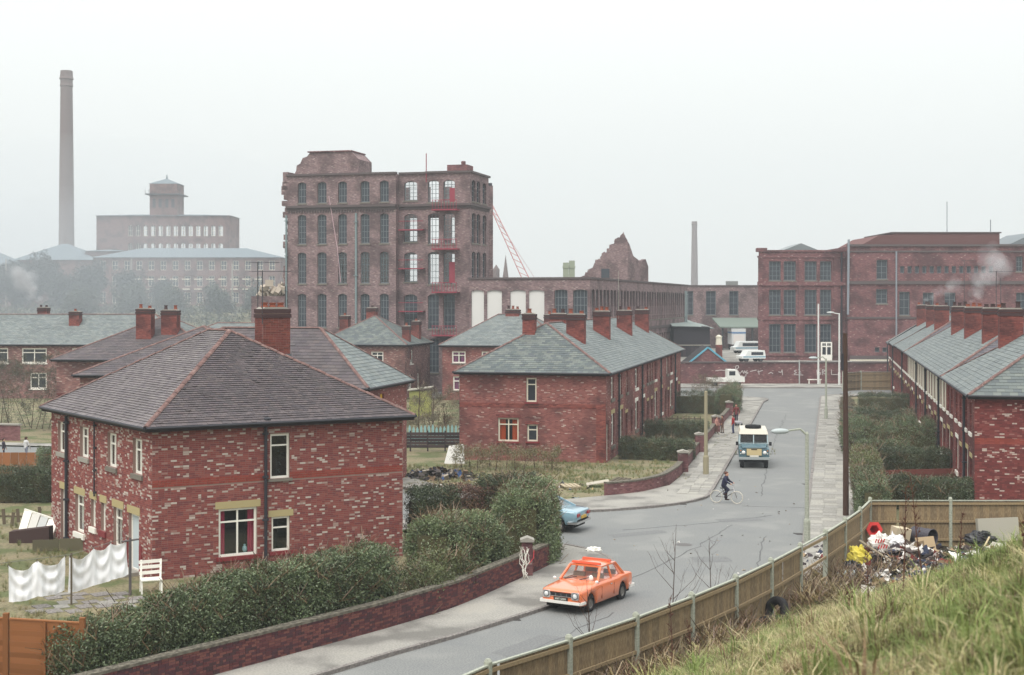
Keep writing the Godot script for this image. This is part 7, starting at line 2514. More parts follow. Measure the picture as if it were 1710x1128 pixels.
func people() -> void:
	# cyclist
	var at := G(9.62, 63.9, 0.012)
	var turn := deg_to_rad(66.0)
	var bike := thing("bicycle", "child's bicycle with white wheels crossing the junction", "bicycle", at, turn)
	var fm := mat(rgb(52, 40, 48), 0.4)
	var f := MB.new()
	var bb := V(0, 0.27, -0.02)
	var seat := V(0, 0.62, -0.16)
	var head0 := V(0, 0.62, 0.36)
	var head1 := V(0, 0.52, 0.39)
	f.tube([bb, seat], [0.016], 6)
	f.tube([bb, head1], [0.018], 6)
	f.tube([V(0, 0.55, -0.13), head0], [0.016], 6)
	for s in [-0.04, 0.04]:
		f.tube([V(0, 0.55, -0.13), V(s, 0.28, -0.45)], [0.009], 5)
		f.tube([bb, V(s, 0.28, -0.45)], [0.009], 5)
	put("frame", f, fm, bike, true)
	var fk := MB.new()
	for s in [-0.04, 0.04]:
		fk.tube([head1 + V(s * 0.6, 0, 0), V(s, 0.28, 0.5)], [0.011], 5)
	fk.tube([head1, V(0, 0.78, 0.33)], [0.014], 6)
	put("fork", fk, mat(rgb(180, 176, 176), 0.3, 0.6), bike, true)
	var hb := MB.new()
	hb.tube([V(-0.24, 0.86, 0.22), V(-0.2, 0.9, 0.3), V(0, 0.79, 0.34), V(0.2, 0.9, 0.3), V(0.24, 0.86, 0.22)], [0.012], 6)
	put("handlebar", hb, mat(rgb(180, 176, 176), 0.3, 0.6), bike, true)
	var sa := MB.new()
	sa.ball(V(0, 0.67, -0.17), V(0.06, 0.03, 0.12), 10, 6)
	put("saddle", sa, M.iron, bike, true)
	for z in [-0.45, 0.5]:
		var wn := Node3D.new()
		wn.name = "wheel"
		bike.add_child(wn, true)
		wn.position = V(0, 0.28, z)
		var ty := MB.new()
		var ring := []
		for i in 25:
			ring.append(V(0, sin(TAU * i / 24.0) * 0.27, cos(TAU * i / 24.0) * 0.27))
		ty.tube(ring, [0.02], 6, false)
		put("tyre", ty, mat(rgb(196, 190, 178), 0.7), wn, true)
		var sp := MB.new()
		for i in 10:
			sp.tube([V(0, 0, 0), V(0, sin(TAU * i / 10.0) * 0.26, cos(TAU * i / 10.0) * 0.26)], [0.003], 3, false)
		sp.tube([V(-0.05, 0, 0), V(0.05, 0, 0)], [0.02], 6)
		put("spokes", sp, mat(rgb(160, 158, 156), 0.3, 0.5), wn)
	var cr := MB.new()
	cr.tube([V(0.07, 0.27, -0.02), V(0.09, 0.14, 0.02)], [0.01], 5)
	cr.tube([V(-0.07, 0.27, -0.02), V(-0.09, 0.4, -0.06)], [0.01], 5)
	cr.lathe([Vector2(0, -0.05), Vector2(0.08, -0.05), Vector2(0.08, -0.04), Vector2(0, -0.04)], 14, bb, Basis(V(0, 0, 1), PI / 2))
	put("crank", cr, fm, bike)
	var o := thing("person", "child in dark coat standing on the pedals of the bicycle", "person", at, turn)
	var coat := lin(44, 46, 66)
	var jean := lin(40, 42, 58)
	var skin := lin(196, 150, 128)
	var bones := [
		[V(0.06, 0.82, -0.1), V(0.08, 0.5, 0.0), 0.075, 0.055, jean], [V(0.08, 0.5, 0.0), V(0.1, 0.2, -0.02), 0.055, 0.04, jean], [V(0.1, 0.16, -0.05), V(0.1, 0.15, 0.1), 0.04, 0.033, lin(60, 40, 38)],
		[V(-0.06, 0.82, -0.1), V(-0.09, 0.62, 0.14), 0.075, 0.055, jean], [V(-0.09, 0.62, 0.14), V(-0.1, 0.44, -0.05), 0.055, 0.04, jean], [V(-0.1, 0.42, -0.08), V(-0.1, 0.41, 0.06), 0.04, 0.033, lin(60, 40, 38)],
		[V(0, 0.8, -0.1), V(0, 0.95, -0.06), 0.12, 0.12, coat], [V(0, 0.95, -0.06), V(0, 1.12, 0.0), 0.12, 0.12, coat], [V(-0.1, 1.13, 0.0), V(0.1, 1.13, 0.0), 0.06, 0.06, coat], [V(0, 1.14, 0.01), V(0, 1.22, 0.03), 0.045, 0.045, skin],
		[V(0, 1.28, 0.04), V(0, 1.33, 0.03), 0.075, 0.085, skin], [V(0, 1.28, 0.11), V(0, 1.27, 0.13), 0.015, 0.012, skin]]
	for s in [-1, 1]:
		bones.append([V(s * 0.15, 1.12, 0.0), V(s * 0.22, 0.98, 0.1), 0.055, 0.045, coat])
		bones.append([V(s * 0.22, 0.98, 0.1), V(s * 0.22, 0.91, 0.25), 0.045, 0.032, coat])
		bones.append([V(s * 0.22, 0.9, 0.26), V(s * 0.22, 0.89, 0.3), 0.03, 0.026, skin])
		for fg in 4:
			bones.append([V(s * (0.2 + fg * 0.014), 0.895, 0.3), V(s * (0.2 + fg * 0.014), 0.865, 0.31), 0.011, 0.01, skin])
		bones.append([V(s * 0.19, 0.89, 0.27), V(s * 0.18, 0.865, 0.29), 0.011, 0.009, skin])
	put("body", body_mesh(bones, 0.022, 0.025), mat(Color.WHITE, 0.85, 0.0, true), o)
	var hm := MB.new()
	hm.ball(V(0, 1.35, 0.01), V(0.095, 0.08, 0.1), 12, 8)
	put("hair", hm, mat(rgb(92, 60, 50)), o, true)
	# children on the left pavement
	person("child in pale top by the street wall, left of the red anorak", G(13.9, 96.6, 0.1), deg_to_rad(40), 1.12, rgb(176, 130, 120), rgb(110, 80, 70), rgb(80, 60, 50), 0.3, 0.4)
	person("child in brown jumper between the pale top and the red anorak", G(14.35, 96.9, 0.1), deg_to_rad(-70), 1.2, rgb(92, 60, 54), rgb(120, 96, 84), rgb(58, 44, 40), -0.2, 0.5)
	person("child in red anorak and blue jeans by the street wall", G(15.0, 96.4, 0.1), deg_to_rad(-100), 1.26, rgb(150, 40, 46), rgb(56, 62, 96), rgb(70, 52, 46), 0.2, 0.2)
	person("older child in maroon jacket farther up beside a low toy cart", G(16.35, 103.6, 0.1), deg_to_rad(-20), 1.5, rgb(112, 56, 58), rgb(52, 46, 56), rgb(60, 44, 40), 0.8, 0.3)
	person("child in white shirt on the left street", G(-28.0, 81.9, 0.02), deg_to_rad(150), 1.25, rgb(206, 206, 208), rgb(120, 124, 140), rgb(70, 46, 40), 0.4, 0.2)
	person("child in dark clothes at the left edge on the street", G(-29.3, 81.9, 0.02), deg_to_rad(90), 1.15, rgb(70, 66, 76), rgb(48, 46, 60), rgb(60, 44, 38), -0.4, 0.1)
	var ct := thing("toy_cart", "low pale toy cart by the older child's feet", "cart", G(16.3, 102.9, 0.1), 0.3)
	var cm := MB.new()
	cm.box(V(-0.22, 0.16, -0.35), V(0.22, 0.3, 0.35))
	put("tray", cm, mat(rgb(170, 168, 172)), ct)
	for x in [-0.24, 0.24]:
		for z in [-0.25, 0.25]:
			wheel(ct, V(x, 0.1, z), 0.1, 0.05, M.steel)

# ---------------------------------------------------------------- garden of the corner house
func sheet(label: String, a: Vector3, b: Vector3, drop: float, pegs: Array, sd: int) -> void:
	var o := thing("bed_sheet", label, "sheet", Vector3.ZERO, 0.0, "washing on the line")
	var g := MB.new()
	var nu := 40
	var nv := 18
	var r := RandomNumberGenerator.new()
	r.seed = sd
	var u := (b - a).normalized()
	var n := u.cross(Vector3.UP).normalized()
	var pt := func(i: int, j: int) -> Vector3:
		var f := i / float(nu)
		var q := j / float(nv)
		# the top edge sags between the pegs
		var sag := 0.0
		var tension := 1.0
		for k in pegs.size() - 1:
			if f >= pegs[k] and f <= pegs[k + 1]:
				var w: float = pegs[k + 1] - pegs[k]
				var t: float = (f - pegs[k]) / w
				sag = 1.15 * w * 4.0 * t * (1.0 - t) * a.distance_to(b) * 0.22
				tension = 2.0 * absf(t - 0.5)
		var p := a.lerp(b, f) - Vector3(0, sag * (1.0 - q * 0.75), 0) - Vector3(0, drop * q, 0)
		var fold := sin(f * 23.0 + sin(q * 3.0) * 1.2 + sd) * 0.05 * (1.0 - 0.4 * q) + sin(f * 51.0 + sd * 2.0 + q * 2.0) * 0.018
		var belly := 1.0 - tension * tension
		fold += 0.055 * sin(q * 15.0 - 5.0 * belly) * belly * (1.0 - q * 0.7) + 0.1 * q * sin(f * 3.0 + sd)
		return p + n * fold
	for i in nu:
		for j in nv:
			g.quad(pt.call(i, j), pt.call(i + 1, j), pt.call(i + 1, j + 1), pt.call(i, j + 1))
	var m := mat(rgb(240, 240, 242), 0.85)
	m.backlight_enabled = true
	m.backlight = Color(0.3, 0.3, 0.3)
	put("cloth", g, m, o, true)
	for f in pegs:
		var pg := MB.new()
		var p := a.lerp(b, f)
		pg.box(p + Vector3(-0.012, -0.05, -0.02), p + Vector3(0.012, 0.04, 0.02))
		put("peg", pg, M.old_wood, o)

func garden_things() -> void:
	var a := G(-14.75, 41.6, 1.36)
	var b := G(-13.35, 42.5, 1.48)
	var c := G(-13.25, 42.6, 1.46)
	var d := G(-11.9, 43.9, 1.8)
	sheet("left of the two white sheets hung out to dry", a, b, 1.05, [0.0, 0.5, 1.0], 1)
	sheet("right of the two white sheets, hung highest beside the line post", c, d, 1.12, [0.0, 0.4, 0.7, 1.0], 5)
	sheet("white sheet just showing at the left edge of the photo", G(-17.0, 41.0, 1.45), G(-15.12, 41.5, 1.42), 1.2, [0.0, 0.5, 1.0], 9)
	var ln := MB.new()
	ln.tube([G(-18.6, 40.6, 1.6), G(-17.0, 41.0, 1.46), G(-15.0, 41.55, 1.43), G(-13.2, 42.55, 1.51), d], [0.008], 4)
	ln.tube([d, G(-13.4, 47.2, 2.2)], [0.006], 4)
	tag(put("washing_line", ln, mat(rgb(120, 116, 110))), "thin washing line carrying the white sheets", "line")
	var po := MB.new()
	po.tube([G(-11.8, 43.92, 0), G(-11.8, 43.92, 1.78)], [0.045, 0.04], 8)
	po.tube([G(-12.0, 43.7, 1.7), G(-11.6, 44.15, 1.7)], [0.03], 6)
	tag(put("line_post", po, mat(rgb(90, 84, 84), 0.6)), "grey clothes line post in front of the pale side door", "post")
	var p2 := MB.new()
	p2.tube([G(-13.2, 42.58, 0), G(-13.2, 42.58, 1.55)], [0.03], 7)
	tag(put("line_prop", p2, M.old_wood), "wooden prop standing between the two white sheets", "prop")
	# broken white chair by the corner
	var ch := thing("garden_chair", "broken white slatted chair leaning by the house corner", "chair", G(-11.35, 44.6), deg_to_rad(20))
	var wm: Material = M.white
	for x in [-0.3, 0.3]:
		var l := MB.new()
		l.bar(V(x, 0, 0), V(x + 0.05, 0.95, -0.25), 0.06, 0.05)
		put("leg", l, wm, ch)
		var l2 := MB.new()
		l2.bar(V(x, 0, 0.45), V(x, 0.42, 0.38), 0.06, 0.05)
		put("leg", l2, wm, ch)
	for y in [0.55, 0.72, 0.88]:
		var s := MB.new()
		s.bar(V(-0.33, y, -0.14 - (y - 0.55) * 0.26), V(0.36, y + 0.02, -0.14 - (y - 0.55) * 0.26), 0.03, 0.1)
		put("back_slat", s, wm, ch)
	for z in [0.0, 0.14, 0.28, 0.42]:
		var s := MB.new()
		s.box(V(-0.32, 0.4, z - 0.05), V(0.32, 0.43, z + 0.05))
		put("seat_slat", s, wm, ch)
	# sheets of white board leaning on a frame
	var bd := thing("cold_frame", "old white painted boards leaning together on the grass at the left", "frame", G(-19.0, 54.6), deg_to_rad(-15))
	for i in 4:
		var g := MB.new()
		g.hexa([V(i * 0.36, 0, 0.1), V(i * 0.36 + 0.34, 0, 0.1), V(i * 0.36 + 0.34, 0, 0.06), V(i * 0.36, 0, 0.06), V(i * 0.36, 1.0 - i * 0.1, -0.45), V(i * 0.36 + 0.34, 0.97 - i * 0.1, -0.45), V(i * 0.36 + 0.34, 0.97 - i * 0.1, -0.49), V(i * 0.36, 1.0 - i * 0.1, -0.49)])
		put("white_board", g, [M.white, mat(rgb(206, 204, 198)), mat(rgb(188, 190, 188))][i % 3], bd)
	var fr := MB.new()
	fr.bar(V(0, 1.03, -0.47), V(1.5, 0.66, -0.47), 0.06, 0.06)
	fr.bar(V(1.48, 0, 0.05), V(1.48, 0.7, -0.45), 0.06, 0.06)
	put("rim", fr, M.white, bd)
	# low mossy board fence and sleepers behind the washing
	var lf := thing("low_board_fence", "low green mossy boards standing behind the washing", "fence", G(-17.4, 51.6), deg_to_rad(8))
	for i in 5:
		var g := MB.new()
		g.box(V(i * 0.95, 0, 0), V(i * 0.95 + 0.93, 0.42 + 0.03 * (i % 2), 0.04))
		put("board", g, mat(rgb(96 + (i % 3) * 8, 92 + (i % 3) * 7, 74 + (i % 2) * 6)), lf)
	var tr := MB.new()
	tr.hexa([V(0, 0, 0), V(1.5, 0, 0), V(1.5, 0, -0.5), V(0, 0, -0.5), V(0, 0.42, 0), V(1.5, 0.6, 0), V(1.5, 0.6, -0.5), V(0, 0.42, -0.5)])
	var tro := put("coal_bunker", tr, mat(rgb(72, 56, 54)))
	tro.position = G(-18.9, 53.4)
	tag(tro, "dark sloping bunker behind the mossy boards", "bunker")
	# picket stubs at the left
	var pk := thing("picket_fence", "short weathered pickets leaning in the left garden", "fence", G(-21.2, 57.6), deg_to_rad(-6))
	for i in 14:
		var g := MB.new()
		g.box(V(i * 0.3, 0, 0), V(i * 0.3 + 0.13, rng.randf_range(0.5, 0.72), 0.03))
		var q := put("picket", g, M.old_wood, pk)
		q.rotation = Vector3(rng.randf_range(-0.1, 0.1), 0, rng.randf_range(-0.12, 0.12))
	var pr := MB.new()
	pr.box(V(0, 0.35, -0.03), V(4.2, 0.42, 0.0))
	put("rail", pr, M.old_wood, pk)
	# flagstones of the yard
	var fl := thing("patio", "broken flagstones in front of the side door", "paving", G(-13.0, 42.6))
	fl.set_meta("kind", "structure")
	for i in 24:
		if i % 7 == 3:
			continue
		var x := -1.0 + (i % 5) * 0.62 + rng.randf_range(-0.08, 0.08)
		var z := 0.9 - (i / 5) * 0.6 + rng.randf_range(-0.06, 0.06)
		var g := MB.new()
		var w := rng.randf_range(0.4, 0.58)
		g.obox(V(x, -0.008, z), Basis.from_euler(Vector3(rng.randf_range(-0.03, 0.03), 0.6 + rng.randf_range(-0.1, 0.1), rng.randf_range(-0.03, 0.03))), V(w, 0.06, rng.randf_range(0.38, 0.55)))
		put("flagstone", g, [M.slab_b, M.kerb, M.kerb][rng.randi() % 3], fl)
	# orange fence and things farther left
	var of := thing("board_fence", "orange brown board fence beside the round clipped hedge at the left", "fence", G(-27.5, 73.2))
	for i in 12:
		var g := MB.new()
		g.box(V(i * 0.42, 0, 0), V(i * 0.42 + 0.4, 1.3, 0.03))
		put("board", g, M.panel_wood[i % 4], of)
	# rope tangle hung on the gate pier
	var rp := thing("rope", "bundle of white rope hanging on the dark gate pier", "rope", G(0.42, 46.0))
	for i in 7:
		var g := MB.new()
		var x := -0.18 + i * 0.05
		var pts := []
		for k in 9:
			var y := 1.15 - k * 0.125
			pts.append(V(x * (1.0 - 0.06 * k) + sin(k * rng.randf_range(0.6, 1.5) + i * 1.7) * 0.07, y + rng.randf_range(-0.04, 0.04), 0.1 + 0.05 * cos(k * 0.9 + i)))
		g.tube(pts, [0.014], 5)
		put("strand", g, M.white, rp, true)
	var rd := MB.new()
	rd.tube([G(0.72, 46.5, 0.95), G(0.7, 46.2, 0.75), G(0.55, 45.95, 0.6)], [0.01], 5)
	tag(put("red_cord", rd, mat(rgb(190, 60, 70))), "thin red cord beside the white rope on the pier", "cord")

# ---------------------------------------------------------------- rubbish
func scraps(called: String, label: String, centre: Array, cols: Array, n: int, sx: float, sd: float, h: float, smin: float, smax: float) -> void:
	var g := MB.new()
	for i in n:
		var x: float = centre[0] + rng.randfn() * sx
		var d: float = centre[1] + rng.randfn() * sd
		var hill: float = h * exp(-pow((x - centre[0]) / (sx * 1.4), 2) - pow((d - centre[1]) / (sd * 1.4), 2))
		g.k = cols[rng.randi() % cols.size()]
		var s := rng.randf_range(smin, smax)
		var at := G(x, d, ground_at(x, d) + hill * rng.randf_range(0.3, 1.0) + 0.02)
		var bs := Basis.from_euler(Vector3(rng.randfn() * 0.5, rng.randf() * TAU, rng.randfn() * 0.5))
		if rng.randf() < 0.35:
			g.obox(at, bs, V(s, s * rng.randf_range(0.06, 0.5), s * rng.randf_range(0.2, 0.7)))
		else:   # torn sheet, bent and crumpled
			var pts := []
			for u in 4:
				for w in 3:
					pts.append(at + bs * (V(u / 3.0 - 0.5 + rng.randfn() * 0.06, rng.randfn() * 0.14, (w / 2.0 - 0.5) * 0.8 + rng.randfn() * 0.06) * s * 1.2))
			for u in 3:
				for w in 2:
					g.fquad(pts[u * 3 + w], pts[u * 3 + w + 1], pts[u * 3 + w + 4], pts[u * 3 + w + 3])
	tag(put(called, g, M.vc), label, "", "", "stuff")

func bag(label: String, at: Vector3, r: Vector3, c: Color, rough := 0.7, called := "rubbish_bag") -> void:
	var g := MB.new()
	var nz := FastNoiseLite.new()
	nz.seed = int(at.x * 100.0)
	nz.frequency = 1.0
	nz.fractal_octaves = 3
	g.ball(Vector3.ZERO, Vector3.ONE, 26, 18)
	for i in g.v.size():
		var p := g.v[i]
		p *= 0.92 + 0.75 * absf(nz.get_noise_3d(p.x * 1.6, p.y * 1.6, p.z * 1.6)) - 0.25 * maxf(p.y, 0.0) * absf(sin(p.x * 4.0 + at.x))
		p.y = maxf(p.y, -0.72)
		g.v[i] = p * r
	var o := put(called, g, mat(c, rough), self)
	o.position = at + Vector3(0, r.y * 0.72, 0)
	tag(o, label, "bag", "")

func plank(label: String, a: Vector3, b: Vector3, w: float, t: float, m: Material) -> void:
	var g := MB.new()
	g.bar(a, b, w, t)
	tag(put("plank", g, m), label, "plank", "planks in the rubbish")

func tyre(label: String, at: Vector3, rot: Vector3, r: float) -> void:
	var g := MB.new()
	g.lathe([Vector2(r * 0.55, -0.09), Vector2(r * 0.9, -0.1), Vector2(r, -0.06), Vector2(r, 0.06), Vector2(r * 0.9, 0.1), Vector2(r * 0.55, 0.09), Vector2(r * 0.62, 0.0), Vector2(r * 0.55, -0.09)], 22)
	var o := put("tyre", g, mat(rgb(40, 38, 40), 0.85), self, true)
	o.position = at
	o.rotation = rot
	tag(o, label, "tyre", "dumped tyres")

func rubbish() -> void:
	var mix := [lin(200, 196, 190), lin(70, 62, 64), lin(48, 42, 44), lin(120, 112, 104), lin(92, 78, 70), lin(216, 212, 206), lin(60, 66, 84), lin(150, 130, 104), lin(84, 74, 72), lin(110, 50, 48), lin(40, 36, 38)]
	scraps("litter_heap", "heap of mixed household rubbish tipped in the corner of the two fences", [13.3, 49.6], mix, 900, 1.2, 1.0, 0.6, 0.08, 0.5)
	scraps("litter_heap", "low scatter of dark rubbish along the foot of the fence", [11.6, 46.6], mix, 420, 0.6, 1.5, 0.3, 0.06, 0.38)
	scraps("litter_heap", "pale rubbish spread along the back fence to the right", [16.4, 50.4], mix, 420, 1.3, 0.7, 0.25, 0.06, 0.42)
	scraps("litter_heap", "torn paper and rags spilling down in front of the heap", [13.4, 47.9], mix, 300, 0.9, 0.5, 0.2, 0.06, 0.4)
	# traffic cone lying towards us
	var cn := thing("traffic_cone", "red traffic cone lying with its open base towards the camera", "cone", G(13.0, 51.0, 0.9))
	var cm := MB.new()
	cm.lathe([Vector2(0.16, 0), Vector2(0.05, -0.6), Vector2(0, -0.62)], 16, Vector3.ZERO, Basis(Vector3.RIGHT, deg_to_rad(82.0)))
	put("cone_body", cm, mat(rgb(196, 30, 32), 0.6), cn, true)
	var cb := MB.new()
	cb.lathe([Vector2(0.16, -0.01), Vector2(0.3, -0.01), Vector2(0.3, 0.03), Vector2(0.17, 0.03), Vector2(0.16, -0.01)], 6, Vector3.ZERO, Basis(Vector3.RIGHT, deg_to_rad(82.0)))
	put("cone_base", cb, mat(rgb(214, 56, 52), 0.6), cn)
	bag("torn yellow sack leaning against the fence beside the rubbish", G(11.55, 47.4, 0.25), V(0.36, 0.4, 0.26), rgb(206, 190, 74), 0.6)
	bag("black bin bag below the yellow sack", G(11.2, 46.9, 0.05), V(0.32, 0.28, 0.3), rgb(34, 32, 36), 0.35)
	bag("grey white polythene sheet crumpled at the foot of the fence", G(10.9, 45.9, 0.02), V(0.45, 0.22, 0.4), rgb(176, 184, 182), 0.5)
	bag("white paper sack with red print in the rubbish heap", G(12.75, 49.4, 0.45), V(0.36, 0.34, 0.24), rgb(222, 218, 212))
	bag("white sack with blue print beside the red printed one", G(13.35, 49.6, 0.42), V(0.36, 0.32, 0.24), rgb(220, 220, 222))
	bag("crumpled white paper at the right of the heap", G(15.1, 49.2, 0.15), V(0.42, 0.15, 0.3), rgb(224, 222, 216))
	bag("black bin bag against the back fence post", G(16.9, 51.3, 0.3), V(0.5, 0.3, 0.35), rgb(34, 33, 38), 0.4)
	bag("dusty white sack half way along the right-hand rubbish", G(17.2, 50.2, 0.2), V(0.42, 0.22, 0.3), rgb(198, 192, 182))
	for i in 2:   # print on the sack
		var pr := MB.new()
		for k in 4:
			pr.bar(G(12.55 + i * 0.1 + k * 0.09, 49.1, 0.75 - i * 0.2), G(12.6 + i * 0.1 + k * 0.09, 49.1, 0.88 - i * 0.2), 0.01, 0.035)
		tag(put("sack_print", pr, mat(rgb(190, 40, 44))), ["upper red marks printed on the white paper sack", "lower red marks printed on the white paper sack"][i], "print")
	var dr := thing("oil_drum", "dark dented drum lying against the back fence", "drum", G(14.85, 51.3, 0.62), deg_to_rad(35))
	var dm := MB.new()
	dm.lathe([Vector2(0, -0.42), Vector2(0.3, -0.42), Vector2(0.31, -0.4), Vector2(0.29, -0.38), Vector2(0.29, -0.14), Vector2(0.305, -0.12), Vector2(0.29, -0.1), Vector2(0.29, 0.14), Vector2(0.305, 0.16), Vector2(0.29, 0.18), Vector2(0.29, 0.38), Vector2(0.31, 0.4), Vector2(0.3, 0.42), Vector2(0.28, 0.4), Vector2(0.27, 0.1), Vector2(0, 0.1)], 20, Vector3.ZERO, Basis(Vector3.RIGHT, PI / 2))
	put("drum_shell", dm, mat(rgb(66, 62, 70), 0.6), dr)
	plank("broad grey plank leaning on the fence above the heap", G(12.25, 49.9, 0.3), G(12.1, 50.6, 1.35), 0.42, 0.03, mat(rgb(128, 118, 98)))
	plank("long narrow plank sloping down across the heap", G(11.9, 48.7, 0.9), G(13.0, 47.9, 0.2), 0.16, 0.03, mat(rgb(138, 126, 108)))
	plank("pale batten lying in front of the heap", G(13.9, 48.4, 0.3), G(15.1, 47.9, 0.15), 0.08, 0.04, mat(rgb(196, 184, 166)))
	plank("short pale stick propped against the black bag at the right", G(16.6, 50.4, 0.1), G(17.1, 50.9, 0.65), 0.05, 0.04, mat(rgb(200, 184, 150)))
	plank("weathered board at the front edge of the rubbish", G(12.2, 46.9, 0.15), G(14.2, 47.5, 0.2), 0.14, 0.03, mat(rgb(120, 112, 100)))
	plank("pale lath near the yellow sack", G(11.9, 46.4, 0.1), G(12.7, 46.9, 0.25), 0.05, 0.03, mat(rgb(190, 176, 150)))
	var cd := MB.new()
	cd.box(V(-0.35, 0, -0.03), V(0.35, 0.62, 0.03))
	var cdo := put("cardboard_sheet", cd, mat(rgb(176, 154, 124)))
	cdo.position = G(14.6, 49.9, 0.2)
	cdo.rotation = Vector3(-0.35, 0.2, 0.05)
	tag(cdo, "sheet of brown cardboard standing in the middle of the heap", "cardboard")
	var cb2 := MB.new()
	cb2.box(V(-0.3, 0, -0.2), V(0.3, 0.45, 0.2))
	var cbo := put("cardboard_box", cb2, mat(rgb(200, 186, 160)))
	cbo.position = G(13.95, 51.2, 0.5)
	cbo.rotation = Vector3(0.1, 0.3, -0.15)
	tag(cbo, "tilted pale box behind the sacks, right of the red cone", "box")
	var ms := MB.new()
	ms.box(V(-0.75, 0, -0.12), V(0.75, 0.85, 0.12))
	var mo := put("mattress", ms, mat(rgb(168, 164, 152)))
	mo.position = G(17.7, 51.7, 0.35)
	mo.rotation = Vector3(-0.15, 0.05, 0.03)
	tag(mo, "pale stained mattress leaning on the back fence at the right", "mattress")
	tyre("worn tyre standing against the inside of the board fence", G(7.3, 39.25, 0.5), Vector3(0.15, 0.5, 1.3), 0.44)
	tyre("second tyre lying flat by the standing one", G(7.0, 38.4, 0.32), Vector3(0.35, 0.2, 0.2), 0.42)
	# waste ground
	scraps("litter_heap", "burnt black rubbish heap on the waste ground left of the gable", [-4.0, 73.5], [lin(60, 56, 58), lin(44, 42, 46), lin(90, 84, 82), lin(150, 140, 130), lin(70, 90, 130), lin(120, 100, 80), lin(170, 160, 146)], 220, 1.1, 0.7, 0.4, 0.06, 0.45)
	scraps("litter", "thin scatter of litter over the waste ground", [-0.5, 69.5], [lin(200, 196, 190), lin(150, 134, 108), lin(100, 80, 68), lin(120, 130, 140), lin(176, 150, 110), lin(80, 66, 58)], 200, 3.0, 2.0, 0.0, 0.06, 0.3)
	scraps("litter", "bits of litter along the corner pavement and gutter", [1.6, 47.6], [lin(220, 218, 210), lin(190, 186, 170)], 14, 0.5, 1.5, 0.0, 0.05, 0.13)
	scraps("litter", "specks of paper and grit blown over the carriageway", [9.0, 60.0], [lin(206, 204, 198), lin(110, 106, 100), lin(150, 140, 126)], 90, 3.2, 9.0, 0.0, 0.03, 0.1)
	var wb := MB.new()
	wb.hexa([V(-0.6, 0, 0.1), V(0.55, 0, 0.1), V(0.55, 0, 0.04), V(-0.6, 0, 0.04), V(-0.35, 0.95, -0.3), V(0.5, 1.05, -0.3), V(0.5, 1.05, -0.35), V(-0.35, 0.95, -0.35)])
	var wo := put("white_panel", wb, mat(rgb(212, 210, 206)))
	wo.position = G(-3.2, 79.6)
	tag(wo, "white board leaning at the foot of the middle terrace gable", "board")
	for i in 4:
		var at: Vector3 = [G(4.2, 69.6), G(5.3, 70.3), G(2.9, 69.2), G(-1.8, 68.0)][i]
		var g := MB.new()
		for k in 4:
			g.bar(V(-0.55, 0.12 + k * 0.0, -0.4 + k * 0.22), V(0.55, 0.3 if i < 2 else 0.14, -0.4 + k * 0.22), 0.16, 0.03)
		g.bar(V(-0.5, 0.08, -0.45), V(-0.5, 0.08, 0.35), 0.08, 0.08)
		g.bar(V(0.5, 0.22 if i < 2 else 0.08, -0.45), V(0.5, 0.22 if i < 2 else 0.08, 0.35), 0.08, 0.08)
		var o := put("pallet", g, [mat(rgb(186, 178, 164)), mat(rgb(92, 84, 72)), mat(rgb(170, 156, 132)), mat(rgb(76, 58, 50))][i])
		o.position = at
		o.rotation.y = i * 0.9
		tag(o, ["pale broken pallet on the waste ground near the corner wall", "dark broken pallet right of the pale one on the waste ground", "tan boards lying on the waste ground left of the pale pallet", "dark brown timber lying in the middle of the waste ground"][i], "pallet", "timber on the waste ground")

# ---------------------------------------------------------------- street things
func street_lamp(label: String, at: Vector3, h: float, arm: float, m: Material, turn: float) -> void:
	var o := thing("street_lamp", label, "street lamp", at, turn, "street lamps")
	var c := MB.new()
	c.lathe([Vector2(0.13, 0), Vector2(0.13, 0.9), Vector2(0.085, 1.0), Vector2(0.065, h - 0.1), Vector2(0.0, h)], 8)
	put("column", c, m, o)
	var a := MB.new()
	a.tube([V(0, h - 0.15, 0), V(-arm * 0.35, h + 0.08, 0), V(-arm, h + 0.02, 0)], [0.05, 0.04, 0.035], 7)
	put("arm", a, m, o)
	var l := MB.new()
	l.ball(V(-arm - 0.28, h + 0.0, 0), V(0.36, 0.11, 0.14), 12, 6)
	put("lantern", l, mat(rgb(168, 176, 176), 0.4), o, true)

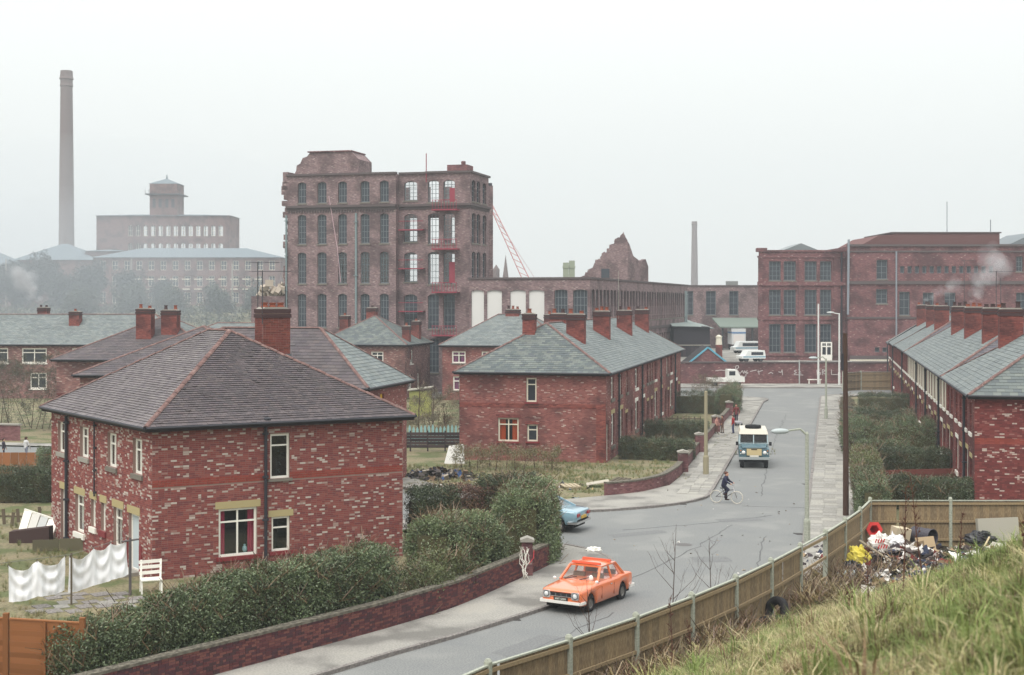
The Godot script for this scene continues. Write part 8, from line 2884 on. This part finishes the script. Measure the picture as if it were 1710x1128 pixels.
func street_things() -> void:
	street_lamp("concrete street lamp beside the open fence bay, lantern over the road", G(11.0, 53.0), 4.25, 0.75, M.concrete_post, 0.1)
	street_lamp("concrete street lamp farther up the right pavement", G(24.0, 108.6), 4.75, 0.7, M.concrete_post, 0.0)
	var c := MB.new()
	c.lathe([Vector2(0.15, 0), Vector2(0.15, 1.0), Vector2(0.1, 1.1), Vector2(0.085, 4.4), Vector2(0, 4.45)], 8, G(10.07, 73.8))
	tag(put("concrete_post", c, mat(rgb(150, 142, 118))), "plain concrete lamp column without its arm on the left pavement", "post")
	for i in 2:
		var o := thing("tall_lamp", ["tall white steel lamp column without an arm before the works", "tall white steel lamp column with arm to the left before the works"][i], "street lamp", G([33.2, 35.0][i], [154.0, 152.0][i]), 0.0, "tall white lamp columns")
		var g := MB.new()
		g.tube([V(0, 0, 0), V(0, 1.4, 0), V(0, 1.45, 0), V(0, 8.8 if i == 0 else 7.8, 0)], [0.13, 0.13, 0.1, 0.075], 8)
		put("column", g, mat(rgb(214, 216, 212), 0.5), o)
		if i == 1:
			var a := MB.new()
			a.tube([V(0, 7.7, 0), V(-0.7, 7.85, 0)], [0.05], 6)
			put("arm", a, mat(rgb(214, 216, 212), 0.5), o)
			var l := MB.new()
			l.ball(V(-0.95, 7.88, 0), V(0.4, 0.09, 0.15), 10, 6)
			put("lantern", l, mat(rgb(200, 204, 202), 0.4), o, true)
	var tp := thing("telegraph_pole", "dark brown wooden telegraph pole beside the right pavement", "pole", G(14.0, 59.6))
	var tm := MB.new()
	tm.tube([V(0, 0, 0), V(0, 3, 0), V(-0.03, 7.75, 0)], [0.125, 0.115, 0.085], 10)
	put("pole", tm, M.bark, tp)
	var tb := MB.new()
	tb.box(V(-0.2, 6.2, -0.04), V(-0.1, 6.9, 0.04))
	put("terminal_box", tb, M.iron, tp)
	for i in 6:
		var st := MB.new()
		st.tube([V(0, 3.0 + i * 0.55, 0), V(0.26 * (1 if i % 2 else -1), 3.0 + i * 0.55, 0)], [0.012], 4)
		put("climbing_step", st, M.iron, tp)
	for q in [[31.3, 154.8, 2.7, 0.07, "thin grey post against the graffiti wall", rgb(170, 176, 174)], [19.6, 90.0, 0.0, 0.0, "", Color.WHITE]]:
		if q[2] > 0.0:
			var g := MB.new()
			g.tube([G(q[0], q[1]), G(q[0], q[1], q[2])], [q[3]], 6)
			tag(put("sign_post", g, mat(q[5])), q[4], "post")
	var bn := thing("bench", "pale bench standing under the graffiti letters", "bench", G(32.9, 154.6, 0.1))
	var bs := MB.new()
	bs.box(V(-0.75, 0.42, -0.2), V(0.75, 0.5, 0.2))
	put("seat", bs, M.white, bn)
	for x in [-0.6, 0.6]:
		var l := MB.new()
		l.box(V(x - 0.05, 0, -0.15), V(x + 0.05, 0.42, 0.15))
		put("leg", l, M.white, bn)
	bag("white plastic bag lying in the road by the kerb end", G(2.95, 51.3, 0.012), V(0.27, 0.13, 0.2), rgb(226, 224, 216), 0.6)
	# garden gates and fence scraps before the middle terrace
	var gt := thing("garden_railings", "low timber railings in the third garden of the middle terrace", "railing", G(10.6, 101.5), deg_to_rad(-12.6))
	for i in 8:
		var g := MB.new()
		g.box(V(i * 0.4, 0, 0), V(i * 0.4 + 0.08, 0.9, 0.05))
		put("picket", g, M.old_wood, gt)
	for y in [0.3, 0.7]:
		var g := MB.new()
		g.box(V(0, y, -0.03), V(2.9, y + 0.07, 0.0))
		put("rail", g, M.old_wood, gt)
	var sh := thing("garden_screen", "white corrugated screen in the second right garden", "screen", G(22.6, 73.9), deg_to_rad(-12.6))
	for i in 9:
		var g := MB.new()
		g.tube([V(i * 0.1, 0, 0), V(i * 0.1, 1.25, 0)], [0.055], 6)
		put("rib", g, mat(rgb(196, 202, 204)), sh)
	var gf := thing("plank_fence", "low reddish plank fence in the nearest right garden", "fence", G(18.2, 69.4), deg_to_rad(12.0))
	for i in 3:
		var g := MB.new()
		g.box(V(0, 0.05 + i * 0.27, 0), V(4.4, 0.3 + i * 0.27, 0.04))
		put("plank", g, mat(rgb(104 + i * 6, 66, 60)), gf)
	# things in the back gardens between the houses
	var yd := thing("garden_shed", "small yellow green shed in the back gardens before the mill", "shed", G(-8.1, 112.0))
	var ys := MB.new()
	ys.box(V(0, 0, -1.5), V(1.7, 2.0, 0))
	put("shed_wall", ys, mat(rgb(150, 152, 92)), yd)
	var yr := MB.new()
	yr.hexa([V(-0.15, 2.0, 0.15), V(1.85, 2.25, 0.15), V(1.85, 2.25, -1.6), V(-0.15, 2.0, -1.6), V(-0.15, 2.08, 0.15), V(1.85, 2.33, 0.15), V(1.85, 2.33, -1.6), V(-0.15, 2.08, -1.6)])
	put("shed_roof", yr, mat(rgb(150, 146, 134)), yd)
	var wf := thing("timber_trellis", "white timber trellis leaning in the back gardens by the pale house", "trellis", G(-11.6, 118.0))
	for e in [[V(0, 0.5, 0), V(0, 3.4, 0)], [V(2.0, 0.5, 0), V(2.0, 3.3, 0)], [V(0, 3.3, 0), V(2.0, 3.5, 0)], [V(0, 1.8, 0), V(2.0, 1.9, 0)], [V(1.0, 0.2, 0), V(1.0, 1.8, 0)]]:
		var g := MB.new()
		g.bar(e[0], e[1], 0.14, 0.14)
		put("bar", g, M.cream, wf)
	for i in 3:
		bare_tree(["thin bare tree in the back gardens left of the middle terrace", "second thin bare tree nearer the plank fence", "leaning bare sapling behind the plank fence"][i], G([-5.4, -4.2, -6.6][i], [96.0, 91.0, 100.0][i]), [3.6, 2.8, 4.4][i], 0.05)

# ---------------------------------------------------------------- plants on the bank
func bare_tree(label: String, at: Vector3, h: float, r: float, called := "bare_tree") -> void:
	var o := thing(called, label, "tree", at, rng.randf() * TAU, "")
	var g := MB.new()
	var tw := MB.new()
	var lean := Vector3(rng.randf_range(-0.1, 0.1), 1, rng.randf_range(-0.1, 0.1))
	g.tube([Vector3(0, -0.1, 0), lean * h * 0.5, lean * h], [r, r * 0.6, r * 0.15], 6)
	for i in 9:
		var f := rng.randf_range(0.25, 0.9)
		var a := rng.randf() * TAU
		var p := lean * h * f
		var l := h * (1 - f) * 0.6 + 0.15
		var e := p + Vector3(cos(a) * l * 0.6, l * 0.8, sin(a) * l * 0.6)
		g.tube([p, p.lerp(e, 0.5) + Vector3(cos(a), 0, sin(a)) * l * 0.1, e], [r * 0.35, r * 0.2, r * 0.08], 4)
		for k in 3:
			var q := p.lerp(e, rng.randf_range(0.3, 0.9))
			tw.tube([q, q + Vector3(rng.randfn() * 0.15, rng.randf_range(0.1, 0.4), rng.randfn() * 0.15) * h * 0.3], [r * 0.12, r * 0.05], 3)
	put("trunk", g, M.bark, o)
	put("twigs", tw, M.bark, o)

func bank_plants() -> void:
	# grass tufts of long dry and green blades
	var kinds := []
	for t in 4:
		var g := MB.new()
		for i in 22:
			var a := rng.randf() * TAU
			var h := rng.randf_range(0.22, 0.5)
			var lean := rng.randf_range(0.1, 0.42)
			var b := Vector3(cos(a), 0, sin(a))
			var w := Vector3(-sin(a), 0, cos(a)) * rng.randf_range(0.004, 0.008)
			var p := b * rng.randf_range(0, 0.1)
			var m := p + b * lean * 0.3 + Vector3(0, h * 0.65, 0)
			var e := p + b * lean + Vector3(0, h * rng.randf_range(0.6, 1.0), 0)
			var f := rng.randf_range(0.7, 1.3)
			g.k = Color(f, f, f * rng.randf_range(0.8, 1.1))
			g.fquad(p - w, p + w, m + w * 0.8, m - w * 0.8)
			g.v.append(m - w * 0.8); g.v.append(m + w * 0.8); g.v.append(e)
			g.c.append(g.k); g.c.append(g.k); g.c.append(g.k)
		kinds.append(g.mesh())
	var gm := mat(Color.WHITE, 0.75, 0.0, true)
	gm.backlight_enabled = true
	gm.backlight = Color(0.35, 0.35, 0.2)
	var nz := FastNoiseLite.new()
	nz.seed = 77
	nz.frequency = 0.22
	for t in 4:
		var xf := []
		var tn := []
		var tries := 0
		while xf.size() < 5200 and tries < 60000:
			tries += 1
			var d := rng.randf_range(9.0, 51.5)
			var x := rng.randf_range(-1.0, 21.0)
			if x > d * 0.42 + 1.0 or x < d * 0.02 - 0.3:
				continue
			var hb := bank(x, d)
			var fence := (x + 0.48) * 0.868 - (d - 28.6) * 0.5
			if fence < 0.35 or (d > 41.0 and fence < 7.2 - (52.0 - d) * 0.36) or (d > 48.5 and rng.randf() < 0.6):
				continue
			if Vector2(x, d).distance_to(Vector2(7.4, 38.6)) < 1.3:
				continue
			if hb < 0.02 and rng.randf() < 0.5:
				continue
			var v := nz.get_noise_2d(x, d) + rng.randfn() * 0.22
			var c: Color
			if v < -0.05:
				c = lin(118, 132, 76)
			elif v < 0.12:
				c = lin(156, 154, 104)
			elif v < 0.45:
				c = lin(186, 174, 136)
			else:
				c = lin(134, 112, 86)
			if rng.randf() < 0.16:
				c = lin(104, 88, 66)
			xf.append(Transform3D(Basis(Vector3.UP, rng.randf() * TAU).scaled(Vector3(1.0, 1.0, 1.0) * rng.randf_range(0.45, 1.0) * (1.0 + 0.5 * nz.get_noise_2d(d, x)) * (1.5 if rng.randf() < 0.03 else 0.8)), G(x, d, hb - 0.03)))
			tn.append(c * rng.randf_range(0.75, 1.15))
		var mm := MultiMesh.new()
		mm.transform_format = MultiMesh.TRANSFORM_3D
		mm.use_colors = true
		mm.mesh = kinds[t]
		mm.instance_count = xf.size()
		for i in xf.size():
			mm.set_instance_transform(i, xf[i])
			mm.set_instance_color(i, tn[i])
		var o := MultiMeshInstance3D.new()
		o.multimesh = mm
		o.material_override = gm
		o.name = numbered("grass")
		add_child(o)
		tag(o, "long dry and green grass covering the bank", "", "", "stuff")
	# tangled brown weeds along the fence foot
	var wx := []
	var wt := []
	for i in 1500:
		var d := rng.randf_range(27.0, 47.0)
		var off := absf(rng.randfn()) * 1.1 + 0.25
		var fx := -0.48 + (d - 28.6) * 0.576 + off * 1.15
		if nz.get_noise_2d(fx * 2.0, d * 2.0) < -0.05 or Vector2(fx, d).distance_to(Vector2(7.3, 38.6)) < 1.5:
			continue
		wx.append(Transform3D(Basis(Vector3.UP, rng.randf() * TAU).scaled(Vector3.ONE * rng.randf_range(0.8, 1.9)), G(fx, d, bank(fx, d) + rng.randf_range(-0.05, 0.2))))
		wt.append([lin(128, 100, 76), lin(104, 80, 64), lin(156, 138, 104)][rng.randi() % 3] * rng.randf_range(0.7, 1.1))
	var wd := scatter("weeds", "twig", wx, wt, self)
	tag(wd, "tangle of dead brown weeds along the foot of the board fence", "", "", "stuff")
	# dead dock and willowherb stalks
	var stalk := mat(rgb(86, 56, 46), 0.9)
	var at := [[1508, 885, 1080], [1545, 880, 1075], [1705, 905, 1030], [1450, 960, 1075], [1560, 930, 985], [1122, 870, 1010], [1420, 1000, 1060], [1600, 870, 980], [1158, 990, 1075], [1060, 1060, 1120], [975, 1040, 1110]]
	var where := ["tallest dead brown stalk in the middle of the bank", "dead brown stalk just right of the tallest one", "dead brown stalk at the right edge of the bank", "dead stalk on the bank before the left of the rubbish", "short dead stalk before the cardboard in the rubbish", "tall bare stem rising above the board fence by the car", "bent dead stalk low on the bank left of the tallest", "thin dead stalk before the back fence", "dead stalk against the board fence right of the bare stem", "low dead stalk at the fence near the bottom edge", "dead twiggy stalk at the fence below the orange car"]
	var dep := [24.0, 25.0, 18.0, 26.0, 30.0, 31.0, 25.0, 30.0, 31.5, 29.5, 28.5]
	for i in at.size():
		var d: float = dep[i]
		var x: float = (at[i][0] - 855.0) / 2375.0 * d
		var h: float = (at[i][2] - at[i][1]) / 2375.0 * d
		var y := bank(x, d)
		var o := thing("dead_stalk", where[i], "plant", G(x, d, y - 0.05), rng.randf() * TAU, "dead stalks on the bank")
		var g := MB.new()
		var top := Vector3(rng.randf_range(-0.12, 0.12), 1, rng.randf_range(-0.12, 0.12)) * maxf(h, 0.6)
		g.tube([Vector3.ZERO, top * 0.5 + Vector3(0.02, 0, 0.02), top], [0.016, 0.011, 0.004], 5)
		put("stem", g, stalk, o)
		var s := MB.new()
		for k in 16:
			var f := rng.randf_range(0.45, 1.0)
			var p := top * f
			var a := rng.randf() * TAU
			s.tube([p, p + Vector3(cos(a) * 0.09, rng.randf_range(0.06, 0.2), sin(a) * 0.09)], [0.007, 0.003], 3)
			if k % 2:
				s.ball(p + Vector3(cos(a) * 0.05, 0.05, sin(a) * 0.05), Vector3.ONE * 0.018, 5, 4)
		put("seed_head", s, stalk, o)
	for q in [[1120.0, 36.2, 3.4, "bare sapling growing beside the road behind the board fence"], [990.0, 33.4, 2.6, "low bare sapling behind the fence in front of the orange car"], [1190.0, 38.6, 2.7, "thin bare sapling behind the fence left of the tyres"]]:
		var x: float = (q[0] - 855.0) / 2375.0 * q[1]
		bare_tree(q[3], G(x, q[1]), q[2], 0.022, "sapling")
	# rough grass on the waste ground and gardens
	var tuft := []
	var tint := []
	var regions := [[-7.0, 4.5, 66.5, 78.5, 1500], [1.0, 9.0, 71.5, 80.5, 700], [-26.0, -13.5, 40.0, 62.0, 1500], [-17.0, -10.0, 34.0, 44.0, 900], [14.5, 22.0, 54.0, 61.0, 300], [9.0, 16.0, 83.0, 112.0, 700]]
	for q in regions:
		for i in q[4]:
			var x: float = rng.randf_range(q[0], q[1])
			var d: float = rng.randf_range(q[2], q[3])
			if Vector2(x, d).distance_to(Vector2(-12.8, 42.8)) < 1.6 or (nz.get_noise_2d(x, d) < -0.1 and rng.randf() < 0.7):
				continue
			tuft.append(Transform3D(Basis(Vector3.UP, rng.randf() * TAU).scaled(Vector3.ONE * rng.randf_range(0.25, 0.6)), G(x, d, -0.01)))
			tint.append([lin(124, 126, 84), lin(146, 140, 98), lin(110, 118, 74), lin(160, 148, 112)][rng.randi() % 4] * rng.randf_range(0.8, 1.1))
	var mm2 := MultiMesh.new()
	mm2.transform_format = MultiMesh.TRANSFORM_3D
	mm2.use_colors = true
	mm2.mesh = kinds[1]
	mm2.instance_count = tuft.size()
	for i in tuft.size():
		mm2.set_instance_transform(i, tuft[i])
		mm2.set_instance_color(i, tint[i])
	var o2 := MultiMeshInstance3D.new()
	o2.multimesh = mm2
	o2.material_override = gm
	o2.name = numbered("grass")
	add_child(o2)
	tag(o2, "rough short grass over the waste ground and gardens", "", "", "stuff")

# ---------------------------------------------------------------- smoke
func smoke() -> void:
	var plumes := [
		["blue grey smoke drifting from a chimney of the right-hand terrace", Vector3(29.5, 9.1, -90.9), Vector3(1.9, 2.7, -1.0), 60, 0.25, 1.0, 0.17],
		["thin smoke from the far chimney of the right-hand terrace", Vector3(40.7, 9.0, -140.8), Vector3(3.6, 2.2, 1.0), 34, 0.25, 0.9, 0.13],
		["white smoke rising from a chimney among the left houses", Vector3(-47.4, 8.9, -143.0), Vector3(-2.8, 3.0, -2.0), 50, 0.3, 1.2, 0.2]]
	for p in plumes:
		var o := thing("smoke", p[0], "smoke", p[1])
		for i in p[3]:
			var f: float = pow(rng.randf(), 0.8)
			var v := FogVolume.new()
			v.name = "smoke_puff"
			v.shape = RenderingServer.FOG_VOLUME_SHAPE_ELLIPSOID
			var r: float = lerpf(p[4], p[5], f)
			v.size = Vector3(r * 1.5, r * 1.2, r * 1.3) * rng.randf_range(0.5, 1.2)
			v.position = p[2] * f + Vector3(rng.randfn(), rng.randfn() * 0.8, rng.randfn()) * r * 0.42
			v.rotation = Vector3(rng.randf(), rng.randf(), rng.randf()) * TAU
			var m := FogMaterial.new()
			m.albedo = Color(0.99, 0.99, 1.0)
			m.density = p[6] * lerpf(1.3, 0.4, f)
			v.material = m
			o.add_child(v, true)
	# smoky air lying over the hollow before the far left mill
	var hz := thing("smoke_haze", "pale smoke haze lying over the hill and far mill at the left", "smoke")
	for q in [[Vector3(-66, 12, -215), Vector3(110, 44, 90), 0.0024], [Vector3(-58, 12, -185), Vector3(50, 24, 50), 0.003], [Vector3(-82, 14, -250), Vector3(60, 26, 50), 0.0024]]:
		var v := FogVolume.new()
		v.name = "haze_bank"
		v.shape = RenderingServer.FOG_VOLUME_SHAPE_ELLIPSOID
		v.size = q[1]
		v.position = q[0]
		var m := FogMaterial.new()
		m.albedo = Color(0.94, 0.97, 1.0)
		m.density = q[2]
		v.material = m
		hz.add_child(v, true)
